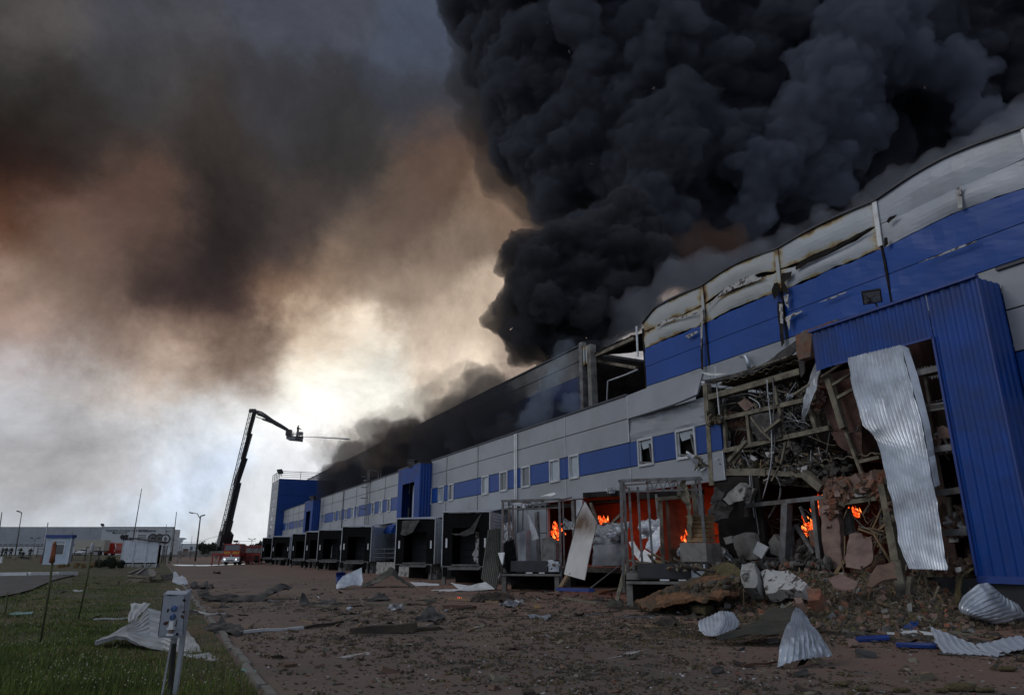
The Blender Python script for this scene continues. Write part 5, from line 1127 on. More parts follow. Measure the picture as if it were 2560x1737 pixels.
p = MB(); p.bar(w4b(722, 1180, 14.6), w4b(780, 1078, 15.2), .14); tag(p.build('timber_prop', M['wood']), 'short yellow timber prop under the leaning white panel', 'timber')
p = MB(); p.bar(w4b(1225, 1300, 14.2), w4b(1310, 970, 15.4), .14, .06); p.bar(w4b(1310, 970, 15.4), w4b(1270, 1015, 15.4), .1, .05); tag(p.build('bent_post', M['beam']), 'bent post foot kicked out left of the right dock frame', 'post')
p = MB(); p.bar(w4b(705, 1190, 14.4), w4b(1000, 1200, 13.8), .22, .12); tag(p.build('blue_trim_piece', M['bluet']), 'long dark blue trim lying below the leaning white panel', 'metal trim')
p = MB(); p.tube([w4b(990, 1180, 14.5), w4b(1240, 985, 16)], .025, 5); tag(p.build('thin_rod', M['steel']), 'thin rod leaning over the dark plinth between the burnt frames', 'rod')
put_slab('paper_sign', [w4b(*q) for q in ((1132, 293, 19.0), (1172, 289, 19.0), (1172, 335, 19.0), (1140, 325, 19.0))], .02, M['white'], None); SG = COL.objects[-1]; tag(SG, 'small torn white sign with black letters above the burnt opening', 'sign')
put_slab('sign_back', [w4b(*q) for q in ((1175, 288, 19.02), (1212, 284, 19.05), (1212, 332, 19.05), (1175, 334, 19.02))], .02, M['galv'], WH)
def text(name, s, p, size, xdir, m_, parent=None, th=.004):
    cu = bpy.data.curves.new(name, 'FONT'); cu.body = s; cu.size = size; cu.extrude = th; o = bpy.data.objects.new(name, cu)
    COL.objects.link(o); dg = bpy.context.evaluated_depsgraph_get(); me = bpy.data.meshes.new_from_object(o.evaluated_get(dg)); bpy.data.objects.remove(o)
    x = Vector(xdir).normalized(); z = Vector((0, 0, 1)); n = x.cross(z)
    me.transform(Matrix.Translation(p) @ Matrix((x, z, n)).transposed().to_4x4()); me.materials.clear(); return link(name, me, m_, parent)
for i, (s, y) in enumerate((('АПТЕ', 318), ('ВОДИ', 338))):
    text('lettering', s, w4b(1136, y, 18.94), .22, (0, -1, 0), M['black'], SG)

# ------------------------------------------------------------------ fire inside
def fire_mat():
    m = bpy.data.materials.new('flames'); m.use_nodes = True; nt = m.node_tree; b = nt.nodes['Principled BSDF']; b.inputs['Base Color'].default_value = (.02, .005, 0, 1)
    tc = nt.nodes.new('ShaderNodeTexCoord'); n = nt.nodes.new('ShaderNodeTexNoise'); n.inputs['Scale'].default_value = 6.0; n.inputs['Detail'].default_value = 5; nt.links.new(tc.outputs['Object'], n.inputs['Vector'])
    r = nt.nodes.new('ShaderNodeValToRGB'); cr = r.color_ramp; cr.elements[0].position = .42; cr.elements[0].color = (.28, .010, .002, 1); cr.elements[1].position = .68; cr.elements[1].color = (1, .42, .10, 1)
    q = cr.elements.new(.54); q.color = (1, .10, .015, 1); nt.links.new(n.outputs[0], r.inputs[0]); nt.links.new(r.outputs[0], b.inputs['Emission Color']); b.inputs['Emission Strength'].default_value = 1.8; return m
M['fire'] = fire_mat()
def fire(cx, cy, fn, X, spx, spy, n, s0, s1, lab, light=30, lp=None, seed=1, lean=.3):
    r_ = np.random.RandomState(seed); c = fn(cx, cy, X); F_ = thing('fire', lab, 'fire', c)
    m_ = MB(); v, f = ICO1
    for _ in range(n):
        q = fn(cx+r_.normal(0, spx), cy+r_.normal(0, spy), X+r_.uniform(-.3, .3)); s = r_.uniform(s0, s1); h = r_.uniform(1.3, 4.2)
        vs = v.copy(); vs[:, 2] = np.where(vs[:, 2] > 0, vs[:, 2]*h, vs[:, 2]*.7); k = 1-np.clip(vs[:, 2]/h, 0, 1)*.75; vs[:, 0] *= k; vs[:, 1] *= k
        vs[:, 1] += vs[:, 2]*r_.uniform(-lean, lean*2); vs *= s*(1+r_.uniform(-.25, .25, (len(v), 1))); m_.add((vs+np.array(q)).tolist(), f.tolist())
    o = m_.build('flames', M['fire'], F_, smooth=True); o['kind'] = 'stuff'
    if light:
        ld = bpy.data.lights.new('fire_glow', 'POINT'); ld.energy = light; ld.color = (1, .10, .012); ld.shadow_soft_size = .5; lo = bpy.data.objects.new('fire_glow', ld); COL.objects.link(lo); lo.parent = F_
        lo.location = (lp or c+Vector((1.0, 0, .8)))-c
    return F_
fire(1785, 735, w4b, 20.5, 30, 24, 60, .03, .11, 'bright orange fire burning in the right dock doorway', 85, Vector((22.2, 22.6, 2.4)), 1)
fire(680, 670, w4b, 21.0, 26, 30, 50, .03, .09, 'orange fire seen through the left burnt frame', 130, Vector((22.0, 33.0, 2.6)), 2)
fire(1085, 582, w4b, 21.0, 22, 10, 12, .06, .12, 'low orange flames above the dented panels between the frames', 80, Vector((22.4, 26.5, 2.8)), 3)
fire(590, 775, w4b, 19.8, 4, 40, 8, .03, .05, 'small sparks of fire beside the grey cabinet', 0, None, 4)
fire(1255, 345, w6, 21.5, 22, 12, 40, .03, .09, 'orange flames under the steel beam beside the brick wall', 0, None, 5)
fire(1262, 430, w6, 21.5, 14, 16, 30, .03, .08, 'orange flames halfway down beside the brown wall panel', 0, None, 6)
fire(1150, 590, w6, 22.0, 26, 60, 46, .02, .07, 'scattered glowing embers in the dark behind the steel posts', 0, None, 7)
fire(1572, 440, w6, 20.5, 22, 9, 30, .03, .09, 'small slanting flame behind the brick doorway', 0, None, 8)
fire(850, 580, w6, 24.6, 4, 4, 3, .02, .04, 'faint red glow deep in the collapsed bay', 1.2, Vector((23.0, 18.6, 2.2)), 9)
fire(1822, 1268, Z4 and (lambda x, y, X: GZ(*Z3(x, y), .06)), 0, 14, 2, 5, .01, .018, 'tiny embers glowing on the yard before the docks', 0, None, 10)
p = MB(); p.box(19.28, 19.42, 18.6, 20.9, 1.0, 4.45); part(p, 'glow_cover_panel', M['soot'])  # sooty panel added to cover the red-lit wall behind it
# backdrop wall added inside to catch the fire's red glow
p = MB(); p.box(24.2, 24.4, 20.3, 37.8, .9, 4.5); part(p, 'inner_wall', mat('glow_backdrop_wall', (.13, .075, .06), .9, var=.5, vs=.6))
p = MB(); p.box(19.6, 24.2, 24.2, 24.4, 1, 4.5); part(p, 'inner_partition', M['board']); p = MB(); p.box(19.55, 25.2, 20.2, 20.35, 1, 4.5); part(p, 'inner_partition', M['soot'])  # sooty partition added to block fire glow from the collapsed bay

# ------------------------------------------------------------------ rubble mound under the collapse
def mound_h(x, y):
    ax = min(max((x-13.2)/4.6, 0), 1); ay = min(max((y-9.9)/2.5, 0), 1)*min(max((18.6-y)/1.6, 0), 1)
    return max(0, 1.0*ax**1.3*ay*(1+.35*fbm((x, y, 0), 1.6))+.12*fbm((x, y, 5), .5)*ax*ay)
mx_, my_ = [12.6+i*.1 for i in range(70)], [9.6+i*.1 for i in range(92)]
V = [(x, y, mound_h(x, y)-.01) for y in my_ for x in mx_]; nx = len(mx_)
F = [(j*nx+i, j*nx+i+1, (j+1)*nx+i+1, (j+1)*nx+i) for j in range(len(my_)-1) for i in range(nx-1)]
me = bpy.data.meshes.new('rubble_mound'); me.from_pydata(V, [], F); tag(link('rubble_mound', me, M['earth']), 'mound of brick and insulation rubble spilled from the collapsed wall', 'rubble', kind='stuff')
def mound_scatter(name, base, n, s0, s1, mats_, seed, xr, yr, flat=(1, 1, .6), jit=.3, w=None):
    r_ = np.random.RandomState(seed); P_ = []
    while len(P_) < n:
        x, y = r_.uniform(*xr), r_.uniform(*yr)
        h = mound_h(x, y)
        if h < .03 and r_.rand() > .15: continue
        P_.append((x, y, h))
    s = np.exp(r_.uniform(math.log(s0), math.log(s1), n))[:, None]*np.array(flat)[None]*r_.uniform(.6, 1.4, (n, 3))
    o = scatter(name, base, np.array(P_), s, [], r_, mi=r_.randint(0, len(mats_), n), jit=jit)
    for q in mats_: o.data.materials.append(M[q])
    return o
o = mound_scatter('brick_rubble', CUBE, 850, .02, .075, ['brick', 'brick', 'earth', 'concrete', 'pink'], 31, (13.5, 19), (9.8, 18.5), (1.5, 1, .8), .2); tag(o, 'broken red brick pieces spilled over the rubble mound', 'rubble', kind='stuff')
o = mound_scatter('earth_rubble', ICO1, 3200, .025, .10, ['earth', 'ash', 'wool', 'wool', 'wool2'], 32, (13.2, 19), (9.8, 18.5)); tag(o, 'earthy lumps and dust covering the rubble mound', 'rubble', kind='stuff')
o = mound_scatter('wool_rubble', ICO1, 5200, .012, .05, ['wool', 'wool2', 'earth', 'ash'], 36, (13.0, 19), (9.8, 18.5), jit=.45); tag(o, 'matted insulation wool over the rubble mound', 'rubble', kind='stuff')
o = mound_scatter('timber_splinters', CUBE, 200, .03, .07, ['wood', 'beam', 'beam'], 33, (14.5, 19), (10, 18.3), (6, .35, .25), .1); tag(o, 'thin splinters of timber strewn on the rubble mound', 'splinters', kind='stuff')
def D_at(fn, x, y, z=0.0): p = GZ(*fn(x, y), z); return (p-CAM).dot(FW)
def on6(x, y, X): return WX(*Z6(x, y), X)
for (pts, th, m_, nm, lab, cat, kw) in [
    ([(775, 1030, 15.6), (1030, 1025, 15.8), (1080, 1070, 15.7), (1130, 1100, 15.6), (1195, 1150, 15.4), (1150, 1215, 15.2), (960, 1200, 15.2), (820, 1232, 15.2), (800, 1120, 15.4)], .3, 'plaster', 'wall_chunk', 'fallen chunk of wall with flaking white plaster', 'wall chunk', dict(amp=.06, jag=.08, cuts=3)),
    ([(610, 1010, 15.4), (660, 975, 15.6), (735, 985, 15.6), (765, 1100, 15.4), (750, 1210, 15.2), (650, 1212, 15.1), (620, 1110, 15.2)], .5, 'paleconc', 'concrete_stump', 'rounded grey concrete stump left of the white plaster chunk', 'concrete', dict(amp=.12, jag=.06, cuts=3)),
    ([(200, 1035, 15.9), (270, 975, 16.2), (350, 925, 16.3), (430, 900, 16.3), (500, 915, 16.3), (560, 975, 16.2), (600, 1025, 16), (400, 1040, 15.8)], .12, 'wool', 'insulation_slab', 'arched brown insulation slab behind the earth ramp', 'insulation', dict(amp=.06, cuts=3)),
    ([(1325, 1040, 15.4), (1440, 1000, 15.8), (1600, 1080, 15.6), (1565, 1142, 15.2), (1392, 1117, 15.1)], .04, 'pink', 'speckled_board', 'speckled pinkish board lying folded on the rubble', 'board', dict(amp=.08, cuts=2)),
    ([(1700, 1000, 16.4), (1770, 925, 16.7), (1925, 880, 17), (1945, 1030, 16.7), (1830, 1050, 16.4), (1720, 1110, 16.0), (1675, 1090, 16.0)], .06, 'board', 'brown_board', 'brown fibreboard leaning at the foot of the brick wall', 'board', dict(amp=.08, jag=.06, cuts=3)),
    ([(1528, 640, 17.9), (1640, 630, 18.0), (1655, 670, 18), (1725, 652, 18.1), (1722, 890, 17.9), (1640, 955, 17.7), (1500, 930, 17.6), (1488, 850, 17.7)], .10, 'pink', 'pink_wall_panel', 'tall pinkish panel standing in the broken brick doorway', 'wall panel', dict(amp=.10, jag=.04, cuts=3)),
    ([(1182, 1205, 14.4), (1310, 1215, 14.4), (1300, 1310, 14.1), (1195, 1320, 14.0)], .3, 'brick', 'brick_block', 'square block of bricks still mortared, front of the rubble', 'brick block', dict(amp=.05, jag=.05)),
    ([(1060, 1265, 14.3), (1130, 1265, 14.3), (1145, 1305, 14.1), (1080, 1312, 14.1)], .2, 'pink', 'stone_block', 'pale rounded stone block left of the brick block', 'stone', dict(amp=.06, jag=.04)),
    ([(100, 1290, 13.6), (210, 1275, 13.8), (300, 1300, 13.8), (230, 1335, 13.4), (120, 1330, 13.3)], .15, 'wool', 'insulation_slab', 'flat torn insulation slab in front of the earth ramp', 'insulation', dict(amp=.12, jag=.08, cuts=3)),
    ([(560, 915, 17.6), (650, 912, 17.6), (655, 930, 17.5), (570, 938, 17.5)], .08, 'trim', 'fallen_window_frame', 'short pale window frame lying at the edge of the floor', 'frame', dict())]:
    put_slab(nm, [on6(*q) for q in pts], th, M[m_], None, seed=len(pts), **kw); tag(COL.objects[-1], lab, cat)
GR = thing('radiator_grille', 'white slatted grille tilted on the rubble inside the collapsed bay', 'grille', w6(735, 770, 18.4))
c = [w6(705, 692, 18.35), w6(802, 745, 18.35), w6(742, 845, 18.3), w6(662, 790, 18.3)]
put_slab('grille_frame', c, .04, M['plaster'], GR, cuts=0)
for i in range(9):
    t = (i+.5)/9; m_ = MB(); m_.bar(c[0].lerp(c[1], t)+Vector((-.05, 0, 0)), c[3].lerp(c[2], t)+Vector((-.05, 0, 0)), .035, .03); m_.build('slat', M['white'], GR)
# earth covered ramp of fallen roof in front of the right dock
rp = ruled([w4b(1390, 1312, 13.4), w4b(1560, 1245, 14.0), w4b(1760, 1170, 14.8), w4b(2050, 1100, 15.4), w4b(2290, 1095, 15.9)], [w4b(1470, 1362, 12.6), w4b(1700, 1345, 12.8), w4b(1950, 1290, 13.2), w4b(2200, 1260, 13.4), w4b(2320, 1240, 13.9)], 26, 44, amp=.13, ns=.5, th=.10, jag=.12, seed=6)
tag(rp.build('fallen_roof_slab', mat('rusty_insulation', (.17, .085, .042), .95, var=.4, vs=3, dirt=(.06, .05, .035), dirts=1.2, dlo=.45, dhi=.6, bump=.8, bs=16)), 'rust-brown fallen roof slab sloping like a ramp before the right dock', 'roof slab')
px_scatter('dirt_on_ramp', ICO1, w4b, (lambda r_: (lambda x: (x, 1290-.18*(x-1450)+r_.normal(0, 22)))(r_.uniform(1600, 2310))), 420, .03, .12, ['earth', 'ash', 'wool'], (13.6, 14.4), 35, parent=None)
tag(COL.objects[-1], 'dark clods lying on the fallen roof slab', 'rubble')


# ------------------------------------------------------------------ debris on the yard and the grass
def dep(fn, x, y, gl=False): p = GL(*fn(x, y)) if gl else GZ(*fn(x, y)); return (p-CAM).dot(FW)
def near_pts(fn, base, pts, zmin=.012, gl=False):
    D = dep(fn, *base, gl=gl); out = []
    for q in pts:
        p = WD(*fn(q[0], q[1]), D+(q[2] if len(q) > 2 else 0)); zz = ground_z(p.x, p.y)+zmin
        if p.z < zz: p = GZ(*fn(q[0], q[1]), zz) if ray(*fn(q[0], q[1])).z < -.01 else p
        out.append(p)
    return out
def gpiece(name, fn, base, pts, m_, lab, cat='debris', th=.02, gl=False, zmin=.012, parent=None, **k):
    put_slab(name, near_pts(fn, base, pts, zmin, gl), th, M[m_] if isinstance(m_, str) else m_, parent, **k); o = COL.objects[-1]
    if parent is None: tag(o, lab, cat)
    elif lab: o['label'] = lab
    return o
def gruled(name, fn, base, A, B, m_, lab, cat='metal sheet', gl=False, nu=12, nv=16, parent=None, mid=None, zmin=.012, **k):
    P_ = near_pts(fn, base, list(A)+list(B)+(list(mid) if mid else []), zmin, gl); na, nb = len(A), len(B)
    o = ruled(P_[:na], P_[na:na+nb], nu, nv, mid=P_[na+nb:] if mid else None, **k).build(name, M[m_] if isinstance(m_, str) else m_, parent)
    if parent is None: tag(o, lab, cat)
    return o
# --- big crumpled white sheet in the grass
BS = thing('crumpled_roof_sheet', 'large crumpled white ribbed roof sheet lying in the grass behind the socket box', 'metal sheet', GZ(*ZG(700, 1100)))
wht = mat('weathered_white_sheet', (.33, .35, .37), .45, var=.18, vs=1.5, dirt=(.17, .17, .165), dirts=2.0, dlo=.46, dhi=.75, bump=.3, bs=7)
A_ = [(90, 940, .3), (300, 850, .8), (440, 765, 1.1), (600, 690, 1.6), (700, 560, 2.2), (900, 600, 2.2), (1080, 740, 1.7), (1230, 900, 1.0), (1315, 1045, .3)]
B_ = [(92, 955, .1), (330, 890, .1), (470, 910, 0), (600, 985, -.1), (740, 1030, -.2), (880, 1055, -.2), (960, 1080, -.2), (1110, 1112, -.3), (1330, 1085, -.1)]
gruled('ribbed_sheet', ZG, (600, 1060), A_, B_, wht, '', nu=20, nv=44, ribs=8, rib=.055, amp=.03, ns=.8, lin=True, th=.012, jag=.04, parent=BS)
gruled('folded_flap', ZG, (600, 1060), [(505, 510, 2.6), (500, 590, 2.4), (475, 640, 2.2), (470, 730, 1.6)], [(735, 505, 2.4), (690, 560, 2.2), (600, 640, 1.9), (560, 710, 1.5)], wht, '', ribs=2, rib=.03, amp=.04, ns=.5, th=.012, nv=14, parent=BS)
gruled('rolled_tail', ZG, (1300, 1130), [(1110, 1115, 0), (1250, 1095, 0), (1380, 1092, 0), (1440, 1100, 0), (1515, 1150, 0)], [(1130, 1125, -.1), (1250, 1150, -.2), (1350, 1175, -.2), (1440, 1190, -.2), (1515, 1195, -.1)], wht, '', amp=.05, ns=.25, th=.02, jag=.03, parent=BS)
# --- other sheets
silv = M['galv2']
gruled('corrugated_sheet', Z3, (760, 1190), [(715, 1185, 0), (735, 1130, .3), (780, 1080, .6), (850, 1040, .9), (945, 998, 1.2)], [(790, 1180, -.3), (850, 1160, 0), (900, 1150, .2), (935, 1160, .3), (958, 1120, .5)], 'galv2', 'curved pale corrugated sheet standing on the yard, left of the dark one', ribs=9, rib=.015, amp=.05, th=.015, nv=18, jag=.05)
gruled('corrugated_sheet', Z3, (755, 1130), [(718, 1040, 1.5), (716, 1090, 1.5), (718, 1140, 1.2)], [(800, 1035, 1.6), (795, 1080, 1.5), (740, 1140, 1.2)], 'bluet', 'bluish ribbed sheet end behind the curved pale sheet', ribs=5, rib=.03, th=.015)
gruled('corrugated_sheet', Z3, (1150, 1180), [(960, 1150, 1.0), (1060, 1090, 1.5), (1160, 1030, 1.8), (1215, 998, 2.0), (1270, 1060, 1.4), (1340, 1120, .8), (1420, 1165, .3)], [(950, 1165, .4), (1060, 1140, .2), (1160, 1100, .2), (1215, 1070, .4), (1270, 1100, .4), (1340, 1145, .2), (1400, 1166, 0)], 'olive', 'dark sheet bent like a tent on the yard before the docks', ribs=6, rib=.03, amp=.08, ns=.6, th=.02, nv=30, jag=.06)
gpiece('metal_sheet', Z3, (1500, 1160), [(1380, 1130, .8), (1460, 1132, .6), (1640, 1145, 0), (1640, 1160, -.3), (1430, 1162, -.1)], 'white', 'thin white strip lying flat right of the tent-like dark sheet', amp=.03)
gpiece('metal_sheet', Z3, (1850, 1200), [(1745, 1145, 1.2), (1900, 1160, .8), (2095, 1125, .9), (2140, 1195, -.3), (1780, 1210, -.4), (1570, 1203, 0), (1830, 1190, .3)], 'white', 'flat white panel pieces on the ground before the torn dock', amp=.05, cuts=3)
gpiece('metal_sheet', Z3, (2150, 1190), [(2195, 1020, .2), (2205, 1030, .3), (2150, 1195, 0), (2130, 1200, -.1)], 'white', 'narrow white strip leaning against the leaning ribbed panel')
R1 = thing('corrugated_sheet', 'large twisted silver and olive corrugated sheet in the right foreground', 'metal sheet', GZ(*ZF_(1700, 560)))
gruled('pale_end', ZF_, (1480, 460), [(1295, 328, .5), (1300, 380, .3), (1345, 430, 0)], [(1462, 250, .9), (1475, 330, .4), (1430, 432, -.1)], 'galv2', '', ribs=6, rib=.012, amp=.022, ns=.6, th=.012, jag=.04, parent=R1)
gruled('pale_fold', ZF_, (1480, 460), [(1462, 250, .9), (1475, 330, .4), (1430, 432, -.1)], [(1555, 262, 1.3), (1590, 330, 1.1), (1580, 372, .8)], 'galv2', '', ribs=5, rib=.012, amp=.028, ns=.5, th=.012, jag=.04, parent=R1)
gruled('olive_middle', ZF_, (1650, 500), [(1425, 430, -.1), (1590, 380, .7), (1750, 300, 1.1), (1810, 250, 1.3), (2010, 222, 1.0)], [(1450, 470, -.2), (1560, 440, -.1), (1700, 412, -.2), (1800, 420, -.3), (1945, 382, -.3)], 'olive', '', ribs=7, rib=.014, amp=.04, ns=.8, th=.012, nv=26, jag=.04, parent=R1)
gruled('silver_fan', ZF_, (1950, 650), [(2005, 222, 1.0), (1945, 360, .4), (1895, 500, .0), (1868, 655, -.3)], [(2050, 265, 1.0), (2150, 380, .5), (2215, 470, .3), (2262, 580, .2)], 'galv', '', mid=[(2040, 240, 1.0), (2050, 400, .0), (2060, 530, -.2), (2050, 590, -.3)], ribs=9, rib=.010, amp=.05, ns=.5, th=.012, nv=20, jag=.03, parent=R1)
gpiece('arch_hole_shade', ZF_, (2080, 640), [(2010, 655, .1), (2060, 570, .1), (2130, 535, .1), (2150, 560, .1), (2100, 600, 0), (2065, 640, 0)], 'dark', '', parent=R1)  # near-black patch put in for the shade inside the arch hole
gruled('corrugated_sheet', ZI, (1700, 1050), [(1265, 735, 1.4), (1320, 850, .7), (1345, 930, .3), (1425, 1025, -.1)], [(1790, 945, .6), (1810, 965, .5), (1870, 1010, .2), (2020, 1068, -.2)], M['galv2'], 'pale ribbed sheet with a raised torn end, right foreground', ribs=6, rib=.012, amp=.018, ns=.7, th=.012, jag=.05)
gruled('corrugated_sheet', ZI, (2100, 1070), [(1790, 945, .6), (1810, 965, .5), (1870, 1010, .2), (2020, 1068, -.2)], [(2290, 838, 1.2), (2330, 880, 1.0), (2380, 930, .8), (2420, 960, .6)], M['galv2'], 'pale ribbed sheet running out of the right edge of the picture', ribs=6, rib=.012, amp=.018, ns=.7, th=.012, jag=.05)
gruled('rolled_metal_sheet', ZI, (1950, 760), [(1620, 590, 0), (1600, 500, .1), (1660, 380, .2), (1780, 290, .2), (1900, 252, .2), (1950, 280, .2)], [(1850, 680, -.1), (2000, 712, -.2), (2130, 690, -.2), (2230, 650, -.1), (2330, 620, 0), (2240, 490, .1)], M['galv'], 'shiny rolled silver sheet lying against the dark plinth', mid=[(1700, 600, -.4), (1750, 560, -.5), (1850, 560, -.5), (1980, 520, -.4), (2080, 480, -.2), (2100, 400, 0)], ribs=9, rib=.014, amp=.045, ns=.7, th=.012, nv=26, jag=.03)
gpiece('blue_trim', ZI, (620, 905), [(430, 880, .2), (500, 865, .3), (822, 858, .1), (820, 890, 0), (470, 908, 0)], 'bluet', 'left one of two blue trim strips on the yard', 'metal trim', th=.04)
gpiece('blue_trim', ZI, (1120, 985), [(890, 945, .2), (1340, 950, .1), (1352, 985, 0), (900, 968, 0)], 'bluet', 'right one of two blue trim strips, beside the pale torn sheet', 'metal trim', th=.05)
gpiece('bent_blue_sheet', ZI, (1040, 820), [(975, 765, .2), (1050, 685, .6), (1145, 690, .5), (1100, 770, .2), (1060, 822, 0), (1000, 815, 0)], 'bluep', 'short bent blue cladding piece standing on the yard', 'metal sheet', amp=.05, cuts=3)
gpiece('metal_scrap', ZI, (950, 840), [(780, 778, .5), (1000, 780, .5), (1320, 815, .2), (1320, 842, -.1), (795, 832, 0)], 'white', 'flat white sheet under the bent blue piece', 'metal sheet', amp=.03)
gpiece('metal_scrap', ZI, (900, 775), [(805, 738, .6), (975, 735, .6), (975, 778, .3), (810, 778, .3)], 'bluet', 'dull blue flat sheet behind the white one', 'metal sheet')
gpiece('metal_scrap', ZI, (1550, 830), [(1430, 815, .4), (1600, 790, .5), (1640, 735, .9), (1680, 760, .7), (1620, 835, 0), (1400, 838, 0)], 'beam', 'curled beige strip right of the bent blue piece', 'metal strip', amp=.04)
p = MB(); q = near_pts(ZI, (1400, 640), [(1275, 442, 1.0), (1360, 530, .6), (1440, 600, .2), (1410, 635, 0)], .03); p.bar(q[0], q[1], .12, .05); p.bar(q[1], q[2], .12, .05); p.bar(q[2], q[3], .1, .05); tag(p.build('bent_profile', M['steel']), 'bent grey metal profile sticking up beside the silver roll', 'metal profile')
def gbar(fn, base, a, b, w, m_, lab, name='batten', cat='batten', gl=False, z=.03, h=None):
    q = near_pts(fn, base, [a, b], z, gl); p = MB(); n = 3
    pts = [q[0].lerp(q[1], i/n)+Vector((0, 0, .015*math.sin(i*2.1))) for i in range(n+1)]
    for u, v in zip(pts, pts[1:]): p.bar(u, v, w, h or w*.6)
    return tag(p.build(name, M[m_]), lab, cat)
gbar(ZI, (1000, 617), (780, 617), (1310, 607), .05, 'wood', 'pale wooden lath lying before the plinth'); gbar(ZI, (850, 600), (780, 608), (910, 574), .05, 'wood', 'short pale lath crossing the longer one')
gbar(ZI, (300, 410), (105, 402), (440, 412), .05, 'wood', 'pale lath on the rubble left of the splintered posts', z=.4); gbar(ZI, (1690, 350), (1690, 380, 0), (1697, 262, 0), .05, 'trim', 'short upright stick in front of the plinth')
gbar(ZF_, (1740, 640), (1618, 650), (1862, 618), .04, 'redboard', 'thin reddish lath left of the silver fan'); gbar(ZE, (350, 380), (0, 405), (470, 370), .09, 'trim', 'long pale batten on the yard near the kerb'); gbar(ZE, (600, 345), (465, 372), (745, 328), .09, 'wooddark', 'dark batten end continuing the long pale one')
gbar(ZE, (1000, 410), (803, 405), (1285, 362), .22, 'wooddark', 'long dark charred plank lying on the yard, centre', h=.16); gbar(ZE, (1300, 385), (1240, 388), (1435, 368), .3, 'wooddark', 'shorter dark plank behind the long charred one', h=.06)
gbar(ZE, (1060, 208), (870, 208), (1265, 206), .12, 'beam', 'pale batten lying crosswise in the middle of the debris'); gbar(ZE, (640, 218), (500, 214), (790, 220), .12, 'beam', 'pale batten in front of the dark upright scrap'); gbar(ZE, (1600, 228), (1490, 222), (1702, 228), .3, 'redboard', 'red-brown plank lying before the burnt heap', h=.1)
gbar(ZE, (1600, 175), (1500, 165), (1880, 186), .1, 'wood', 'long narrow plank in front of the burnt heap'); gbar(ZE, (1280, 195), (1180, 200), (1390, 205), .06, 'wooddark', 'thin bent dark rod left of the red-brown plank'); gbar(ZE, (1500, 168), (1290, 160), (1500, 170), .08, 'beam', 'grey batten left of the long narrow plank')
gbar(ZG, (1400, 610), (1180, 575), (1440, 632), .035, 'trim', 'thin pale rod crossing the kerb', z=.08); gbar(ZG, (1500, 635), (1440, 632), (1605, 622), .06, 'trim', 'bent end of the thin pale rod'); gbar(ZG, (1070, 360), (1030, 330), (1112, 386), .06, 'trim', 'short pale rod in the grass at the kerb', z=.08)
gbar(ZG, (150, 690), (30, 680, 0), (145, 632, .2), .06, 'green', 'thin crooked lath in the grass left of the white sheet', z=.05); gbar(ZG, (200, 690), (60, 692), (470, 675), .06, 'trim', 'long pale lath in the grass touching the white sheet', z=.05)
gbar(ZF_, (450, 170), (340, 160, 0), (580, 195, 0), .3, 'beam', 'folded grey profile lying left of the rust-brown roof slab', h=.08); gbar(ZF_, (900, 240), (650, 225, 0), (1060, 248, 0), .12, 'wooddark', 'dark strip along the foot of the rust-brown roof slab')
gbar(ZF_, (620, 95), (550, 130, 0), (700, 95, .4), .25, 'wood', 'yellowish plank by the foot of the bent post', h=.12)
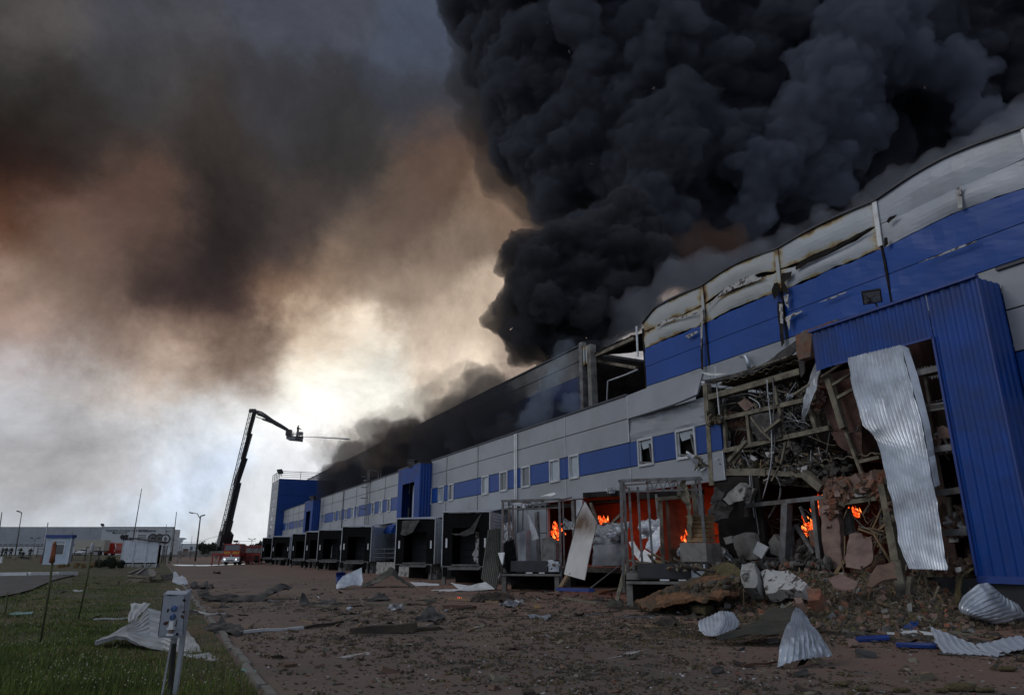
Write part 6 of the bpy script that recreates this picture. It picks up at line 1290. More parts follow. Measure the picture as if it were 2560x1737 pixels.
for (fn, base, pts, m_, lab, kw) in [
    (ZE, (150, 180), [(0, 150, 1.2), (60, 155, 1.0), (130, 150, .9), (200, 110, 1.4), (290, 60, 1.8), (380, 75, 1.6), (330, 100, 1.0), (240, 130, .4), (180, 180, 0), (60, 185, 0), (0, 175, .1)], 'felt', 'long crumpled strip of dark roofing at the left of the yard', dict(amp=.12, ns=.5, cuts=3)),
    (ZE, (500, 212), [(435, 210, 0), (430, 160, .2), (455, 128, .3), (480, 150, .3), (510, 195, .1), (560, 190, .3), (610, 170, .5), (650, 180, .4), (720, 198, .1), (640, 212, 0)], 'felt', 'dark curled scrap standing up on the yard', dict(amp=.12, ns=.4, cuts=3)),
    (ZE, (980, 180), [(875, 175, 0), (960, 150, .6), (990, 128, 1.2), (1070, 135, 1.0), (1085, 170, .2), (1000, 180, 0)], 'felt', 'flat dark roofing scrap in the middle distance', dict(amp=.1, ns=.5, cuts=3)),
    (ZE, (1380, 325), [(1268, 318, 0), (1290, 285, .3), (1345, 250, .6), (1378, 215, .8), (1420, 250, .6), (1500, 285, .4), (1460, 318, 0), (1370, 328, -.1)], 'felt', 'crumpled dark sheet peaked like a tent, centre foreground', dict(amp=.12, ns=.3, cuts=4)),
    (ZE, (1130, 242), [(1070, 225, .2), (1110, 205, .5), (1180, 210, .4), (1195, 240, 0), (1110, 245, 0)], 'foil', 'crumpled shiny scrap beside the crosswise batten', dict(amp=.1, ns=.2, cuts=4)),
    (ZE, (1380, 180), [(1340, 185, 0), (1370, 165, .3), (1410, 170, .2), (1425, 188, 0)], 'felt', 'small dark wedge-shaped scrap on the yard', dict(amp=.05, cuts=3)),
    (ZE, (1620, 295), [(1560, 305, 0), (1640, 285, .3), (1655, 295, .2), (1570, 312, -.1)], 'olive', 'small flat grey-green scrap right of the tent-like sheet', dict(amp=.04)),
    (ZE, (2150, 300), [(2090, 285, .3), (2120, 270, .4), (2200, 290, .2), (2260, 275, .3), (2255, 305, 0), (2220, 320, -.1), (2150, 295, 0), (2110, 310, 0)], 'galv', 'small torn grey metal scrap in the open yard', dict(amp=.06, cuts=3)),
    (ZE, (1850, 185), [(1650, 175, 0), (1700, 150, .5), (1770, 135, .8), (1850, 120, 1.0), (1960, 130, .8), (2000, 165, .2), (1930, 190, -.1), (1780, 188, 0)], 'wooddark', 'charred heap with shiny scraps in front of the docks', dict(amp=.2, ns=.25, cuts=4)),
    (ZE, (1960, 215), [(1880, 210, 0), (1930, 180, .4), (1990, 165, .5), (2050, 185, .3), (2060, 212, 0), (1960, 222, -.1)], 'foil', 'crumpled silver heap right of the charred one', dict(amp=.12, ns=.2, cuts=4)),
    (ZE, (2220, 160), [(2170, 140, .4), (2230, 130, .5), (2260, 165, .1), (2200, 170, 0)], 'board', 'small brown board piece beyond the silver heap', dict(amp=.03)),
    (ZE, (2160, 230), [(2130, 205, .2), (2185, 205, .2), (2180, 235, 0), (2135, 232, 0)], 'ply', 'small square plywood piece beside the silver heap', dict()),
    (ZF_, (690, 215), [(610, 205, .1), (650, 170, .6), (720, 185, .5), (760, 215, .1), (680, 225, 0)], 'olive', 'bent grey-green sheet left of the rust-brown roof slab', dict(amp=.1, ns=.4, cuts=3)),
    (ZF_, (1060, 365), [(975, 360, 0), (1000, 320, .3), (1060, 295, .5), (1140, 315, .4), (1160, 355, .1), (1080, 370, 0)], 'wooddark', 'black burnt lump on the yard left of the pale sheet end', dict(amp=.1, ns=.2, cuts=4)),
    (ZF_, (2060, 720), [(1995, 720, .05), (2030, 690, .2), (2085, 680, .2), (2100, 715, 0), (2040, 730, 0)], 'felt', 'small dark bent flap before the silver fan', dict(amp=.03, cuts=3)),
    (ZF_, (1430, 705), [(1385, 690, .1), (1420, 665, .2), (1480, 668, .2), (1470, 700, 0), (1400, 708, 0)], 'felt', 'small dark lump in the open foreground', dict(amp=.03, cuts=3)),
    (ZF_, (1840, 490), [(1795, 470, .2), (1830, 445, .4), (1880, 455, .3), (1875, 485, 0), (1810, 490, 0)], 'concrete', 'pale stone under the olive arch of the big sheet', dict(amp=.04, cuts=3)),
    (ZI, (400, 960), [(330, 880, .4), (420, 890, .3), (490, 960, 0), (370, 972, 0)], 'pink', 'beige triangular board piece left of the blue strips', dict(amp=.03)),
    (ZI, (280, 895), [(240, 860, .2), (310, 855, .2), (330, 890, 0), (260, 895, 0)], 'board', 'brown board scrap left of the beige triangle', dict(amp=.02)),
    (ZI, (1310, 1330), [(1270, 1265, .2), (1290, 1260, .2), (1358, 1325, 0), (1310, 1335, 0)], 'board', 'small light brown wood chip in the lower right', dict()),
    (ZI, (1250, 1280), [(1170, 1270, .05), (1250, 1255, .1), (1300, 1272, 0), (1200, 1285, 0)], 'wood', 'flat splinter behind the light brown chip', dict()),
    (ZI, (750, 800), [(665, 760, .3), (745, 758, .3), (790, 815, 0), (700, 825, 0)], 'brick', 'broken brick block left of the white sheet', dict(amp=.03)),
    (ZG, (1650, 870), [(1325, 810, .6), (1400, 785, .8), (1500, 760, 1.0), (1560, 690, 1.4), (1620, 740, 1.1), (1700, 745, 1.0), (1790, 760, .9), (1820, 830, .3), (1760, 895, -.2), (1600, 850, .1), (1450, 840, .3)], 'felt', 'crumpled dark roofing felt lying over the kerb', dict(amp=.10, ns=.3, cuts=4)),
    (ZG, (1600, 480), [(1270, 370, 1.6), (1390, 365, 1.6), (1450, 400, 1.2), (1700, 410, 1.0), (1950, 430, 1.0), (1960, 480, 0), (1700, 490, -.2), (1380, 470, 0), (1310, 430, .6)], 'felt', 'long dark grey strip of roofing on the yard near the kerb', dict(amp=.12, ns=.6, cuts=3)),
    (ZG, (1330, 330), [(1190, 315, .5), (1210, 275, 1.5), (1290, 295, 1.0), (1380, 280, 1.2), (1480, 320, .4), (1400, 338, 0), (1220, 335, 0)], 'felt', 'ragged dark scrap on the yard beyond the grey strip', dict(amp=.2, ns=.4, cuts=3)),
    (ZG, (1500, 155), [(1455, 150, .5), (1470, 122, 1.2), (1550, 135, .9), (1550, 155, 0), (1480, 158, 0)], 'wooddark', 'dark lump alone on the yard before the fire truck', dict(amp=.2, ns=.5, cuts=3)),
    (ZG, (1080, 290), [(985, 255, .6), (1005, 140, 3), (1045, 160, 2.6), (1120, 205, 1.5), (1172, 270, .3), (1160, 292, 0), (1080, 285, 0)], 'galv2', 'pale bluish metal sheet leaning at the kerb', dict(amp=.12, ns=.8, cuts=3)),
    (ZG, (930, 240), [(830, 130, 3), (850, 180, 1.5), (930, 160, 2), (995, 165, 1.6), (985, 235, .3), (930, 245, 0), (860, 200, 1)], 'felt', 'dark crumpled sheet left of the pale bluish one', dict(amp=.2, ns=.8, cuts=3)),
    (ZG, (1230, 650), [(1170, 580, .5), (1290, 600, .4), (1315, 640, .1), (1240, 650, 0), (1175, 620, .2)], 'felt', 'dark flat scrap at the kerb behind the socket box', dict(amp=.04, cuts=2)),
    (ZG, (1200, 690), [(1150, 665, .3), (1250, 670, .2), (1245, 695, 0), (1150, 690, 0)], 'wooddark', 'small charred piece in the grass behind the socket box', dict(amp=.03, cuts=2)),
    (ZG, (355, 290), [(345, 292, 0), (350, 250, .1), (368, 245, .1), (370, 275, 0)], 'wooddark', 'tiny black upright scrap in the grass before the rack', dict()),
    (ZG, (1540, 1100), [(1475, 1045, .2), (1530, 1035, .2), (1605, 1100, 0), (1560, 1110, 0)], 'wool', 'pale insulation lump in the grass by the kerb', dict(amp=.06, ns=.2, cuts=3)),
    (ZG, (1880, 1310), [(1790, 1285, .1), (1830, 1270, .2), (1970, 1300, 0), (1960, 1325, 0), (1850, 1312, 0)], 'teal', 'pale turquoise foam piece on the kerb', dict()),
    (Z1, (150, 990), [(55, 985, .2), (120, 972, .5), (240, 968, .3), (235, 980, 0), (110, 993, 0)], 'teal', 'turquoise foam strip in the grass on the left', dict(amp=.02)),
    (Z1, (570, 820), [(530, 808, .6), (560, 803, .7), (608, 810, .2), (600, 822, 0), (540, 820, 0)], 'galv2', 'small white sheet scrap far in the grass', dict(amp=.05)),
    (Z1, (430, 825), [(360, 820, .6), (470, 808, .9), (510, 818, .2), (440, 830, 0)], 'felt', 'dark flat scrap beside the small white one in the grass', dict(amp=.06)),
    (Z1, (90, 850), [(60, 845, .5), (90, 832, .8), (125, 840, .4), (110, 856, 0)], 'wooddark', 'dark scrap at the edge of the side road', dict(amp=.1)),
    (Z1, (700, 760), [(665, 755, .3), (700, 748, .6), (735, 755, .2), (700, 762, 0)], 'wooddark', 'flat dark scrap in the grass left of the rack', dict(amp=.05))]:
    gpiece('scrap' if m_ not in ('felt',) else 'roofing_scrap', fn, base, pts, m_, lab, gl=fn in (Z1, ZG), seed=int(base[0]) % 13, jag=.03, **kw)
for i, (x, y, s_) in enumerate([(1630, 1460, .17), (1890, 1475, .09), (290, 1410, .09), (520, 1460, .08), (960, 1475, .09), (2140, 1240, .12), (1390, 1480, .08), (1990, 1228, .05)]):
    c = GZ(*ZI(x, y)); r_ = np.random.RandomState(60+i); v, f = ICO2
    vs = np.concatenate([v*s_*r_.uniform(.35, .6)*(1+r_.uniform(-.15, .15, (len(v), 1)))*np.array([1, 1, .6])+np.array([c.x+RT.x*t, c.y+RT.y*t, .02+s_*.15]) for t in np.linspace(-s_*.8, s_*.8, 5)]); fs = np.concatenate([f+k_*len(v) for k_ in range(5)])
    m_ = MB(); m_.add(vs.tolist(), fs.tolist()); tag(m_.build('insulation_tuft', M['wool'], smooth=False), ['largest beige insulation tuft in the lower right', 'small beige tuft right of the largest one', 'small tuft at the bottom near the right sheet, leftmost', 'small tuft at the bottom, second from the left', 'twin-lobed tuft at the bottom, left of the largest', 'flattened tuft under the right pale sheet', 'small round tuft just left of the largest', 'tiny tuft beside the flattened one'][i], 'insulation')

# --- loose insulation clods and chips over the whole yard
def yard_points(n, seed, dens):
    r_ = np.random.RandomState(seed); out = []
    while len(out) < n:
        px = r_.uniform(440, 2600); py = 1737-(1737-1425)*r_.uniform(0, 1)**1.15+r_.uniform(0, 30)
        p = GZ(px, py)
        if p.x < 1.65 or p.x > 18.6 or p.y < 3: continue
        if r_.rand() < dens(p, px, py): out.append((p.x, p.y, 0.0))
    return np.array(out)
def patch_d(p, px, py):
    a = noise.noise(Vector((p.x*.33, p.y*.18, 2)))+.5*noise.noise(Vector((p.x*1.1, p.y*.8, 7)))
    belt = math.exp(-((py-1545)/62.0)**2)*1.0*min(1, max(0, (2200-px)/500+.3))
    fore = .55*math.exp(-((px-1500)/420.0)**2)*math.exp(-((py-1680)/60.0)**2)
    wall = math.exp(-((p.x-15.5)/3.0)**2)*(.9 if p.y < 20 else .4)
    return min(1, max(0, (belt*.9+fore+wall)*(.55+1.6*a)+.02))
def tufts(name, n, seed, m_list, smin, smax, lab, dens=patch_d, base=ICO1, per=9):
    r_ = np.random.RandomState(seed); c = yard_points(n, seed, dens); k = r_.randint(1, per+1, n)
    pos = np.repeat(c, k, 0); s0 = np.repeat(np.exp(r_.uniform(math.log(smin), math.log(smax), n)), k)
    pos[:, 0] += r_.normal(0, 1, len(pos))*s0*2.2; pos[:, 1] += r_.normal(0, 1, len(pos))*s0*2.2
    sz = s0[:, None]*r_.uniform(.4, 1.0, (len(pos), 1))*np.array([[1, 1, .6]])*r_.uniform(.6, 1.4, (len(pos), 3)); pos[:, 2] = sz[:, 2]*.4
    mi = np.repeat(r_.randint(0, len(m_list), n), k)
    o = scatter(name, base, pos, sz, [], r_, mi=mi, jit=.4, tilt=3.1)
    for q in m_list: o.data.materials.append(M[q])
    return tag(o, lab, 'debris', kind='stuff')
tufts('insulation_clods', 3200, 41, ['wool2', 'earth', 'wool', 'wool2', 'ash'], .014, .040, 'dark clods of mineral wool and soil strewn over the yard')
tufts('insulation_fluff', 1500, 42, ['wool', 'wool', 'wool2'], .012, .035, 'yellow-brown insulation fluff in patches on the yard', lambda p, px, py: .9*math.exp(-((px-1700)/480.0)**2)*math.exp(-((py-1575)/28.0)**2)*max(0, .5+1.5*noise.noise(Vector((p.x*.5, p.y*.3, 3))))+ .9*math.exp(-((px-2270)/150.0)**2)*math.exp(-((py-1530)/38.0)**2))
def chips(name, n, seed, mats_, s0, s1, lab):
    r_ = np.random.RandomState(seed); pos = yard_points(n, seed, lambda p, px, py: .14+.86*patch_d(p, px, py)); s = np.exp(r_.uniform(math.log(s0), math.log(s1), n))[:, None]*np.array([[1.3, .8, .3]])*r_.uniform(.6, 1.5, (n, 3)); pos[:, 2] = s[:, 2]*.5
    o = scatter(name, CUBE, pos, s, [], r_, mi=r_.randint(0, len(mats_), n), jit=.3, tilt=.35)
    for q in mats_: o.data.materials.append(M[q])
    return tag(o, lab, 'debris', kind='stuff')
chips('small_chips', 6500, 43, ['ash', 'brick', 'earth', 'wool2', 'concrete', 'wooddark', 'board'], .006, .024, 'fine chips of brick, wood and dust over the yard')
chips('pale_chips', 700, 44, ['plaster', 'trim', 'paleconc'], .006, .02, 'scattered pale chips on the yard')
chips('dark_scraps', 150, 45, ['felt', 'wooddark', 'olive', 'board', 'beam'], .03, .11, 'dark flat scraps scattered on the yard')

def belt(p, px, py): return math.exp(-((py-1515)/42.0)**2)*max(0, .35+1.3*noise.noise(Vector((p.x*.5, p.y*.35, 11))))+.8*math.exp(-((p.x-14.2)/1.5)**2)*(1 if p.y < 34 else .3)
def scraps(name, base, n, seed, mats_, s0, s1, flat, lab, jit=.5, tilt=.5):
    r_ = np.random.RandomState(seed); pos = yard_points(n, seed, lambda p, px, py: min(1, belt(p, px, py))); s = np.exp(r_.uniform(math.log(s0), math.log(s1), n))[:, None]*np.array([flat])*r_.uniform(.5, 1.5, (n, 3)); pos[:, 2] = s[:, 2]*.6
    o = scatter(name, base, pos, s, [], r_, mi=r_.randint(0, len(mats_), n), jit=jit, tilt=tilt)
    for q in mats_: o.data.materials.append(M[q])
    return tag(o, lab, 'debris', kind='stuff')
scraps('charred_scraps', ICO1, 900, 61, ['felt', 'wooddark', 'wool2', 'ash', 'board', 'olive'], .03, .13, (1.3, .9, .22), 'torn charred scraps thick in a belt before the docks')
scraps('strewn_splinters', CUBE, 420, 62, ['beam', 'wood', 'wooddark', 'steel', 'wooddark'], .03, .10, (5, .28, .2), 'thin splinters and laths strewn in a belt before the docks', jit=.15, tilt=.15)
scraps('twisted_foil_bits', ICO1, 70, 63, ['foil', 'galv', 'plaster'], .03, .09, (1.4, .7, .4), 'small shiny crumpled bits among the charred scraps')
# --- grass
def blades(name, n, seed, m_list, h0, h1, w, cond=None, region=None, lab=''):
    r_ = np.random.RandomState(seed); P_ = []
    while len(P_) < n:
        if r_.rand() < .8: px = r_.uniform(-60, 690) if r_.rand() < .72 else r_.uniform(-900, -60); py = 1738-(1738-1418)*r_.uniform(0, 1)**1.3+20; p = GZ(px, py, .03+(.42 if py < 1450 else 0)); x, y = p.x, p.y
        else: x, y = r_.uniform(-24, 1.3), r_.uniform(4, 60)
        if x > 1.28 or y > 120 or y < 2: continue
        if y > 45 and x < -2.2:      # keep the side road clear
            q = CAM-Vector((0, 0, 0)); v = Vector((x, y, ground_z(x, y)))-CAM; D = v.dot(FW); px = 1280+FPX*v.dot(RT)/D; py = 868.5-FPX*v.dot(UP)/D
            if px < 180 and 1439 < py < 1497-.15*max(0, px): continue
            if px < 180 and py >= 1438 and py < 1442: continue
        if cond and not cond(x, y, r_): continue
        P_.append((x, y, ground_z(x, y)+.01))
    P_ = np.array(P_); d = P_[:, 1]; a = r_.uniform(0, 2*np.pi, n); h = r_.uniform(h0, h1, n)*(1-.35*np.clip(d/60, 0, 1)); ww = w*(1+d/9); lean = r_.uniform(0, .7, n)*h; b = r_.uniform(0, 2*np.pi, n)
    dx, dy = np.cos(a)*ww, np.sin(a)*ww; V = np.empty((n, 3, 3))
    V[:, 0] = P_+np.stack([-dx, -dy, 0*dx], 1); V[:, 1] = P_+np.stack([dx, dy, 0*dx], 1); V[:, 2] = P_+np.stack([np.cos(b)*lean, np.sin(b)*lean, h], 1)
    me = bpy.data.meshes.new(name); me.vertices.add(n*3); me.vertices.foreach_set('co', V.ravel()); me.loops.add(n*3); me.loops.foreach_set('vertex_index', np.arange(n*3, dtype=np.int32))
    me.polygons.add(n); me.polygons.foreach_set('loop_start', np.arange(0, n*3, 3, dtype=np.int32)); me.polygons.foreach_set('loop_total', np.full(n, 3, np.int32)); me.update(calc_edges=True)
    me.polygons.foreach_set('material_index', r_.randint(0, len(m_list), n).astype(np.int32))
    o = link(name, me, [M[q] for q in m_list]); return tag(o, lab, 'grass', kind='stuff')
M['g1'] = mat('grass_green', (.11, .155, .035), .8, spec=.12, var=.3, vs=.8); M['g2'] = mat('grass_olive', (.15, .165, .055), .8, spec=.12, var=.3, vs=.8); M['g3'] = mat('grass_dry', (.20, .14, .07), .8, spec=.12, var=.3, vs=.8); M['g4'] = mat('grass_dark', (.065, .10, .028), .8, spec=.12, var=.3, vs=.8)
def lush(x, y, r_): 
    a = noise.noise(Vector((x*.35, y*.25, 1))); edge = max(0, min(1, (x+1.2)/2.2)); return r_.rand() < (.75+a)*(1-.85*edge)
blades('grass', 84000, 51, ['g1', 'g2', 'g4', 'g2'], .03, .095, .0035, lush, lab='short dark green grass on the verge')
blades('dry_grass', 9000, 52, ['g3', 'g3'], .02, .07, .0035, lambda x, y, r_: r_.rand() < max(.06, min(.9, (x+1.0)/2.0)), lab='dry brown grass thinning out towards the kerb')
blades('long_grass', 3500, 53, ['g1', 'g4', 'g2'], .09, .22, .004, lambda x, y, r_: y < 14 and r_.rand() < .8 or (abs(y-40) < 14 and x < -3), lab='longer tufts of grass in the foreground')
r_ = np.random.RandomState(54); P_ = []
while len(P_) < 420:
    px = r_.uniform(-20, 640); py = r_.uniform(1490, 1737); p = GZ(px, py)
    if p.x < 1.2 and noise.noise(Vector((p.x*.6, p.y*.4, 9))) > r_.uniform(-.3, .35): P_.append((p.x, p.y, r_.uniform(.07, .15)))
P_ = np.array(P_); sz = np.full((len(P_), 3), .0036)*(1+P_[:, 1:2]/40)
tag(scatter('white_clover_flowers', CUBE, P_, sz, [mat('clover_white', (.45, .45, .36), .8)], r_, jit=.3), 'tiny white clover flowers dotted through the grass', 'flowers', kind='stuff')
# dead stalks / rods standing in the grass
def rod(top, bot, r0, m_, lab, fn=Z1, name='marker_rod', cat='rod', tipm=None, tipl=0):
    b = GL(*fn(*bot)); D = (b-CAM).dot(FW); t = WD(*fn(*top), D); T = thing(name, lab, cat, b)
    p = MB(); p.tube([b, b.lerp(t, .5)+Vector((.02, 0, 0)), t], r0, 7, r1=r0*1.2); p.build('rod', M[m_], T, smooth=True)
    if tipm: p = MB(); a = b.lerp(t, 1-tipl); p.tube([a, a.lerp(t, .3), t.lerp(a, .1), t], r0*2.6, 8, r1=r0*1.3); p.build('rod_head', M[tipm], T, smooth=True)
M['orange'] = mat('faded_orange_plastic', (.30, .09, .04), .6, var=.4, vs=8, dirt=(.12, .06, .04), dirts=20)
rod((402, 452), (296, 1195), .020, 'green', 'tall crooked rod with faded orange head standing in the grass', tipm='orange', tipl=.2)
rod((683, 462), (575, 1020), .022, 'green', 'tall grey-green rod right of the orange-headed one', tipm='trim', tipl=.12)
rod((735, 565), (722, 650), .03, 'green', 'short thin rod between the dark bush and the gate'); rod((52, 830), (36, 985), .018, 'green', 'small thin rod at the far left of the grass')
# socket box on its post
SB = thing('socket_box', 'damaged white electric socket box on a steel post in the left foreground', 'electrical box', GZ(*ZG(960, 1600), 0))
DB = 7.9
def bb(x, y, dd=0.0): return WD(*ZG(x, y), DB+dd)
fr_ = [bb(885, 400), bb(1142, 402), bb(1108, 908), bb(818, 906)]; bk = [p+FW*.13+RT*-.02 for p in fr_]
M['boxw'] = mat('box_white_paint', (.34, .37, .43), .45, var=.10, vs=6, dirt=(.16, .15, .17), dirts=9, dlo=.58, dhi=.75)
m_ = MB(); m_.add(fr_+bk, MB.BF and [(0, 1, 2, 3), (7, 6, 5, 4), (0, 4, 5, 1), (1, 5, 6, 2), (2, 6, 7, 3), (3, 7, 4, 0)]); m_.build('housing', M['boxw'], SB)
dr = [bb(880, 396, -.012), bb(1148, 398, -.012), bb(1112, 880, -.012), bb(822, 880, -.012)]; m_ = MB(); m_.add(dr+[p+FW*.01 for p in dr], [(0, 1, 2, 3), (7, 6, 5, 4), (0, 4, 5, 1), (1, 5, 6, 2), (2, 6, 7, 3), (3, 7, 4, 0)]); m_.build('door', M['boxw'], SB)
for (x, y) in ((1006, 565), (992, 662)):
    m_ = MB(); m_.disc(bb(x, y, -.03), FW, .0285, .035, 20); s_ = m_.build('socket', M['hutwall'] if False else M['bluet'], SB, smooth=False)
    m_ = MB(); m_.disc(bb(x-2, y, -.052), FW, .021, .012, 16); m_.build('socket_lid', mat('blue_socket_lid', (.08, .15, .28), .5), s_)
m_ = MB(); q = rotm(0, 0, -YAW); m_.obox(bb(982, 752, -.04), (.05, .05, .075), q); m_.obox(bb(972, 798, -.045), (.075, .06, .018), q); m_.build('white_plug', M['white'], SB)
m_ = MB(); m_.obox(bb(972, 828, -.035), (.04, .04, .04), q); m_.build('pink_plug', M['pink'], SB); m_ = MB(); m_.obox(bb(962, 868, -.035), (.075, .04, .025), q); m_.build('lower_plug', M['white'], SB)
for i, (pts, mm) in enumerate([([(920, 600), (935, 560), (950, 575), (935, 610)], 'dark'), ([(1105, 465), (1130, 445), (1148, 480), (1112, 482)], 'dark'), ([(1095, 605), (1130, 580), (1138, 610), (1110, 618)], 'redboard'), ([(1080, 655), (1100, 630), (1130, 680), (1105, 682)], 'redboard'), ([(872, 742), (905, 715), (950, 712), (935, 745), (905, 762)], 'redboard'), ([(1025, 870), (1040, 840), (1062, 860), (1040, 885)], 'dark'), ([(1020, 770), (1030, 735), (1040, 690), (1045, 700), (1030, 775)], 'dark'), ([(890, 400), (1080, 410), (960, 418)], 'dark'), ([(1132, 410), (1138, 412), (1112, 870), (1106, 868)], 'dark'), ([(878, 410), (884, 412), (824, 880), (817, 880)], 'dark')]):
    m_ = MB(); pp = [bb(x, y, -.015) for x, y in pts]; m_.add(pp, [tuple(range(len(pp)))]); m_.build('paint_damage', M[mm], SB)
def down(x0, y0, x1, y1): a = bb(x0, y0, .10); b = bb(x1, y1, .10); d = (b-a); t = (-.1-a.z)/d.z; return a, a+d*t
a, b = down(1172, 345, 1018, 1500); m_ = MB(); m_.bar(a, b, .042, .012, up=-FW); m_.bar(a+RT*.02+FW*.02, b+RT*.02+FW*.02, .012, .05, up=-FW); m_.build('angle_post', M['galv2'], SB)
a, b = down(985, 915, 880, 1500); m_ = MB(); m_.bar(a, b, .022, .02, up=-FW); m_.build('thin_post', M['trim'], SB)
a, b = down(1012, 915, 960, 1500); m_ = MB(); n = 60; m_.tube([a.lerp(b, i/n) for i in range(n+1)], .024, 10); 
for i in range(n): c = a.lerp(b, i/n); m_.disc(c, (a-b), .030, .006, 10)
m_.build('corrugated_conduit', M['felt'], SB, smooth=False); m_ = MB(); m_.tube([bb(1012, 905, .08), bb(1008, 945, .10)], .034, 12); m_.build('conduit_collar', M['trim'], SB)
# metal rack lying in the grass
RK = thing('metal_rack', 'dark metal rack lying flat in the grass beside the white sheet scraps', 'rack', GL(*ZG(600, 265)))
D = dep(ZG, 600, 262, True)
rk = lambda x, y, dd: WD(*ZG(x, y), D+dd)
def rbar(a, b, w, n_, m_='steel'): p = MB(); p.bar(rk(*a), rk(*b), w, w*.7); p.build(n_, M[m_], RK)
for a, b in (((465, 160, 0), (620, 97, 5)), ((560, 170, 0), (655, 100, 5)), ((730, 205, -.5), (720, 105, 4.5)), ((760, 200, -.5), (745, 110, 4.5)), ((780, 190, -.5), (760, 112, 4.5))): rbar(a, b, .13, 'side_rail', 'steel')
for i in range(7): t = i/6; rbar((490+t*130, 180-t*75, t*5), (735+t*0, 195-t*88, -.4+t*5), .10, 'cross_bar')
for a, b in (((470, 175, 0), (480, 255, -.1)), ((725, 210, -.5), (715, 262, -.5)), ((440, 250, -.2), (730, 240, -.5)), ((470, 180, 0), (735, 200, -.5)), ((470, 220, 0), (735, 225, -.5))): rbar(a, b, .16, 'leg' if abs(a[0]-b[0]) < 20 else 'front_rail', 'beam')
p = MB(); 
gr_ = [[rk(500+130*t+(235-125*t*.2)*u, 183-78*t+15*u, t*5-.4*u-.0)-Vector((0, 0, .12)) for u in (0, .5, 1)] for t in (0, .5, 1)]; shell(gr_, .05).build('mesh_panel', M['olive'], RK)


# ------------------------------------------------------------------ left background
HF = Vector((math.sin(YAW), math.cos(YAW), 0))
class Loc:
    """a spot on the ground with axes right / away / up and the size of a photo pixel there"""
    def __init__(s, px, py, z=None, dist=None):
        if dist: d = ray(px, py); p = CAM+d*dist; s.o = Vector((p.x, p.y, ground_z(p.x, p.y) if z is None else z)); s.k = dist/FPX
        else: s.o = GL(px, py) if z is None else GZ(px, py, z); s.k = (s.o-CAM).dot(FW)/FPX
        s.px = px
    def P(s, x, y, z): return s.o+RT*x+HF*y+Vector((0, 0, z))
    def X(s, px): return (px-s.px)*s.k
    def box(s, mb, x0, x1, y0, y1, z0, z1, mi=0):
        return mb.add([s.P(x, y, z) for z in (z0, z1) for y in (y0, y1) for x in (x0, x1)], MB.BF, mi)
def build_box(L_, name, m_, dims, parent, fn=None):
    m = MB(); L_.box(m, *dims); return m.build(name, M[m_], parent)
# small hut
L = Loc(*Z1(400, 620)); k = L.k*.3406
H_ = thing('kiosk', 'small pale blue kiosk with blue roof band and a broken window', 'kiosk', L.o)
x0, x1, zt = -92*k, 90*k, 190*k; wz0, wz1, wa, wb = 68*k, 172*k, -40*k, 52*k
for nm, d in (('wall', (x0, wa, 0, .08, 0, zt)), ('wall', (wb, x1, 0, .08, 0, zt)), ('wall', (wa, wb, 0, .08, 0, wz0)), ('wall', (wa, wb, 0, .08, wz1, zt)), ('side_wall', (x1-.08, x1, .08, .5, 0, zt)), ('side_wall', (x0, x0+.08, .08, .5, 0, zt)), ('back_wall', (x0, x1, .5, .58, 0, zt))): build_box(L, nm, 'hutwall' if nm != 'side_wall' else 'hutwall', d, H_)
build_box(L, 'roof_fascia', 'blueroof', (x0-.12, x1+.12, -.12, .7, zt, zt+22*k), H_)
m = MB(); t = .07
for d in ((wa, wa+t, -.03, .08, wz0, wz1), (wb-t, wb, -.03, .08, wz0, wz1), (wa+t, wb-t, -.03, .08, wz1-t, wz1), (wa+t, wb-t, -.03, .08, wz0, wz0+t), (wa+t, wb-t, -.02, .07, wz1-30*k, wz1-26*k)): L.box(m, *d)
WF = m.build('window', M['white'], H_); build_box(L, 'pane', 'glass', (wa+t, wb-t, .3, .32, wz0+t, wz1-30*k), WF); build_box(L, 'upper_pane', 'glassl', (wa+t, wb-t, .02, .03, wz1-26*k, wz1-t), WF)
build_box(L, 'corner_post', 'white', (x1-.02, x1+.05, -.02, .1, 0, zt), H_)
# shed
L = Loc(*Z1(1012, 640)); k = L.k*.3406
S_ = thing('metal_shed', 'pale grey ribbed metal shed with a slanting dark roof', 'shed', L.o)
for i, (a, b) in enumerate(((-132, -44), (-42, 50), (52, 130))):
    n = 20; rib = [[L.P((a+(b-a)*j/n)*k, (-.02 if j % 4 in (1, 2) else 0), z) for j in range(n+1)] for z in (34*k, (192-.07*(a+132))*k)]
    shell(rib, .02).build('door_panel', M['hutwall'] if False else M['galv2'], S_)
build_box(L, 'base', 'paleconc', (-135*k, 132*k, .05, .9, 0, 26*k), S_); build_box(L, 'core', 'dark', (-130*k, 124*k, .1, .9, 26*k, 160*k), S_)
for a in (-134, -43, 51, 131): build_box(L, 'post', 'trim', (a*k-.04, a*k+.04, -.06, .04, 0, 180*k), S_)
m = MB(); pts = [(-90*k, 203*k), (150*k, 176*k), (150*k, 184*k), (-90*k, 213*k)]; vs = [L.P(x, y, z) for y in (-.3, 1.1) for x, z in pts]; m.add(vs, [(0, 1, 2, 3), (7, 6, 5, 4), (0, 4, 5, 1), (1, 5, 6, 2), (2, 6, 7, 3), (3, 7, 4, 0)]); m.build('roof', M['coping'], S_)
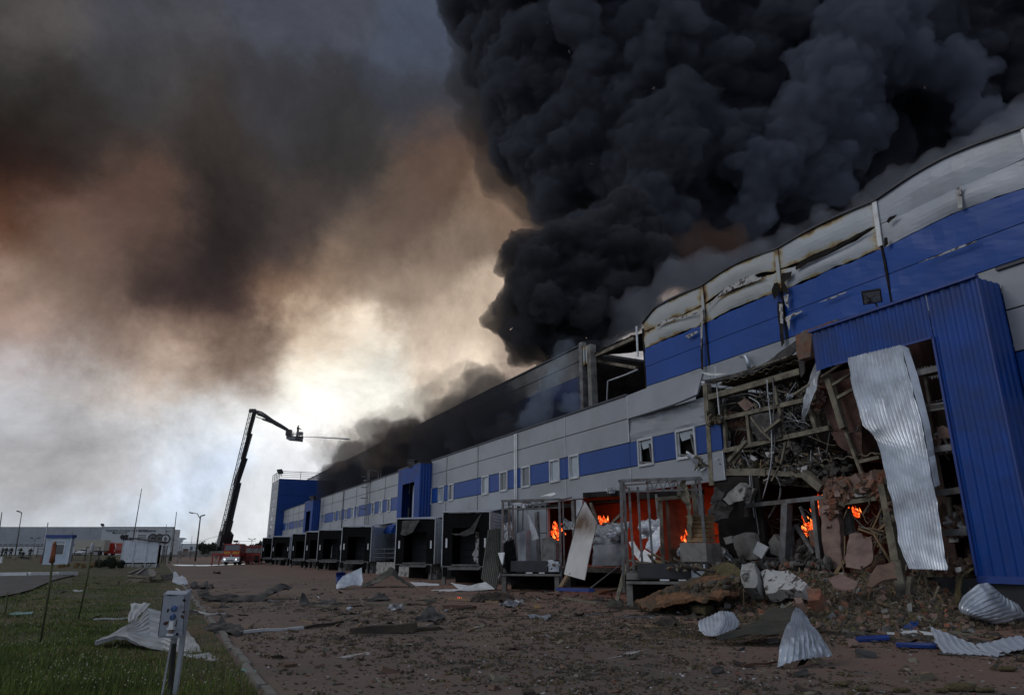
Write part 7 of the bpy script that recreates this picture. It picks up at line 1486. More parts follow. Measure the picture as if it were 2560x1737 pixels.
# dark bush left of the shed
def foliage(name, L_, w, h, d, n, leaf, m_, lab, cat, seed, trunk=None, group=None, col=None):
    r_ = np.random.RandomState(seed); T = thing(name, lab, cat, L_.o, group=group) if True else None
    cs = [(r_.uniform(-.32, .32)*w, r_.uniform(-.3, .3)*d, h*(r_.uniform(.35, .8) if trunk else r_.uniform(.2, .6)), r_.uniform(.16, .30)*min(w, h*1.2)) for _ in range(9)]
    pos = []
    for _ in range(n):
        c = cs[r_.randint(len(cs))]; v = r_.normal(0, 1, 3); v /= np.linalg.norm(v); q = v*c[3]*r_.uniform(.4, 1.35)
        pos.append(L_.P(c[0]+q[0], c[1]+q[1], max(.05, c[2]+q[2]))-L_.o)
    me_o = scatter('crown' if trunk else 'foliage', CUBE, np.array([tuple(p) for p in pos]), np.full((n, 3), leaf)*r_.uniform(.5, 1.3, (n, 3))*np.array([1, 1, .35]), [M[m_]], r_, jit=.3)
    me_o.parent = T
    if trunk:
        m = MB(); m.tube([L_.o, L_.P(.1, 0, h*.35), L_.P(-.05, 0, h*.7)], trunk, 6, r1=trunk*.4); m.tube([L_.P(.1, 0, h*.35), L_.P(w*.2, 0, h*.6)], trunk*.5, 5, r1=trunk*.2); m.tube([L_.P(.05, 0, h*.3), L_.P(-w*.22, 0, h*.58)], trunk*.5, 5, r1=trunk*.2); m.build('trunk', M['bark'], T)
    return T
foliage('bush', Loc(*Z1(800, 648)), 3.6, 1.3, 1.6, 3200, .035, 'leaf', 'dark low bush left of the ribbed metal shed', 'bush', 3)
foliage('bush', Loc(*Z1(560, 645)), 4.5, .5, 1.2, 700, .04, 'g3', 'low dry yellowish shrub at the foot of the kiosk', 'bush', 4)
# gate frame, fence panels, barrier
def frame(L_, x0, x1, z1, lab, mesh=True):
    T = thing('fence_panel', lab, 'fence', L_.o); m = MB()
    for d in ((x0, x0+.09, 0, .09, 0, z1), (x1-.09, x1, 0, .09, 0, z1)): m = MB(); L_.box(m, *d); m.build('post', M['black'], T)
    for z in (z1-.08, z1*.72, .25): m = MB(); L_.box(m, x0+.09, x1-.09, .01, .07, z, z+.06); m.build('rail', M['black'], T)
    if mesh:
        m = MB(); n = 14
        for i in range(1, n): x = x0+(x1-x0)*i/n; L_.box(m, x-.008, x+.008, .03, .045, .3, z1-.1)
        m.build('bars', M['black'], T)['kind'] = 'stuff'
    return T
L = Loc(*Z1(665, 600)); k = L.k*.3406; frame(L, -50*k, 55*k, 108*k, 'black mesh gate panel right of the white car')
L = Loc(*Z1(1200, 615)); k = L.k*.3406; frame(L, -22*k, 12*k, 128*k, 'narrow dark fence panel right of the ribbed shed')
L = Loc(*Z1(290, 570)); k = L.k*.3406; frame(L, -28*k, 30*k, 85*k, 'dark fence panel left of the kiosk')
for i, (px, py) in enumerate(((232, 1407), (375, 1404), (20, 1396))): pass
L = Loc(*Z1(520, 600)); frame(L, 0, 4.0, 1.3, 'low grey fence between the kiosk and the white car', True)
L = Loc(*Z1(40, 590)); BR = thing('barrier', 'low white rail barrier beside the firefighters', 'barrier', L.o); k = L.k*.3406
for i in range(3): m = MB(); L.box(m, (-40+i*110)*k, (-36+i*110)*k, 0, .08, 0, .75); m.build('post', M['steel'], BR)
m = MB(); L.box(m, -60*k, 190*k, .02, .08, .68, .74); m.build('rail', M['steel'], BR)
L = Loc(*Z1(298, 612)); m = MB(); k = L.k*.3406; L.box(m, -8*k, 8*k, 0, .3, 0, 50*k); tag(m.build('barrier_post', M['red']), 'short red and white barrier post at the corner of the kiosk', 'bollard')
m = MB(); L = Loc(*Z1(2, 610)); L.box(m, -.15, .12, 0, .2, 0, .8); tag(m.build('sign_post', M['white']), 'white striped post at the very left edge', 'post')
# poles and lamps
def pole(top, bot, r0, lab, fn=Z1, lamp=None, m_='steel', cat='lamp post', name='street_lamp', dist=None):
    if dist: L_ = Loc(*fn(*bot), dist=dist); b = L_.o
    else: b = GL(*fn(*bot)); 
    D = (b-CAM).dot(FW); t = WD(*fn(*top), D); T = thing(name, lab, cat, b)
    p = MB(); p.tube([b, t], r0, 8, r1=r0*.55); p.build('pole', M[m_], T, smooth=True)
    if lamp:
        for dx in lamp:
            e = t+RT*dx+Vector((0, 0, abs(dx)*.35)); p = MB(); p.tube([t-Vector((0, 0, .6)), t+RT*dx*.4+Vector((0, 0, abs(dx)*.25)), e], r0*.4, 6); a_ = p.build('arm', M[m_], T)
            p = MB(); p.obox(e+RT*(.25 if dx > 0 else -.25), (.75, .35, .22), rotm(0, -.25 if dx > 0 else .25, -YAW)); p.build('lamp_head', M['black'], T)
    return T
pole((160, 235), (118, 515), .13, 'curved street lamp on the far left, before the long grey warehouse', lamp=(-.5,), dist=150)
pole((14, 235), (-30, 560), .12, 'pole leaning in at the very left edge', dist=110, name='pole', cat='pole')
pole((352, 310), (305, 612), .10, 'pale square pole rising behind the blue kiosk', m_='trim', name='pole', cat='pole')
pole((1040, 62), (972, 450), .12, 'thin tall mast rising behind the ribbed shed', dist=140, name='mast', cat='mast')
pole((1222, 322), (1212, 500), .10, 'short thin pole above the billboard building', dist=160, name='pole', cat='pole')
pole((1296, 232), (1268, 500), .13, 'single slim lamp pole right of the billboard building', dist=150)
pole((1472, 262), (1448, 470), .22, 'thick lamp post with two lamp heads left of the fire truck', dist=150, lamp=(-1.9, .3))
pole((1410, 408), (1407, 470), .08, 'tiny distant lamp pole above the container cabin', dist=200); pole((1594, 430), (1594, 480), .08, 'tiny distant lamp pole left of the fire truck', dist=220)
pole((1850, 435), (1846, 500), .12, 'distant lamp post right of the fire truck cab', dist=220, lamp=(-.6, .6)); pole((258, 430), (250, 500), .10, 'small distant lamp before the long grey warehouse', dist=200, lamp=(-.8, .8)); pole((1340, 435), (1340, 470), .08, 'small distant double lamp above the container cabin', dist=200, lamp=(-.5, .5))
# triangular sign
b = WD(*Z1(1322, 450), 110); m = MB(); pts = [b+RT*-.7+Vector((0, 0, .6)), b+RT*.7+Vector((0, 0, .6)), b+Vector((0, 0, -.6))]; m.add(pts+[q+HF*.05 for q in pts], [(0, 1, 2), (5, 4, 3), (0, 3, 4, 1), (1, 4, 5, 2), (2, 5, 3, 0)])
TS = thing('yield_sign', 'small triangular give-way sign left of the container cabin', 'road sign', (b.x, b.y, 0)); m.build('sign_plate', M['trim'], TS); m = MB(); m.tube([(b.x, b.y, 0), b+HF*.1], .05, 6); m.build('post', M['steel'], TS)
# container cabin
L = Loc(*Z1(1370, 550), z=0); k = L.k*.3406
CC = thing('container_cabin', 'long pale site cabin with a red-brown panel left of the fire truck', 'cabin', L.o)
for i in range(7): a, b = -110+i*31.4, -110+(i+1)*31.4-.8; build_box(L, 'wall_panel', 'trim', (a*k, b*k, 0, .1, 0, 78*k), CC)
build_box(L, 'cabin_body', 'steel', (-109*k, 109*k, .1, 2.6, 0, 78*k), CC); build_box(L, 'roof', 'trim', (-112*k, 112*k, -.1, 2.7, 78*k, 82*k), CC); build_box(L, 'red_panel', 'redboard', (-32*k, 8*k, -.04, 0, 12*k, 45*k), CC); build_box(L, 'window', 'glass', (18*k, 38*k, -.04, 0, 35*k, 62*k), CC)
# semi trailer and red tractor
L = Loc(*Z1(650, 530), z=1.05, dist=172); k = L.k*.3406
TR = thing('lorry', 'lorry with a long beige tarpaulin trailer and a red tank behind', 'lorry', L.o)
for i in range(4): build_box(L, 'tarpaulin', 'cream', ((-112+i*54.6)*k, (-112+(i+1)*54.6-.6)*k, 0, 2.5, 1.25, 1.25+74*k), TR)
build_box(L, 'chassis', 'black', (-108*k, 100*k, .3, 2.2, .85, 1.22), TR)
for x in (-95, -80, -65, 80): m = MB(); m.disc(L.P(x*k, .3, .5), HF, .5, .35, 14); m.build('wheel', M['rubber'], TR)
L = Loc(*Z1(800, 530), z=1.05, dist=176); k = L.k*.3406
RTk = thing('tank_lorry', 'red rounded tanker seen beside the beige trailer', 'tanker', L.o)
m = MB(); pr_ = [( -38, 14), (38, 14), (42, 40), (42, 68), (32, 84), (14, 90), (-14, 90), (-34, 84), (-40, 60)]; vs = [L.P(x*k, y, z*k) for y in (0, 5) for x, z in pr_]; n = len(pr_); m.add(vs, [tuple(range(n)), tuple(range(2*n-1, n-1, -1))]+[(i, i+n, (i+1) % n+n, (i+1) % n) for i in range(n)]); m.build('tank', M['red'], RTk)
m = MB(); m.tube([L.P(-20*k, 0, 92*k), L.P(-16*k, 0, 99*k), L.P(16*k, 0, 99*k), L.P(20*k, 0, 92*k)], .06, 6); m.build('rail', M['red'], RTk)
m = MB(); m.tube([L.P(40*k, -.1, 30*k), L.P(46*k, -.1, 60*k), L.P(38*k, -.1, 82*k)], .12, 6); m.build('white_pipe', M['white'], RTk)
for x in (-25, 25): m = MB(); m.disc(L.P(x*k, .3, .5), HF, .5, .35, 14); m.build('wheel', M['rubber'], RTk)
# white car facing the camera
L = Loc(*ZD(1040, 620), dist=152); k = 1
CR = thing('parked_car', 'white car facing the camera between the kiosk and the gate', 'car', L.o)
def prof(mb, sec, y):   # cross section list of (x,z)
    return [L.P(x, y, z) for x, z in sec]
secs = [(-.15, [(-.80, .35), (-.86, .55), (-.80, .78), (.80, .78), (.86, .55), (.80, .35)]), (.0, [(-.86, .28), (-.92, .55), (-.84, .88), (.84, .88), (.92, .55), (.86, .28)]), (1.0, [(-.90, .25), (-.95, .60), (-.86, 1.0), (.86, 1.0), (.95, .60), (.90, .25)]), (4.0, [(-.90, .25), (-.95, .60), (-.86, 1.0), (.86, 1.0), (.95, .60), (.90, .25)]), (4.4, [(-.8, .35), (-.86, .6), (-.8, .9), (.8, .9), (.86, .6), (.8, .35)])]
m = MB(); vs = []; [vs.extend(prof(m, s_, y)) for y, s_ in secs]; fs = [tuple(range(6)), tuple(range(29, 23, -1))]+[(a*6+i, (a+1)*6+i, (a+1)*6+(i+1) % 6, a*6+(i+1) % 6) for a in range(4) for i in range(6)]; m.add(vs, fs); m.build('body', M['white'], CR)
m = MB(); c = [(-.80, 1.0), (.80, 1.0), (.60, 1.45), (-.60, 1.45)]; vs = [L.P(x, y, z) for (x, z), y in zip(c, (1.0, 1.0, 1.8, 1.8))]+[L.P(x, y, z) for (x, z), y in zip(c, (3.9, 3.9, 3.3, 3.3))]; m.add(vs, [(0, 1, 2, 3), (7, 6, 5, 4), (3, 2, 6, 7), (0, 3, 7, 4), (1, 5, 6, 2)]); m.build('roof', M['white'], CR)
m = MB(); c = [(-.72, 1.03), (.72, 1.03), (.56, 1.38), (-.56, 1.38)]; m.add([L.P(x, y-.03, z) for (x, z), y in zip(c, (1.04, 1.04, 1.68, 1.68))], [(0, 1, 2, 3)]); m.build('windscreen', M['glass'], CR)
for s_ in (-1, 1):
    m = MB(); m.obox(L.P(s_*.62, -.12, .68), (.36, .1, .14), rotm(0, 0, -YAW)); m.build('headlight', M['glassl'], CR); m = MB(); m.disc(L.P(s_*.8, .9, .32), RT, .32, .2, 14); m.build('wheel', M['rubber'], CR); m = MB(); m.disc(L.P(s_*.8, 3.5, .32), RT, .32, .2, 14); m.build('wheel', M['rubber'], CR)
build_box(L, 'grille', 'black', (-.42, .42, -.17, -.1, .45, .62), CR); build_box(L, 'bumper', 'black', (-.8, .8, -.2, -.1, .28, .40), CR)
# distant warehouse with hoarding
LB = Loc(120, 1384, z=1.1, dist=262); k = LB.k
WB = thing('distant_warehouse', 'long low grey warehouse across the background on the left', 'warehouse', LB.o)
hz = (1382-1319)*k+.55
for i in range(9): a = -260+i*44.6; build_box(LB, 'wall_panel', 'steel' if False else 'grey', (a*k, (a+44.3)*k, 0, .3, 3.2, hz), WB); build_box(LB, 'base_panel', 'trim', (a*k, (a+44.3)*k, 0, .3, 0, 3.0), WB)
build_box(LB, 'body', 'coping', (-260*k, 125*k, .3, 6, 0, hz+.1), WB)
for i in range(18): build_box(LB, 'window', 'glass', ((-130+i*13.5)*k, (-120+i*13.5)*k, -.05, 0, (1382-1359)*k, (1382-1356.5)*k), WB)
LH = Loc(335, 1384, z=1.1, dist=255); k = LH.k
HB = thing('billboard_building', 'pale warehouse end with advertising lettering and pictures of tyres', 'warehouse', LH.o)
hz = (1382-1320.5)*k+.55; xl, xr = (245-335)*k, (424-335)*k
m = MB(); M['hoard'] = mat('hoarding_print', (.36, .38, .40), .7, var=.05)
build_box(LH, 'hoarding', 'hoard', (xl, -.1, 0, .3, 3.0, hz), HB); build_box(LH, 'hoarding', 'hoard', (.1, xr, 0, .3, 3.0, hz), HB); build_box(LH, 'base_wall', 'trim', (xl, xr, .02, .3, 0, 2.95), HB); build_box(LH, 'body', 'coping', (xl-.2, xr+.1, .3, 1.2, 0, hz+.35), HB); build_box(LH, 'cover_strip', 'white', (-.1, .1, -.03, .3, 0, hz), HB)
m = MB(); vs = [LH.P(x, y, z) for z in (0, hz-.6) for x, y in ((xr+.12, .3), (xr+.5, 5))]; m.add([vs[0], vs[1], vs[3], vs[2]], [(0, 1, 2, 3)]); m.build('side_wall', M['trim'], HB)
def htext(s, x, y, sz): # ZD pixel of the left baseline
    px, py = ZD(x, y); text('lettering', s, LH.P((px-335)*k, -.06, (1382-py)*k+.55), sz*k, RT, M['black'], HB, th=.03)
htext('ТЕХНІКА ІЗ США ТА ЄВРОПИ', 1345, 318, 7.4); htext('067 433 55 72', 1460, 344, 5.6); htext('АГРОШИНИ', 1788, 322, 7.4)
for i, y in enumerate((368, 394, 422)):
    px, py = ZD(1785, y); m = MB(); LH.box(m, (px-335)*k, (px+20-335)*k, -.04, 0, (1382-py)*k+.45, (1382-py)*k+.75); m.build('printed_line', M['plinth'], HB)
px, py = ZD(1450, 332); m = MB(); m.disc(LH.P((px-335)*k, -.03, (1382-py)*k+.6), HF, .35, .04, 10); m.build('phone_mark', M['plinth'], HB)
px, py = ZD(2158, 314); m = MB(); m.disc(LH.P((px-335)*k, -.03, (1382-py)*k+.55), HF, .32, .04, 10); LH.box(m, (px+3-335)*k, (px+11-335)*k, -.04, 0, (1382-py)*k+.45, (1382-py)*k+.6); m.build('small_emblem', M['plinth'], HB)
for i, (x, y) in enumerate(((1985, 405), (2075, 407), (2160, 410))):
    px, py = ZD(x, y); c = LH.P((px-335)*k, -.05-.05*i, (1382-py)*k+.55); rr = 64*.18933*k
    m = MB(); m.disc(c, HF, rr, .04, 28); ty = m.build('printed_tyre', M['black'], HB)
    m = MB(); m.disc(c-HF*.03, HF, rr*(.62 if i < 2 else .72), .02, 24); m.build('rim', M['steel'] if i < 2 else M['trim'], ty); m = MB(); m.disc(c-HF*.05, HF, rr*.4, .02, 20); m.build('hub', M['plinth'] if i < 2 else M['steel'], ty)
m = MB(); r_ = random.Random(4); 
for _ in range(26): px, py = ZD(r_.uniform(1570, 1710), r_.uniform(365, 430)); m.obox(LH.P((px-335)*k, -.05, (1382-py)*k+.55), (r_.uniform(.4, 1.4), .04, r_.uniform(.3, .9)), rotm(0, r_.uniform(-.5, .5), -YAW))
m.build('printed_machine', M['plinth'], HB)['kind'] = 'stuff'
flood(LH.P(xl, -.2, hz+1.0), 2.6, 'floodlight on the corner of the billboard building')
# far tree line
r_ = random.Random(12); i = 0
words = ['leftmost', 'second', 'third', 'fourth', 'fifth', 'sixth', 'seventh', 'eighth', 'ninth', 'tenth', 'eleventh', 'twelfth', 'last']
tl = [505, 513, 522, 531, 540, 549, 604, 613, 622, 631, 641, 650, 560]
for j, px in enumerate(sorted(tl)):
    h = r_.uniform(5.5, 8.5); foliage('distant_tree', Loc(px, 1385, z=0, dist=330+r_.uniform(-20, 30)), r_.uniform(3.5, 6), h, 4, 420, .32, 'leaf', f'dark distant tree on the horizon, {words[j]} from the left of the tree row', 'tree', 70+j, trunk=.25, group='distant trees on the horizon')
m = MB(); L = Loc(560, 1385, z=0, dist=310); L.box(m, -40, 40, 0, .3, 0, 2.6); tag(m.build('perimeter_wall', M['concrete']), 'long low pale wall along the horizon behind the fire truck', 'wall')
# overhead wire
m = MB(); a, b_, c = WY(*Z1(1250, 432), 200), WY(*Z1(1600, 412), 200), WY(*Z1(1879, 445), 190); pts = [lerp_poly([a, a.lerp(b_, .5)-Vector((0, 0, 1.2)), b_, b_.lerp(c, .5)-Vector((0, 0, .6)), c], t/24) for t in range(25)]; m.tube(pts, .035, 4); tag(m.build('overhead_wire', M['black']), 'thin overhead wire across the sky behind the fire truck', 'wire')

# ------------------------------------------------------------------ people
def person(L_, lab, h=1.78, pose='stand', face=0.0, helmet='helmet', parent=None, coat='cloth'):
    s = h/1.78
    J = {'pel': (0, 0, .95), 'chest': (0, .02, 1.30), 'neck': (0, .02, 1.50), 'head': (0, 0, 1.66), 'hl': (-.10, 0, .90), 'kl': (-.12, -.03, .50), 'al': (-.12, .02, .08), 'fl': (-.12, -.14, .04), 'hr': (.10, 0, .90), 'kr': (.12, -.02, .50), 'ar': (.13, .03, .08), 'fr': (.14, -.13, .04),
         'sl': (-.20, .02, 1.43), 'el': (-.27, -.02, 1.15), 'wl': (-.22, -.2, .98), 'sr': (.20, .02, 1.43), 'er': (.27, -.02, 1.15), 'wr': (.20, -.22, 1.02)}
    if pose == 'crouch': J.update(pel=(0, .1, .45), chest=(0, -.08, .78), neck=(0, -.15, .98), head=(0, -.2, 1.12), hl=(-.1, .1, .42), kl=(-.16, -.3, .45), hr=(.1, .1, .42), kr=(.16, -.28, .42), sl=(-.2, -.12, .92), sr=(.2, -.12, .92), el=(-.24, -.3, .7), er=(.24, -.3, .7), wl=(-.15, -.45, .5), wr=(.15, -.45, .5))
    if pose == 'reach': J.update(wl=(-.3, -.45, 1.30), el=(-.3, -.25, 1.25), wr=(.35, -.4, 1.25), er=(.33, -.2, 1.2))
    if pose == 'walk': J.update(kl=(-.12, -.2, .52), al=(-.12, -.25, .1), fl=(-.12, -.4, .05), ar=(.12, .25, .12), fr=(.12, .12, .04))
    R_ = dict(pel=.15, chest=.18, neck=.07, head=.105, hl=.11, kl=.08, al=.06, fl=.05, hr=.11, kr=.08, ar=.06, fr=.05, sl=.09, el=.065, wl=.05, sr=.09, er=.065, wr=.05)
    E = [('pel', 'chest'), ('chest', 'neck'), ('neck', 'head'), ('pel', 'hl'), ('hl', 'kl'), ('kl', 'al'), ('al', 'fl'), ('pel', 'hr'), ('hr', 'kr'), ('kr', 'ar'), ('ar', 'fr'), ('chest', 'sl'), ('sl', 'el'), ('el', 'wl'), ('chest', 'sr'), ('sr', 'er'), ('er', 'wr')]
    ks = list(J); me = bpy.data.meshes.new('body'); rot = Matrix.Rotation(-YAW+face, 3, 'Z')
    me.from_pydata([rot@Vector(J[q])*s for q in ks], [(ks.index(a), ks.index(b)) for a, b in E], [])
    T = thing('person', lab, 'person', L_.o, group=None)
    o = bpy.data.objects.new('body', me); COL.objects.link(o); sk = o.modifiers.new('s', 'SKIN'); o.modifiers.new('u', 'SUBSURF').levels = 1
    for i_, q in enumerate(ks): me.skin_vertices[0].data[i_].radius = (R_[q]*s, R_[q]*s)
    me.skin_vertices[0].data[0].use_root = True
    dg = bpy.context.evaluated_depsgraph_get(); dg.update(); m2 = bpy.data.meshes.new_from_object(o.evaluated_get(dg)); o.modifiers.clear(); o.data = m2; m2.materials.clear(); m2.materials.append(M[coat]); o.parent = T
    hd = rot@Vector(J['head'])*s
    v, f = ICO2; m = MB(); m.add([Vector(q)*.135*s*(1 if q[2] > -.1 else 1.08)+hd+Vector((0, 0, .04)) for q in v if True], f.tolist()); hm = m.mesh('helmet'); ho = bpy.data.objects.new('helmet', hm); COL.objects.link(ho); hm.materials.append(M[helmet]); ho.parent = T
    fc = rot@Vector((0, -.09, -.03))*s+hd; m = MB(); m.add([Vector(q)*.075*s+fc for q in v], f.tolist()); hm = m.mesh('face'); fo = bpy.data.objects.new('face', hm); COL.objects.link(fo); hm.materials.append(M['skin']); fo.parent = T
    for z in ((1.12, .35) if pose != 'crouch' else ()):
        m = MB(); 
        if z > 1: m.tube([rot@Vector((0, .01, z-.03))*s, rot@Vector((0, .01, z+.03))*s], .205*s, 12)
        else:
            for sx in (-.12, .12): m.tube([rot@Vector((sx, 0, z-.03))*s, rot@Vector((sx, 0, z+.03))*s], .095*s, 8)
        hm = m.mesh('reflective_band'); bo = bpy.data.objects.new('reflective_band', hm); COL.objects.link(bo); hm.materials.append(M['reflect']); bo.parent = T
    return T
for (x, y, ps, lab) in ((12, 662, 'stand', 'firefighter at the left edge in dark gear, partly cut off'), (62, 660, 'walk', 'firefighter second from the left edge, facing away'), (128, 660, 'stand', 'firefighter with pale helmet standing between two small groups'), (250, 664, 'reach', 'firefighter bending over equipment, left of the crouching one'),
                        (292, 668, 'crouch', 'crouching firefighter beside the one bending over'), (382, 672, 'stand', 'firefighter standing alone left of the kiosk'), (775, 612, 'walk', 'person in dark clothes seen through the kiosk window'), (2232, 728, 'stand', 'person in dark clothes standing beside the narrow fence panel')):
    px, py = ZD(x, y); L_ = Loc(px, py+ (0 if x != 775 else 4)); person(L_, lab, 1.8, ps, face=.4 if x % 3 else -.5, helmet='helmet' if x < 700 else 'black')
m = MB(); L = Loc(*ZD(320, 670)); L.box(m, -.5, .5, 0, .4, 0, .35); tag(m.build('equipment_bag', M['black']), 'low dark equipment bag beside the crouching firefighter', 'bag')

# ------------------------------------------------------------------ fire truck with articulated platform
L = Loc(575.5, 1411, z=0); K = L.k
FT = thing('fire_truck', 'red and white aerial platform fire truck facing the camera with headlights on', 'fire truck', L.o)
tb = lambda nm, m_, d, par=FT: build_box(L, nm, m_, d, par)
tb('bumper', 'white', (-1.25, 1.25, -.15, .35, .42, .86)); tb('lower_grille', 'plinth', (-.55, .55, -.18, -.14, .5, .68)); tb('cab_front', 'white', (-1.24, 1.24, 0, .5, .88, 1.12))
CB = tb('cab', 'red', (-1.24, 1.24, .03, 2.0, 1.14, 2.05)); tb('cab_roof', 'red', (-1.2, 1.2, .15, 2.0, 2.86, 3.02)); tb('pillar', 'red', (-1.24, -1.12, .1, 2.0, 2.07, 2.84)); tb('pillar', 'red', (1.12, 1.24, .1, 2.0, 2.07, 2.84)); tb('cab_rear', 'red', (-1.24, 1.24, 1.9, 2.0, 2.05, 2.86))
m = MB(); m.add([L.P(x, y, z) for x, y, z in ((-1.11, .05, 2.07), (1.11, .05, 2.07), (1.08, .2, 2.84), (-1.08, .2, 2.84))], [(0, 1, 2, 3)]); m.build('windscreen', M['glass'], FT)
tb('badge_bar', 'plinth', (-.3, .3, -.02, .02, 1.18, 1.40)); m = MB(); m.disc(L.P(0, -.03, 1.29), HF, .12, .03, 14); m.build('badge', M['trim'], FT)
for sgn in (-1, 1):
    for i in range(4):
        x0 = sgn*(.1+i*.26); m = MB(); m.add([L.P(x, 0.0, z) for x, z in ((x0, 1.52), (x0+sgn*.13, 1.52), (x0+sgn*.30, 1.90), (x0+sgn*.17, 1.90))], [(0, 1, 2, 3)]); m.build('chevron', M['yellow'], FT)
for x in (-.86, .86):
    h_ = MB(); h_.disc(L.P(x, -.17, .78), HF, .17, .06, 14); hl = h_.build('headlight', M['trim'], FT); h_ = MB(); h_.disc(L.P(x, -.21, .78), HF, .10, .03, 12); h_.build('lit_lens', emis('headlight_glow', (.95, .97, 1), 3.0), hl)
for x in (-1.0, 1.0):
    for y in (.9, 4.5): m = MB(); m.disc(L.P(x, y, .5), RT, .5, .32, 18); w_ = m.build('wheel', M['rubber'], FT); m = MB(); m.disc(L.P(x*1.16, y, .5), RT, .26, .04, 12); m.build('rim', M['steel'], w_)
for x in (-1.42, 1.42): m = MB(); L.box(m, x-.09, x+.09, .0, .12, 2.0, 2.7); m.build('mirror', M['black'], FT)
tb('chassis', 'black', (-1.1, 1.1, 2.0, 9.5, .55, 1.0)); tb('body', 'reddark', (-1.25, 1.25, 2.2, 9.5, 1.0, 1.7)); tb('mudguard', 'black', (-1.24, -.75, .35, 1.5, .5, .9)); tb('mudguard', 'black', (.75, 1.24, .35, 1.5, .5, .9))
m = MB(); m.tube([L.P(.15, .8, 3.0), L.P(.3, .8, 3.25)], .05, 6); m.obox(L.P(.15, .8, 3.38), (.65, .3, .3), rotm(0, 0, -YAW)); m.build('roof_monitor', M['black'], FT)
m = MB(); m.tube([L.P(.2, .9, 3.02), L.P(.5, .9, 3.1), L.P(.75, .9, 3.3), L.P(.6, .9, 3.05)], .04, 5); m.build('roof_rail', M['reddark'], FT)
# outriggers
def outr(sg, x0, x1):
    m = MB(); L.box(m, *sorted((sg*x0, sg*x1)), 2.5, 2.9, .95, 1.35) if False else None
    tb('outrigger_beam', 'red', (*sorted((sg*x0, sg*x1)), 2.4, 2.8, 1.35, 1.62)); tb('outrigger_beam', 'red', (*sorted((sg*x0, sg*x1)), 7.5, 7.9, 1.25, 1.5))
    for x in (x1-.12, x1-1.2):
        m = MB(); L.box(m, *sorted((sg*x, sg*(x+.14))), 2.5, 2.64, .08, 1.4); m.build('outrigger_leg', M['red'], FT); m = MB(); L.box(m, *sorted((sg*(x-.15), sg*(x+.3))), 2.35, 2.8, 0, .08); m.build('foot_plate', M['black'], FT)
    for x in (x0+.3, x0+.8, x1-.8): m = MB(); L.box(m, *sorted((sg*x, sg*(x+.10))), 2.45, 2.55, .75, 1.35); m.build('hanging_link', M['reddark'], FT)
    m = MB(); L.box(m, *sorted((sg*x0, sg*(x0+1.3))), 2.3, 2.35, .7, 1.35); m.build('side_skirt', M['reddark'], FT)
outr(-1, 1.3, 3.9); outr(1, 1.3, 3.5)
# boom: three black telescopic sections and the lattice ladder along its left side
BD = (L.o-CAM).dot(FW)+2.5
bq = lambda x, y, dd=0: WD(*Z2(x, y), BD+dd)
m = MB(); m.bar(bq(213, 1300), bq(238, 1190), 2.9*.62, 1.6); m.build('turntable', M['black'], FT)
m = MB(); m.tube([bq(185, 1250, -.8), bq(235, 1320, -.8), bq(225, 1345, -.8)], .16, 8); m.build('lift_cylinder', M['steel'], FT)
for (a, b, w) in (((222, 1240), (262, 1080), .98), ((258, 1100), (340, 740), .82), ((322, 760), (402, 520), .70), ((385, 530), (450, 300), .60), ((432, 320), (490, 105), .50)):
    m = MB(); m.bar(bq(*a), bq(*b), w, w*.9, up=HF); m.build('boom_section', M['black'], FT)
for (a, b) in (((262, 1200), (280, 1090)), ((275, 1090), (285, 1070))): m = MB(); m.bar(bq(*a), bq(*b), .12); m.build('boom_hose', M['black'], FT)
lad = MB(); A0, A1 = Vector((172, 1210, 0)), Vector((445, 95, 0)); B0, B1 = Vector((205, 1225, 0)), Vector((472, 108, 0)); n = 74
P0 = [bq(*(A0.lerp(A1, i/n))[:2], -.8) for i in range(n+1)]; P1 = [bq(*(B0.lerp(B1, i/n))[:2], -.8) for i in range(n+1)]
lad.bar(P0[0], P0[-1], .10); lad.bar(P1[0], P1[-1], .09); lad.bar(P0[0]+HF*.6, P0[-1]+HF*.6, .06); lad.build('ladder_rails', M['steel'], FT)
lad = MB()
for i in range(n): lad.bar(P0[i], P1[i], .05); lad.bar(P0[i], P0[i]+HF*.6, .04) if i % 3 == 0 else None
for i in range(0, n-2, 3): lad.bar(P0[i], P1[i+2], .035)
lad.build('ladder_rungs', M['steel'], FT)['kind'] = 'stuff'
m = MB(); m.bar(bq(445, 95), bq(500, 95), .5, .5, up=HF); m.bar(bq(440, 95), bq(520, 110), .3); m.build('boom_head', M['black'], FT)
# jib: lattice arm to the basket
ja = [Vector(q+(0,)) for q in ((485, 95), (555, 110), (650, 175), (730, 222), (790, 262))]; jb = [Vector(q+(0,)) for q in ((515, 128), (570, 150), (650, 205), (725, 245), (780, 272))]
U_ = [bq(*lerp_poly(ja, i/26)[:2]) for i in range(27)]; D_ = [bq(*lerp_poly(jb, i/26)[:2]) for i in range(27)]
m = MB(); m.tube(U_, .12, 5); m.tube(D_, .14, 5); m.tube([p+HF*.5 for p in U_], .08, 5); m.build('jib_chords', M['steel'], FT)
m = MB(); 
for i in range(26): m.bar(U_[i], D_[i+1], .07); m.bar(D_[i], U_[i], .07)
m.build('jib_lattice', M['steel'], FT)['kind'] = 'stuff'
for i in range(0, 26, 9):
    m = MB(); m.bar(U_[i].lerp(D_[i], .5), U_[min(i+9, 26)].lerp(D_[min(i+9, 26)], .5), .32 if i < 20 else .3, .3, up=HF); m.build('jib_section', M['plinth'], FT)
m = MB(); m.bar(bq(505, 150), bq(570, 172), .12); m.bar(bq(560, 170), bq(645, 202), .26); m.build('jib_cylinder', M['black'], FT)
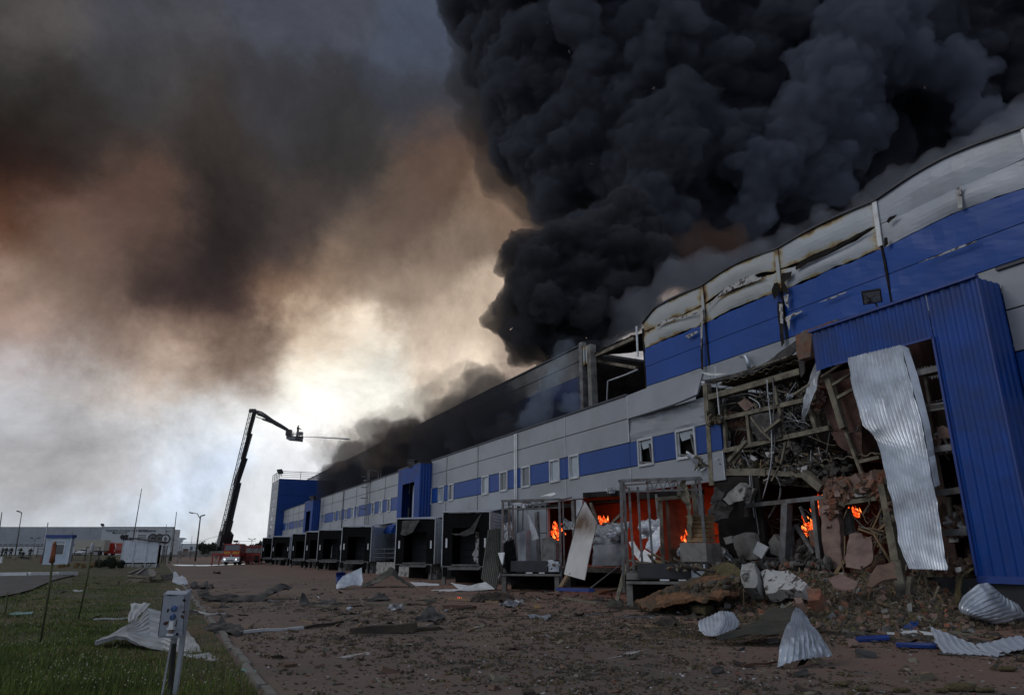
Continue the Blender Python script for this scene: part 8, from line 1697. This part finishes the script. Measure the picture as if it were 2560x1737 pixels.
# basket
BK = thing('rescue_basket', 'pale rescue basket hanging at the tip of the fire truck boom', 'basket', bq(835, 350))
kk = BD/FPX*.27899
def bk_(x, y, dx=0, dy=0, dz=0): return bq(x, y)+HF*dy
m = MB(); a, b, c, d = bq(775, 310), bq(892, 330), bq(892, 360), bq(775, 348)
m.add([a, b, c, d]+[q+HF*1.6 for q in (a, b, c, d)], [(0, 1, 2, 3), (7, 6, 5, 4), (0, 4, 5, 1), (1, 5, 6, 2), (2, 6, 7, 3), (3, 7, 4, 0)]); m.build('basket_shell', M['trim'], BK)
m = MB()
for (p_, q_) in (((775, 280), (893, 295)), ((775, 295), (893, 312)), ((775, 280), (775, 345)), ((893, 293), (893, 360)), ((835, 288), (835, 320)), ((800, 283), (800, 310))):
    m.bar(bq(*p_), bq(*q_), .06); m.bar(bq(*p_)+HF*1.6, bq(*q_)+HF*1.6, .06)
m.build('guard_rail', M['steel'], BK)
m = MB(); m.obox(bq(797, 292), (.8, .7, .9), rotm(0, 0, -YAW)); m.build('pivot_block', M['black'], BK)
m = MB(); m.obox(bq(888, 345), (.9, 1, .7), rotm(0, .3, -YAW)); m.tube([bq(880, 335), bq(905, 328), bq(925, 329)], .12, 8); m.build('water_cannon', M['black'], BK)
m = MB(); m.obox(bq(894, 300), (.9, .6, .5), rotm(0, 0, -YAW)); m.build('control_box', M['steel'], BK)
L2 = Loc(575, 1411, z=0); L2.o = bq(862, 322)+HF*.6; person(L2, 'firefighter standing in the rescue basket high above the yard', 1.75, 'reach', face=1.2, helmet='helmet')
m = MB(); pts = [bq(925+i*22, 329+.0006*(i*22)**2*.1+i*.55) for i in range(20)]; 
m.tube(pts, .04, 6, r1=.13); tag(m.build('water_jet', mat('water_spray', (.55, .57, .60), .4)), 'long thin jet of water shot from the basket towards the roof', 'water jet')
# second red truck and dusty red frames behind
L = Loc(*Z1(1850, 600), z=0, dist=118); k = L.k*.3406
F2 = thing('fire_engine', 'dusty red fire engine parked behind on the right of the platform truck', 'fire engine', L.o)
for nm, m_, d in (('body', 'reddark', (-60*k, 150*k, 0, 8, 30*k, 118*k)), ('roof', 'red', (-60*k, 150*k, -.1, 8, 118*k, 124*k)), ('locker', 'steel', (-50*k, -10*k, -.05, 0, 45*k, 105*k)), ('locker', 'steel', (-6*k, 34*k, -.05, 0, 45*k, 105*k)), ('locker', 'steel', (38*k, 78*k, -.05, 0, 45*k, 105*k)), ('chassis', 'black', (-55*k, 145*k, .3, 7.5, 14*k, 30*k)), ('stripe', 'trim', (-60*k, 150*k, -.04, 0, 34*k, 38*k))): build_box(L, nm, m_, d, F2)
for x in (-30, 30, 110): m = MB(); m.disc(L.P(x*k, .2, .5), HF, .5, .3, 16); m.build('wheel', M['rubber'], F2)
for j, (x, lab) in enumerate(((1790, 'left'), (1835, 'right'))):
    L = Loc(*Z1(x, 612), z=0, dist=104); k = L.k*.3406; T = thing('steel_trestle', f'red steel trestle beside the fire truck, {lab} of the two', 'trestle', L.o)
    for (a, b) in (((-22, 0), (-22, 62)), ((22, 0), (22, 62)), ((-22, 62), (22, 62)), ((-22, 0), (22, 62)), ((-22, 30), (22, 30)), ((-22, 62), (22, 0))): m = MB(); m.bar(L.P(a[0]*k, 0, a[1]*k), L.P(b[0]*k, 0, b[1]*k), .09); m.build('strut', M['reddark'], T)


# ------------------------------------------------------------------ smoke (real volumes)
def puffs(seeds, kids, rng, shrink=(.35, .6), levels=1):
    out = list(seeds); cur = list(seeds)
    for _ in range(levels):
        nxt = []
        for c, r in cur:
            for _k in range(kids):
                d = Vector((rng.gauss(0, 1), rng.gauss(0, 1), rng.gauss(0, 1))).normalized()
                nxt.append((c + d*(r*rng.uniform(.75, 1.0)), r*rng.uniform(*shrink)))
        out += nxt; cur = nxt
    return out
def smoke(name, balls, voxel, disp, nscale, m_, label, cat='smoke'):
    v0, f0 = ICO2
    V = np.concatenate([v0*r+np.array(c[:]) for c, r in balls]); F = np.concatenate([f0+i*len(v0) for i in range(len(balls))])
    me = bpy.data.meshes.new(name); me.from_pydata(V.tolist(), [], F.tolist())
    o = bpy.data.objects.new(name, me); COL.objects.link(o)
    md = o.modifiers.new('r', 'REMESH'); md.mode = 'VOXEL'; md.voxel_size = voxel
    dg = bpy.context.evaluated_depsgraph_get(); dg.update()
    me2 = bpy.data.meshes.new_from_object(o.evaluated_get(dg)); o.modifiers.clear(); o.data = me2; me2.name = name
    nv = len(me2.vertices); co = np.empty(nv*3); me2.vertices.foreach_get('co', co); co = co.reshape(-1, 3)
    no = np.empty(nv*3); me2.vertices.foreach_get('normal', no); no = no.reshape(-1, 3)
    nn = noise.noise
    d = np.array([abs(nn(p))+abs(nn(p*2.3))*.62+abs(nn(p*5.1))*.40+abs(nn(p*10.3))*.24-.5 for p in (Vector(q)/nscale for q in co)])
    co += no*(d*disp)[:, None]
    me2.vertices.foreach_set('co', co.ravel()); me2.update()
    me2.polygons.foreach_set('use_smooth', [True]*len(me2.polygons)); me2.materials.clear(); me2.materials.append(m_)
    return tag(o, label, cat, kind='stuff')
def volmat(name, dens, color, absorb=None, aniso=0.0):
    m = bpy.data.materials.new(name); m.use_nodes = True; nt = m.node_tree; nt.nodes.clear()
    out = nt.nodes.new('ShaderNodeOutputMaterial'); pv = nt.nodes.new('ShaderNodeVolumePrincipled')
    pv.inputs['Color'].default_value = (*color, 1); pv.inputs['Density'].default_value = dens; pv.inputs['Anisotropy'].default_value = aniso
    if absorb: pv.inputs['Absorption Color'].default_value = (*absorb, 1)
    nt.links.new(pv.outputs[0], out.inputs['Volume']); return m
rng = random.Random(3)
def px_balls(lst): return [(WD(px, py, d), r*d/FPX) for px, py, d, r in lst]
tongue = px_balls([(1350, 740, 66, 105), (1300, 640, 68, 55), (1390, 620, 68, 65), (1270, 760, 66, 35), (1290, 820, 65, 45), (1480, 690, 68, 125), (1420, 800, 66, 105), (1330, 860, 64, 60), (1430, 900, 64, 75), (1560, 640, 70, 140), (1500, 780, 66, 90)])
smoke('black_smoke_tongue', puffs(tongue, 10, rng, levels=2, shrink=(.25, .5)), .5, 1.3, 3.0, volmat('black_smoke', 1.1, (.11, .11, .125)), 'black billowing smoke tongue at the left foot of the plume')
main = px_balls([(1620, 600, 74, 150), (1760, 620, 76, 130), (1900, 560, 78, 120), (1680, 420, 78, 180), (1850, 440, 80, 180), (1500, 330, 86, 180), (1360, 200, 92, 170), (1420, 440, 84, 110),
  (1450, 60, 94, 190), (1650, 200, 86, 200), (1850, 250, 86, 200), (2050, 300, 86, 200), (2000, 450, 84, 150), (1750, 50, 90, 220), (2050, 80, 90, 220), (2150, 420, 82, 100),
  (2250, 200, 86, 180), (2400, 60, 86, 220), (2560, 150, 82, 180), (2350, 300, 82, 130), (1330, 340, 94, 120), (1290, 40, 98, 150), (2620, -50, 84, 250), (1600, -150, 96, 300), (2000, -180, 96, 300), (2400, -200, 90, 280)])
smoke('black_smoke_plume', puffs(main, 12, rng, levels=2, shrink=(.22, .5)), .72, 2.2, 4.5, volmat('dark_smoke', .55, (.13, .14, .175)), 'thick black smoke plume boiling up from the warehouse roof')
lob = px_balls([(2080, 200, 72, 110), (2000, 330, 72, 100), (1920, 430, 71, 90), (2150, 90, 73, 110), (2120, 330, 72, 90), (2250, 150, 73, 80), (1880, 540, 70, 60), (2050, 460, 71, 70), (2200, 20, 74, 90), (2450, 300, 70, 60), (2400, 180, 72, 70)])
smoke('smoke_highlight_lobe', puffs(lob, 13, rng, levels=2, shrink=(.2, .45)), .55, 1.8, 3.2, volmat('highlight_smoke', .42, (.20, .225, .29)), 'slate-blue smoke lobe added as a highlight on the right of the black plume')  # highlights on the plume, put in as a paler smoke volume
lob = px_balls([(1450, 60, 80, 60), (1480, 150, 80, 50), (1420, 20, 80, 50), (1620, 150, 78, 60), (1640, 300, 77, 50), (1690, 60, 78, 60), (1560, 250, 79, 50)])
smoke('smoke_highlight_lobe', puffs(lob, 12, rng, levels=2, shrink=(.2, .45)), .6, 1.7, 3.2, volmat('highlight_smoke_thin', .32, (.17, .185, .23)), 'narrow slate-grey smoke lobes added as highlights at the upper left of the plume')  # more plume highlights made from paler smoke colour
veil = px_balls([(1190, 60, 104, 90), (1200, 180, 104, 80), (1210, 300, 102, 70), (1260, 400, 100, 90), (1330, 480, 98, 80), (1180, -60, 106, 110), (1400, 540, 94, 70)])
smoke('dark_smoke_veil', puffs(veil, 8, rng, levels=1), 1.4, 2.5, 8.0, volmat('veil_smoke', .15, (.13, .125, .13)), 'thin dark smoke veil along the left side of the plume')
grey = px_balls([(1600, 800, 62, 65), (1660, 760, 62, 65), (1560, 860, 62, 50), (1720, 720, 62, 65), (1790, 690, 62, 55), (1850, 660, 60, 45), (1900, 630, 60, 40), (1980, 600, 58, 40), (2080, 560, 57, 40), (2180, 510, 56, 45), (2250, 470, 56, 50), (2330, 430, 56, 50), (2420, 390, 56, 50), (2500, 350, 56, 55), (2580, 320, 56, 60)])
smoke('grey_smoke_bank', puffs(grey, 8, rng, levels=2), .5, .8, 2.0, volmat('grey_smoke', .16, (.42, .44, .50)), 'paler grey smoke rolling low behind the scorched roof edge')
ember = px_balls([(1700, 640, 66, 55), (1760, 610, 66, 55), (1830, 600, 66, 45), (1640, 690, 66, 40)])
smoke('brown_smoke_patch', puffs(ember, 8, rng, levels=1), .7, 1.0, 3.0, volmat('rusty_smoke', .12, (.36, .22, .16)), 'rusty brown smoke patch between the black plume and the grey bank')
brown = px_balls([(1250, 960, 66, 50), (1190, 980, 68, 55), (1120, 1000, 70, 60), (1050, 1030, 74, 65), (980, 1070, 78, 60), (920, 1100, 82, 55), (860, 1120, 86, 45), (810, 1140, 92, 40), (1000, 1110, 78, 50), (1090, 1060, 74, 50), (930, 1140, 82, 45), (1080, 960, 74, 35), (790, 1100, 94, 25), (1150, 940, 72, 30)])
smoke('brown_smoke_bank', puffs(brown, 10, rng, levels=2, shrink=(.3, .6)), .6, 1.8, 2.6, volmat('brown_smoke', .10, (.36, .28, .235)), 'brown smoke drifting along the far roof edge of the warehouse')
def roof_balls(n, y0, y1, x0, x1, z0, z1, r0, r1): return [(Vector((rng.uniform(x0, x1), rng.uniform(y0, y1), rng.uniform(z0, z1))), rng.uniform(r0, r1)) for _ in range(n)]
smoke('dark_smoke_over_low_roof', puffs(roof_balls(54, 46, 116, 23, 26.5, 10.0, 15.5, 1.6, 3.0), 6, rng, levels=1), .5, 1.4, 3.0, volmat('low_roof_smoke', .30, (.09, .09, .105)), 'dark smoke hanging over the low roof in front of the upper wall')
blue = [(WX(px, py, 24.5), r) for px, py, r in ((1390, 930, .8), (1370, 960, .9), (1350, 1000, 1.0), (1340, 1035, 1.1), (1400, 890, .7), (1420, 860, .6), (1320, 1060, 1.0), (1430, 1010, .8), (1260, 1050, .8), (1200, 1090, .9), (1140, 1110, .9))]
smoke('blue_smoke_wisp', puffs(blue, 7, rng, levels=1), .3, .7, 1.3, volmat('blue_smoke', .20, (.50, .60, .74)), 'thin bluish smoke wisp rising in front of the upper wall')
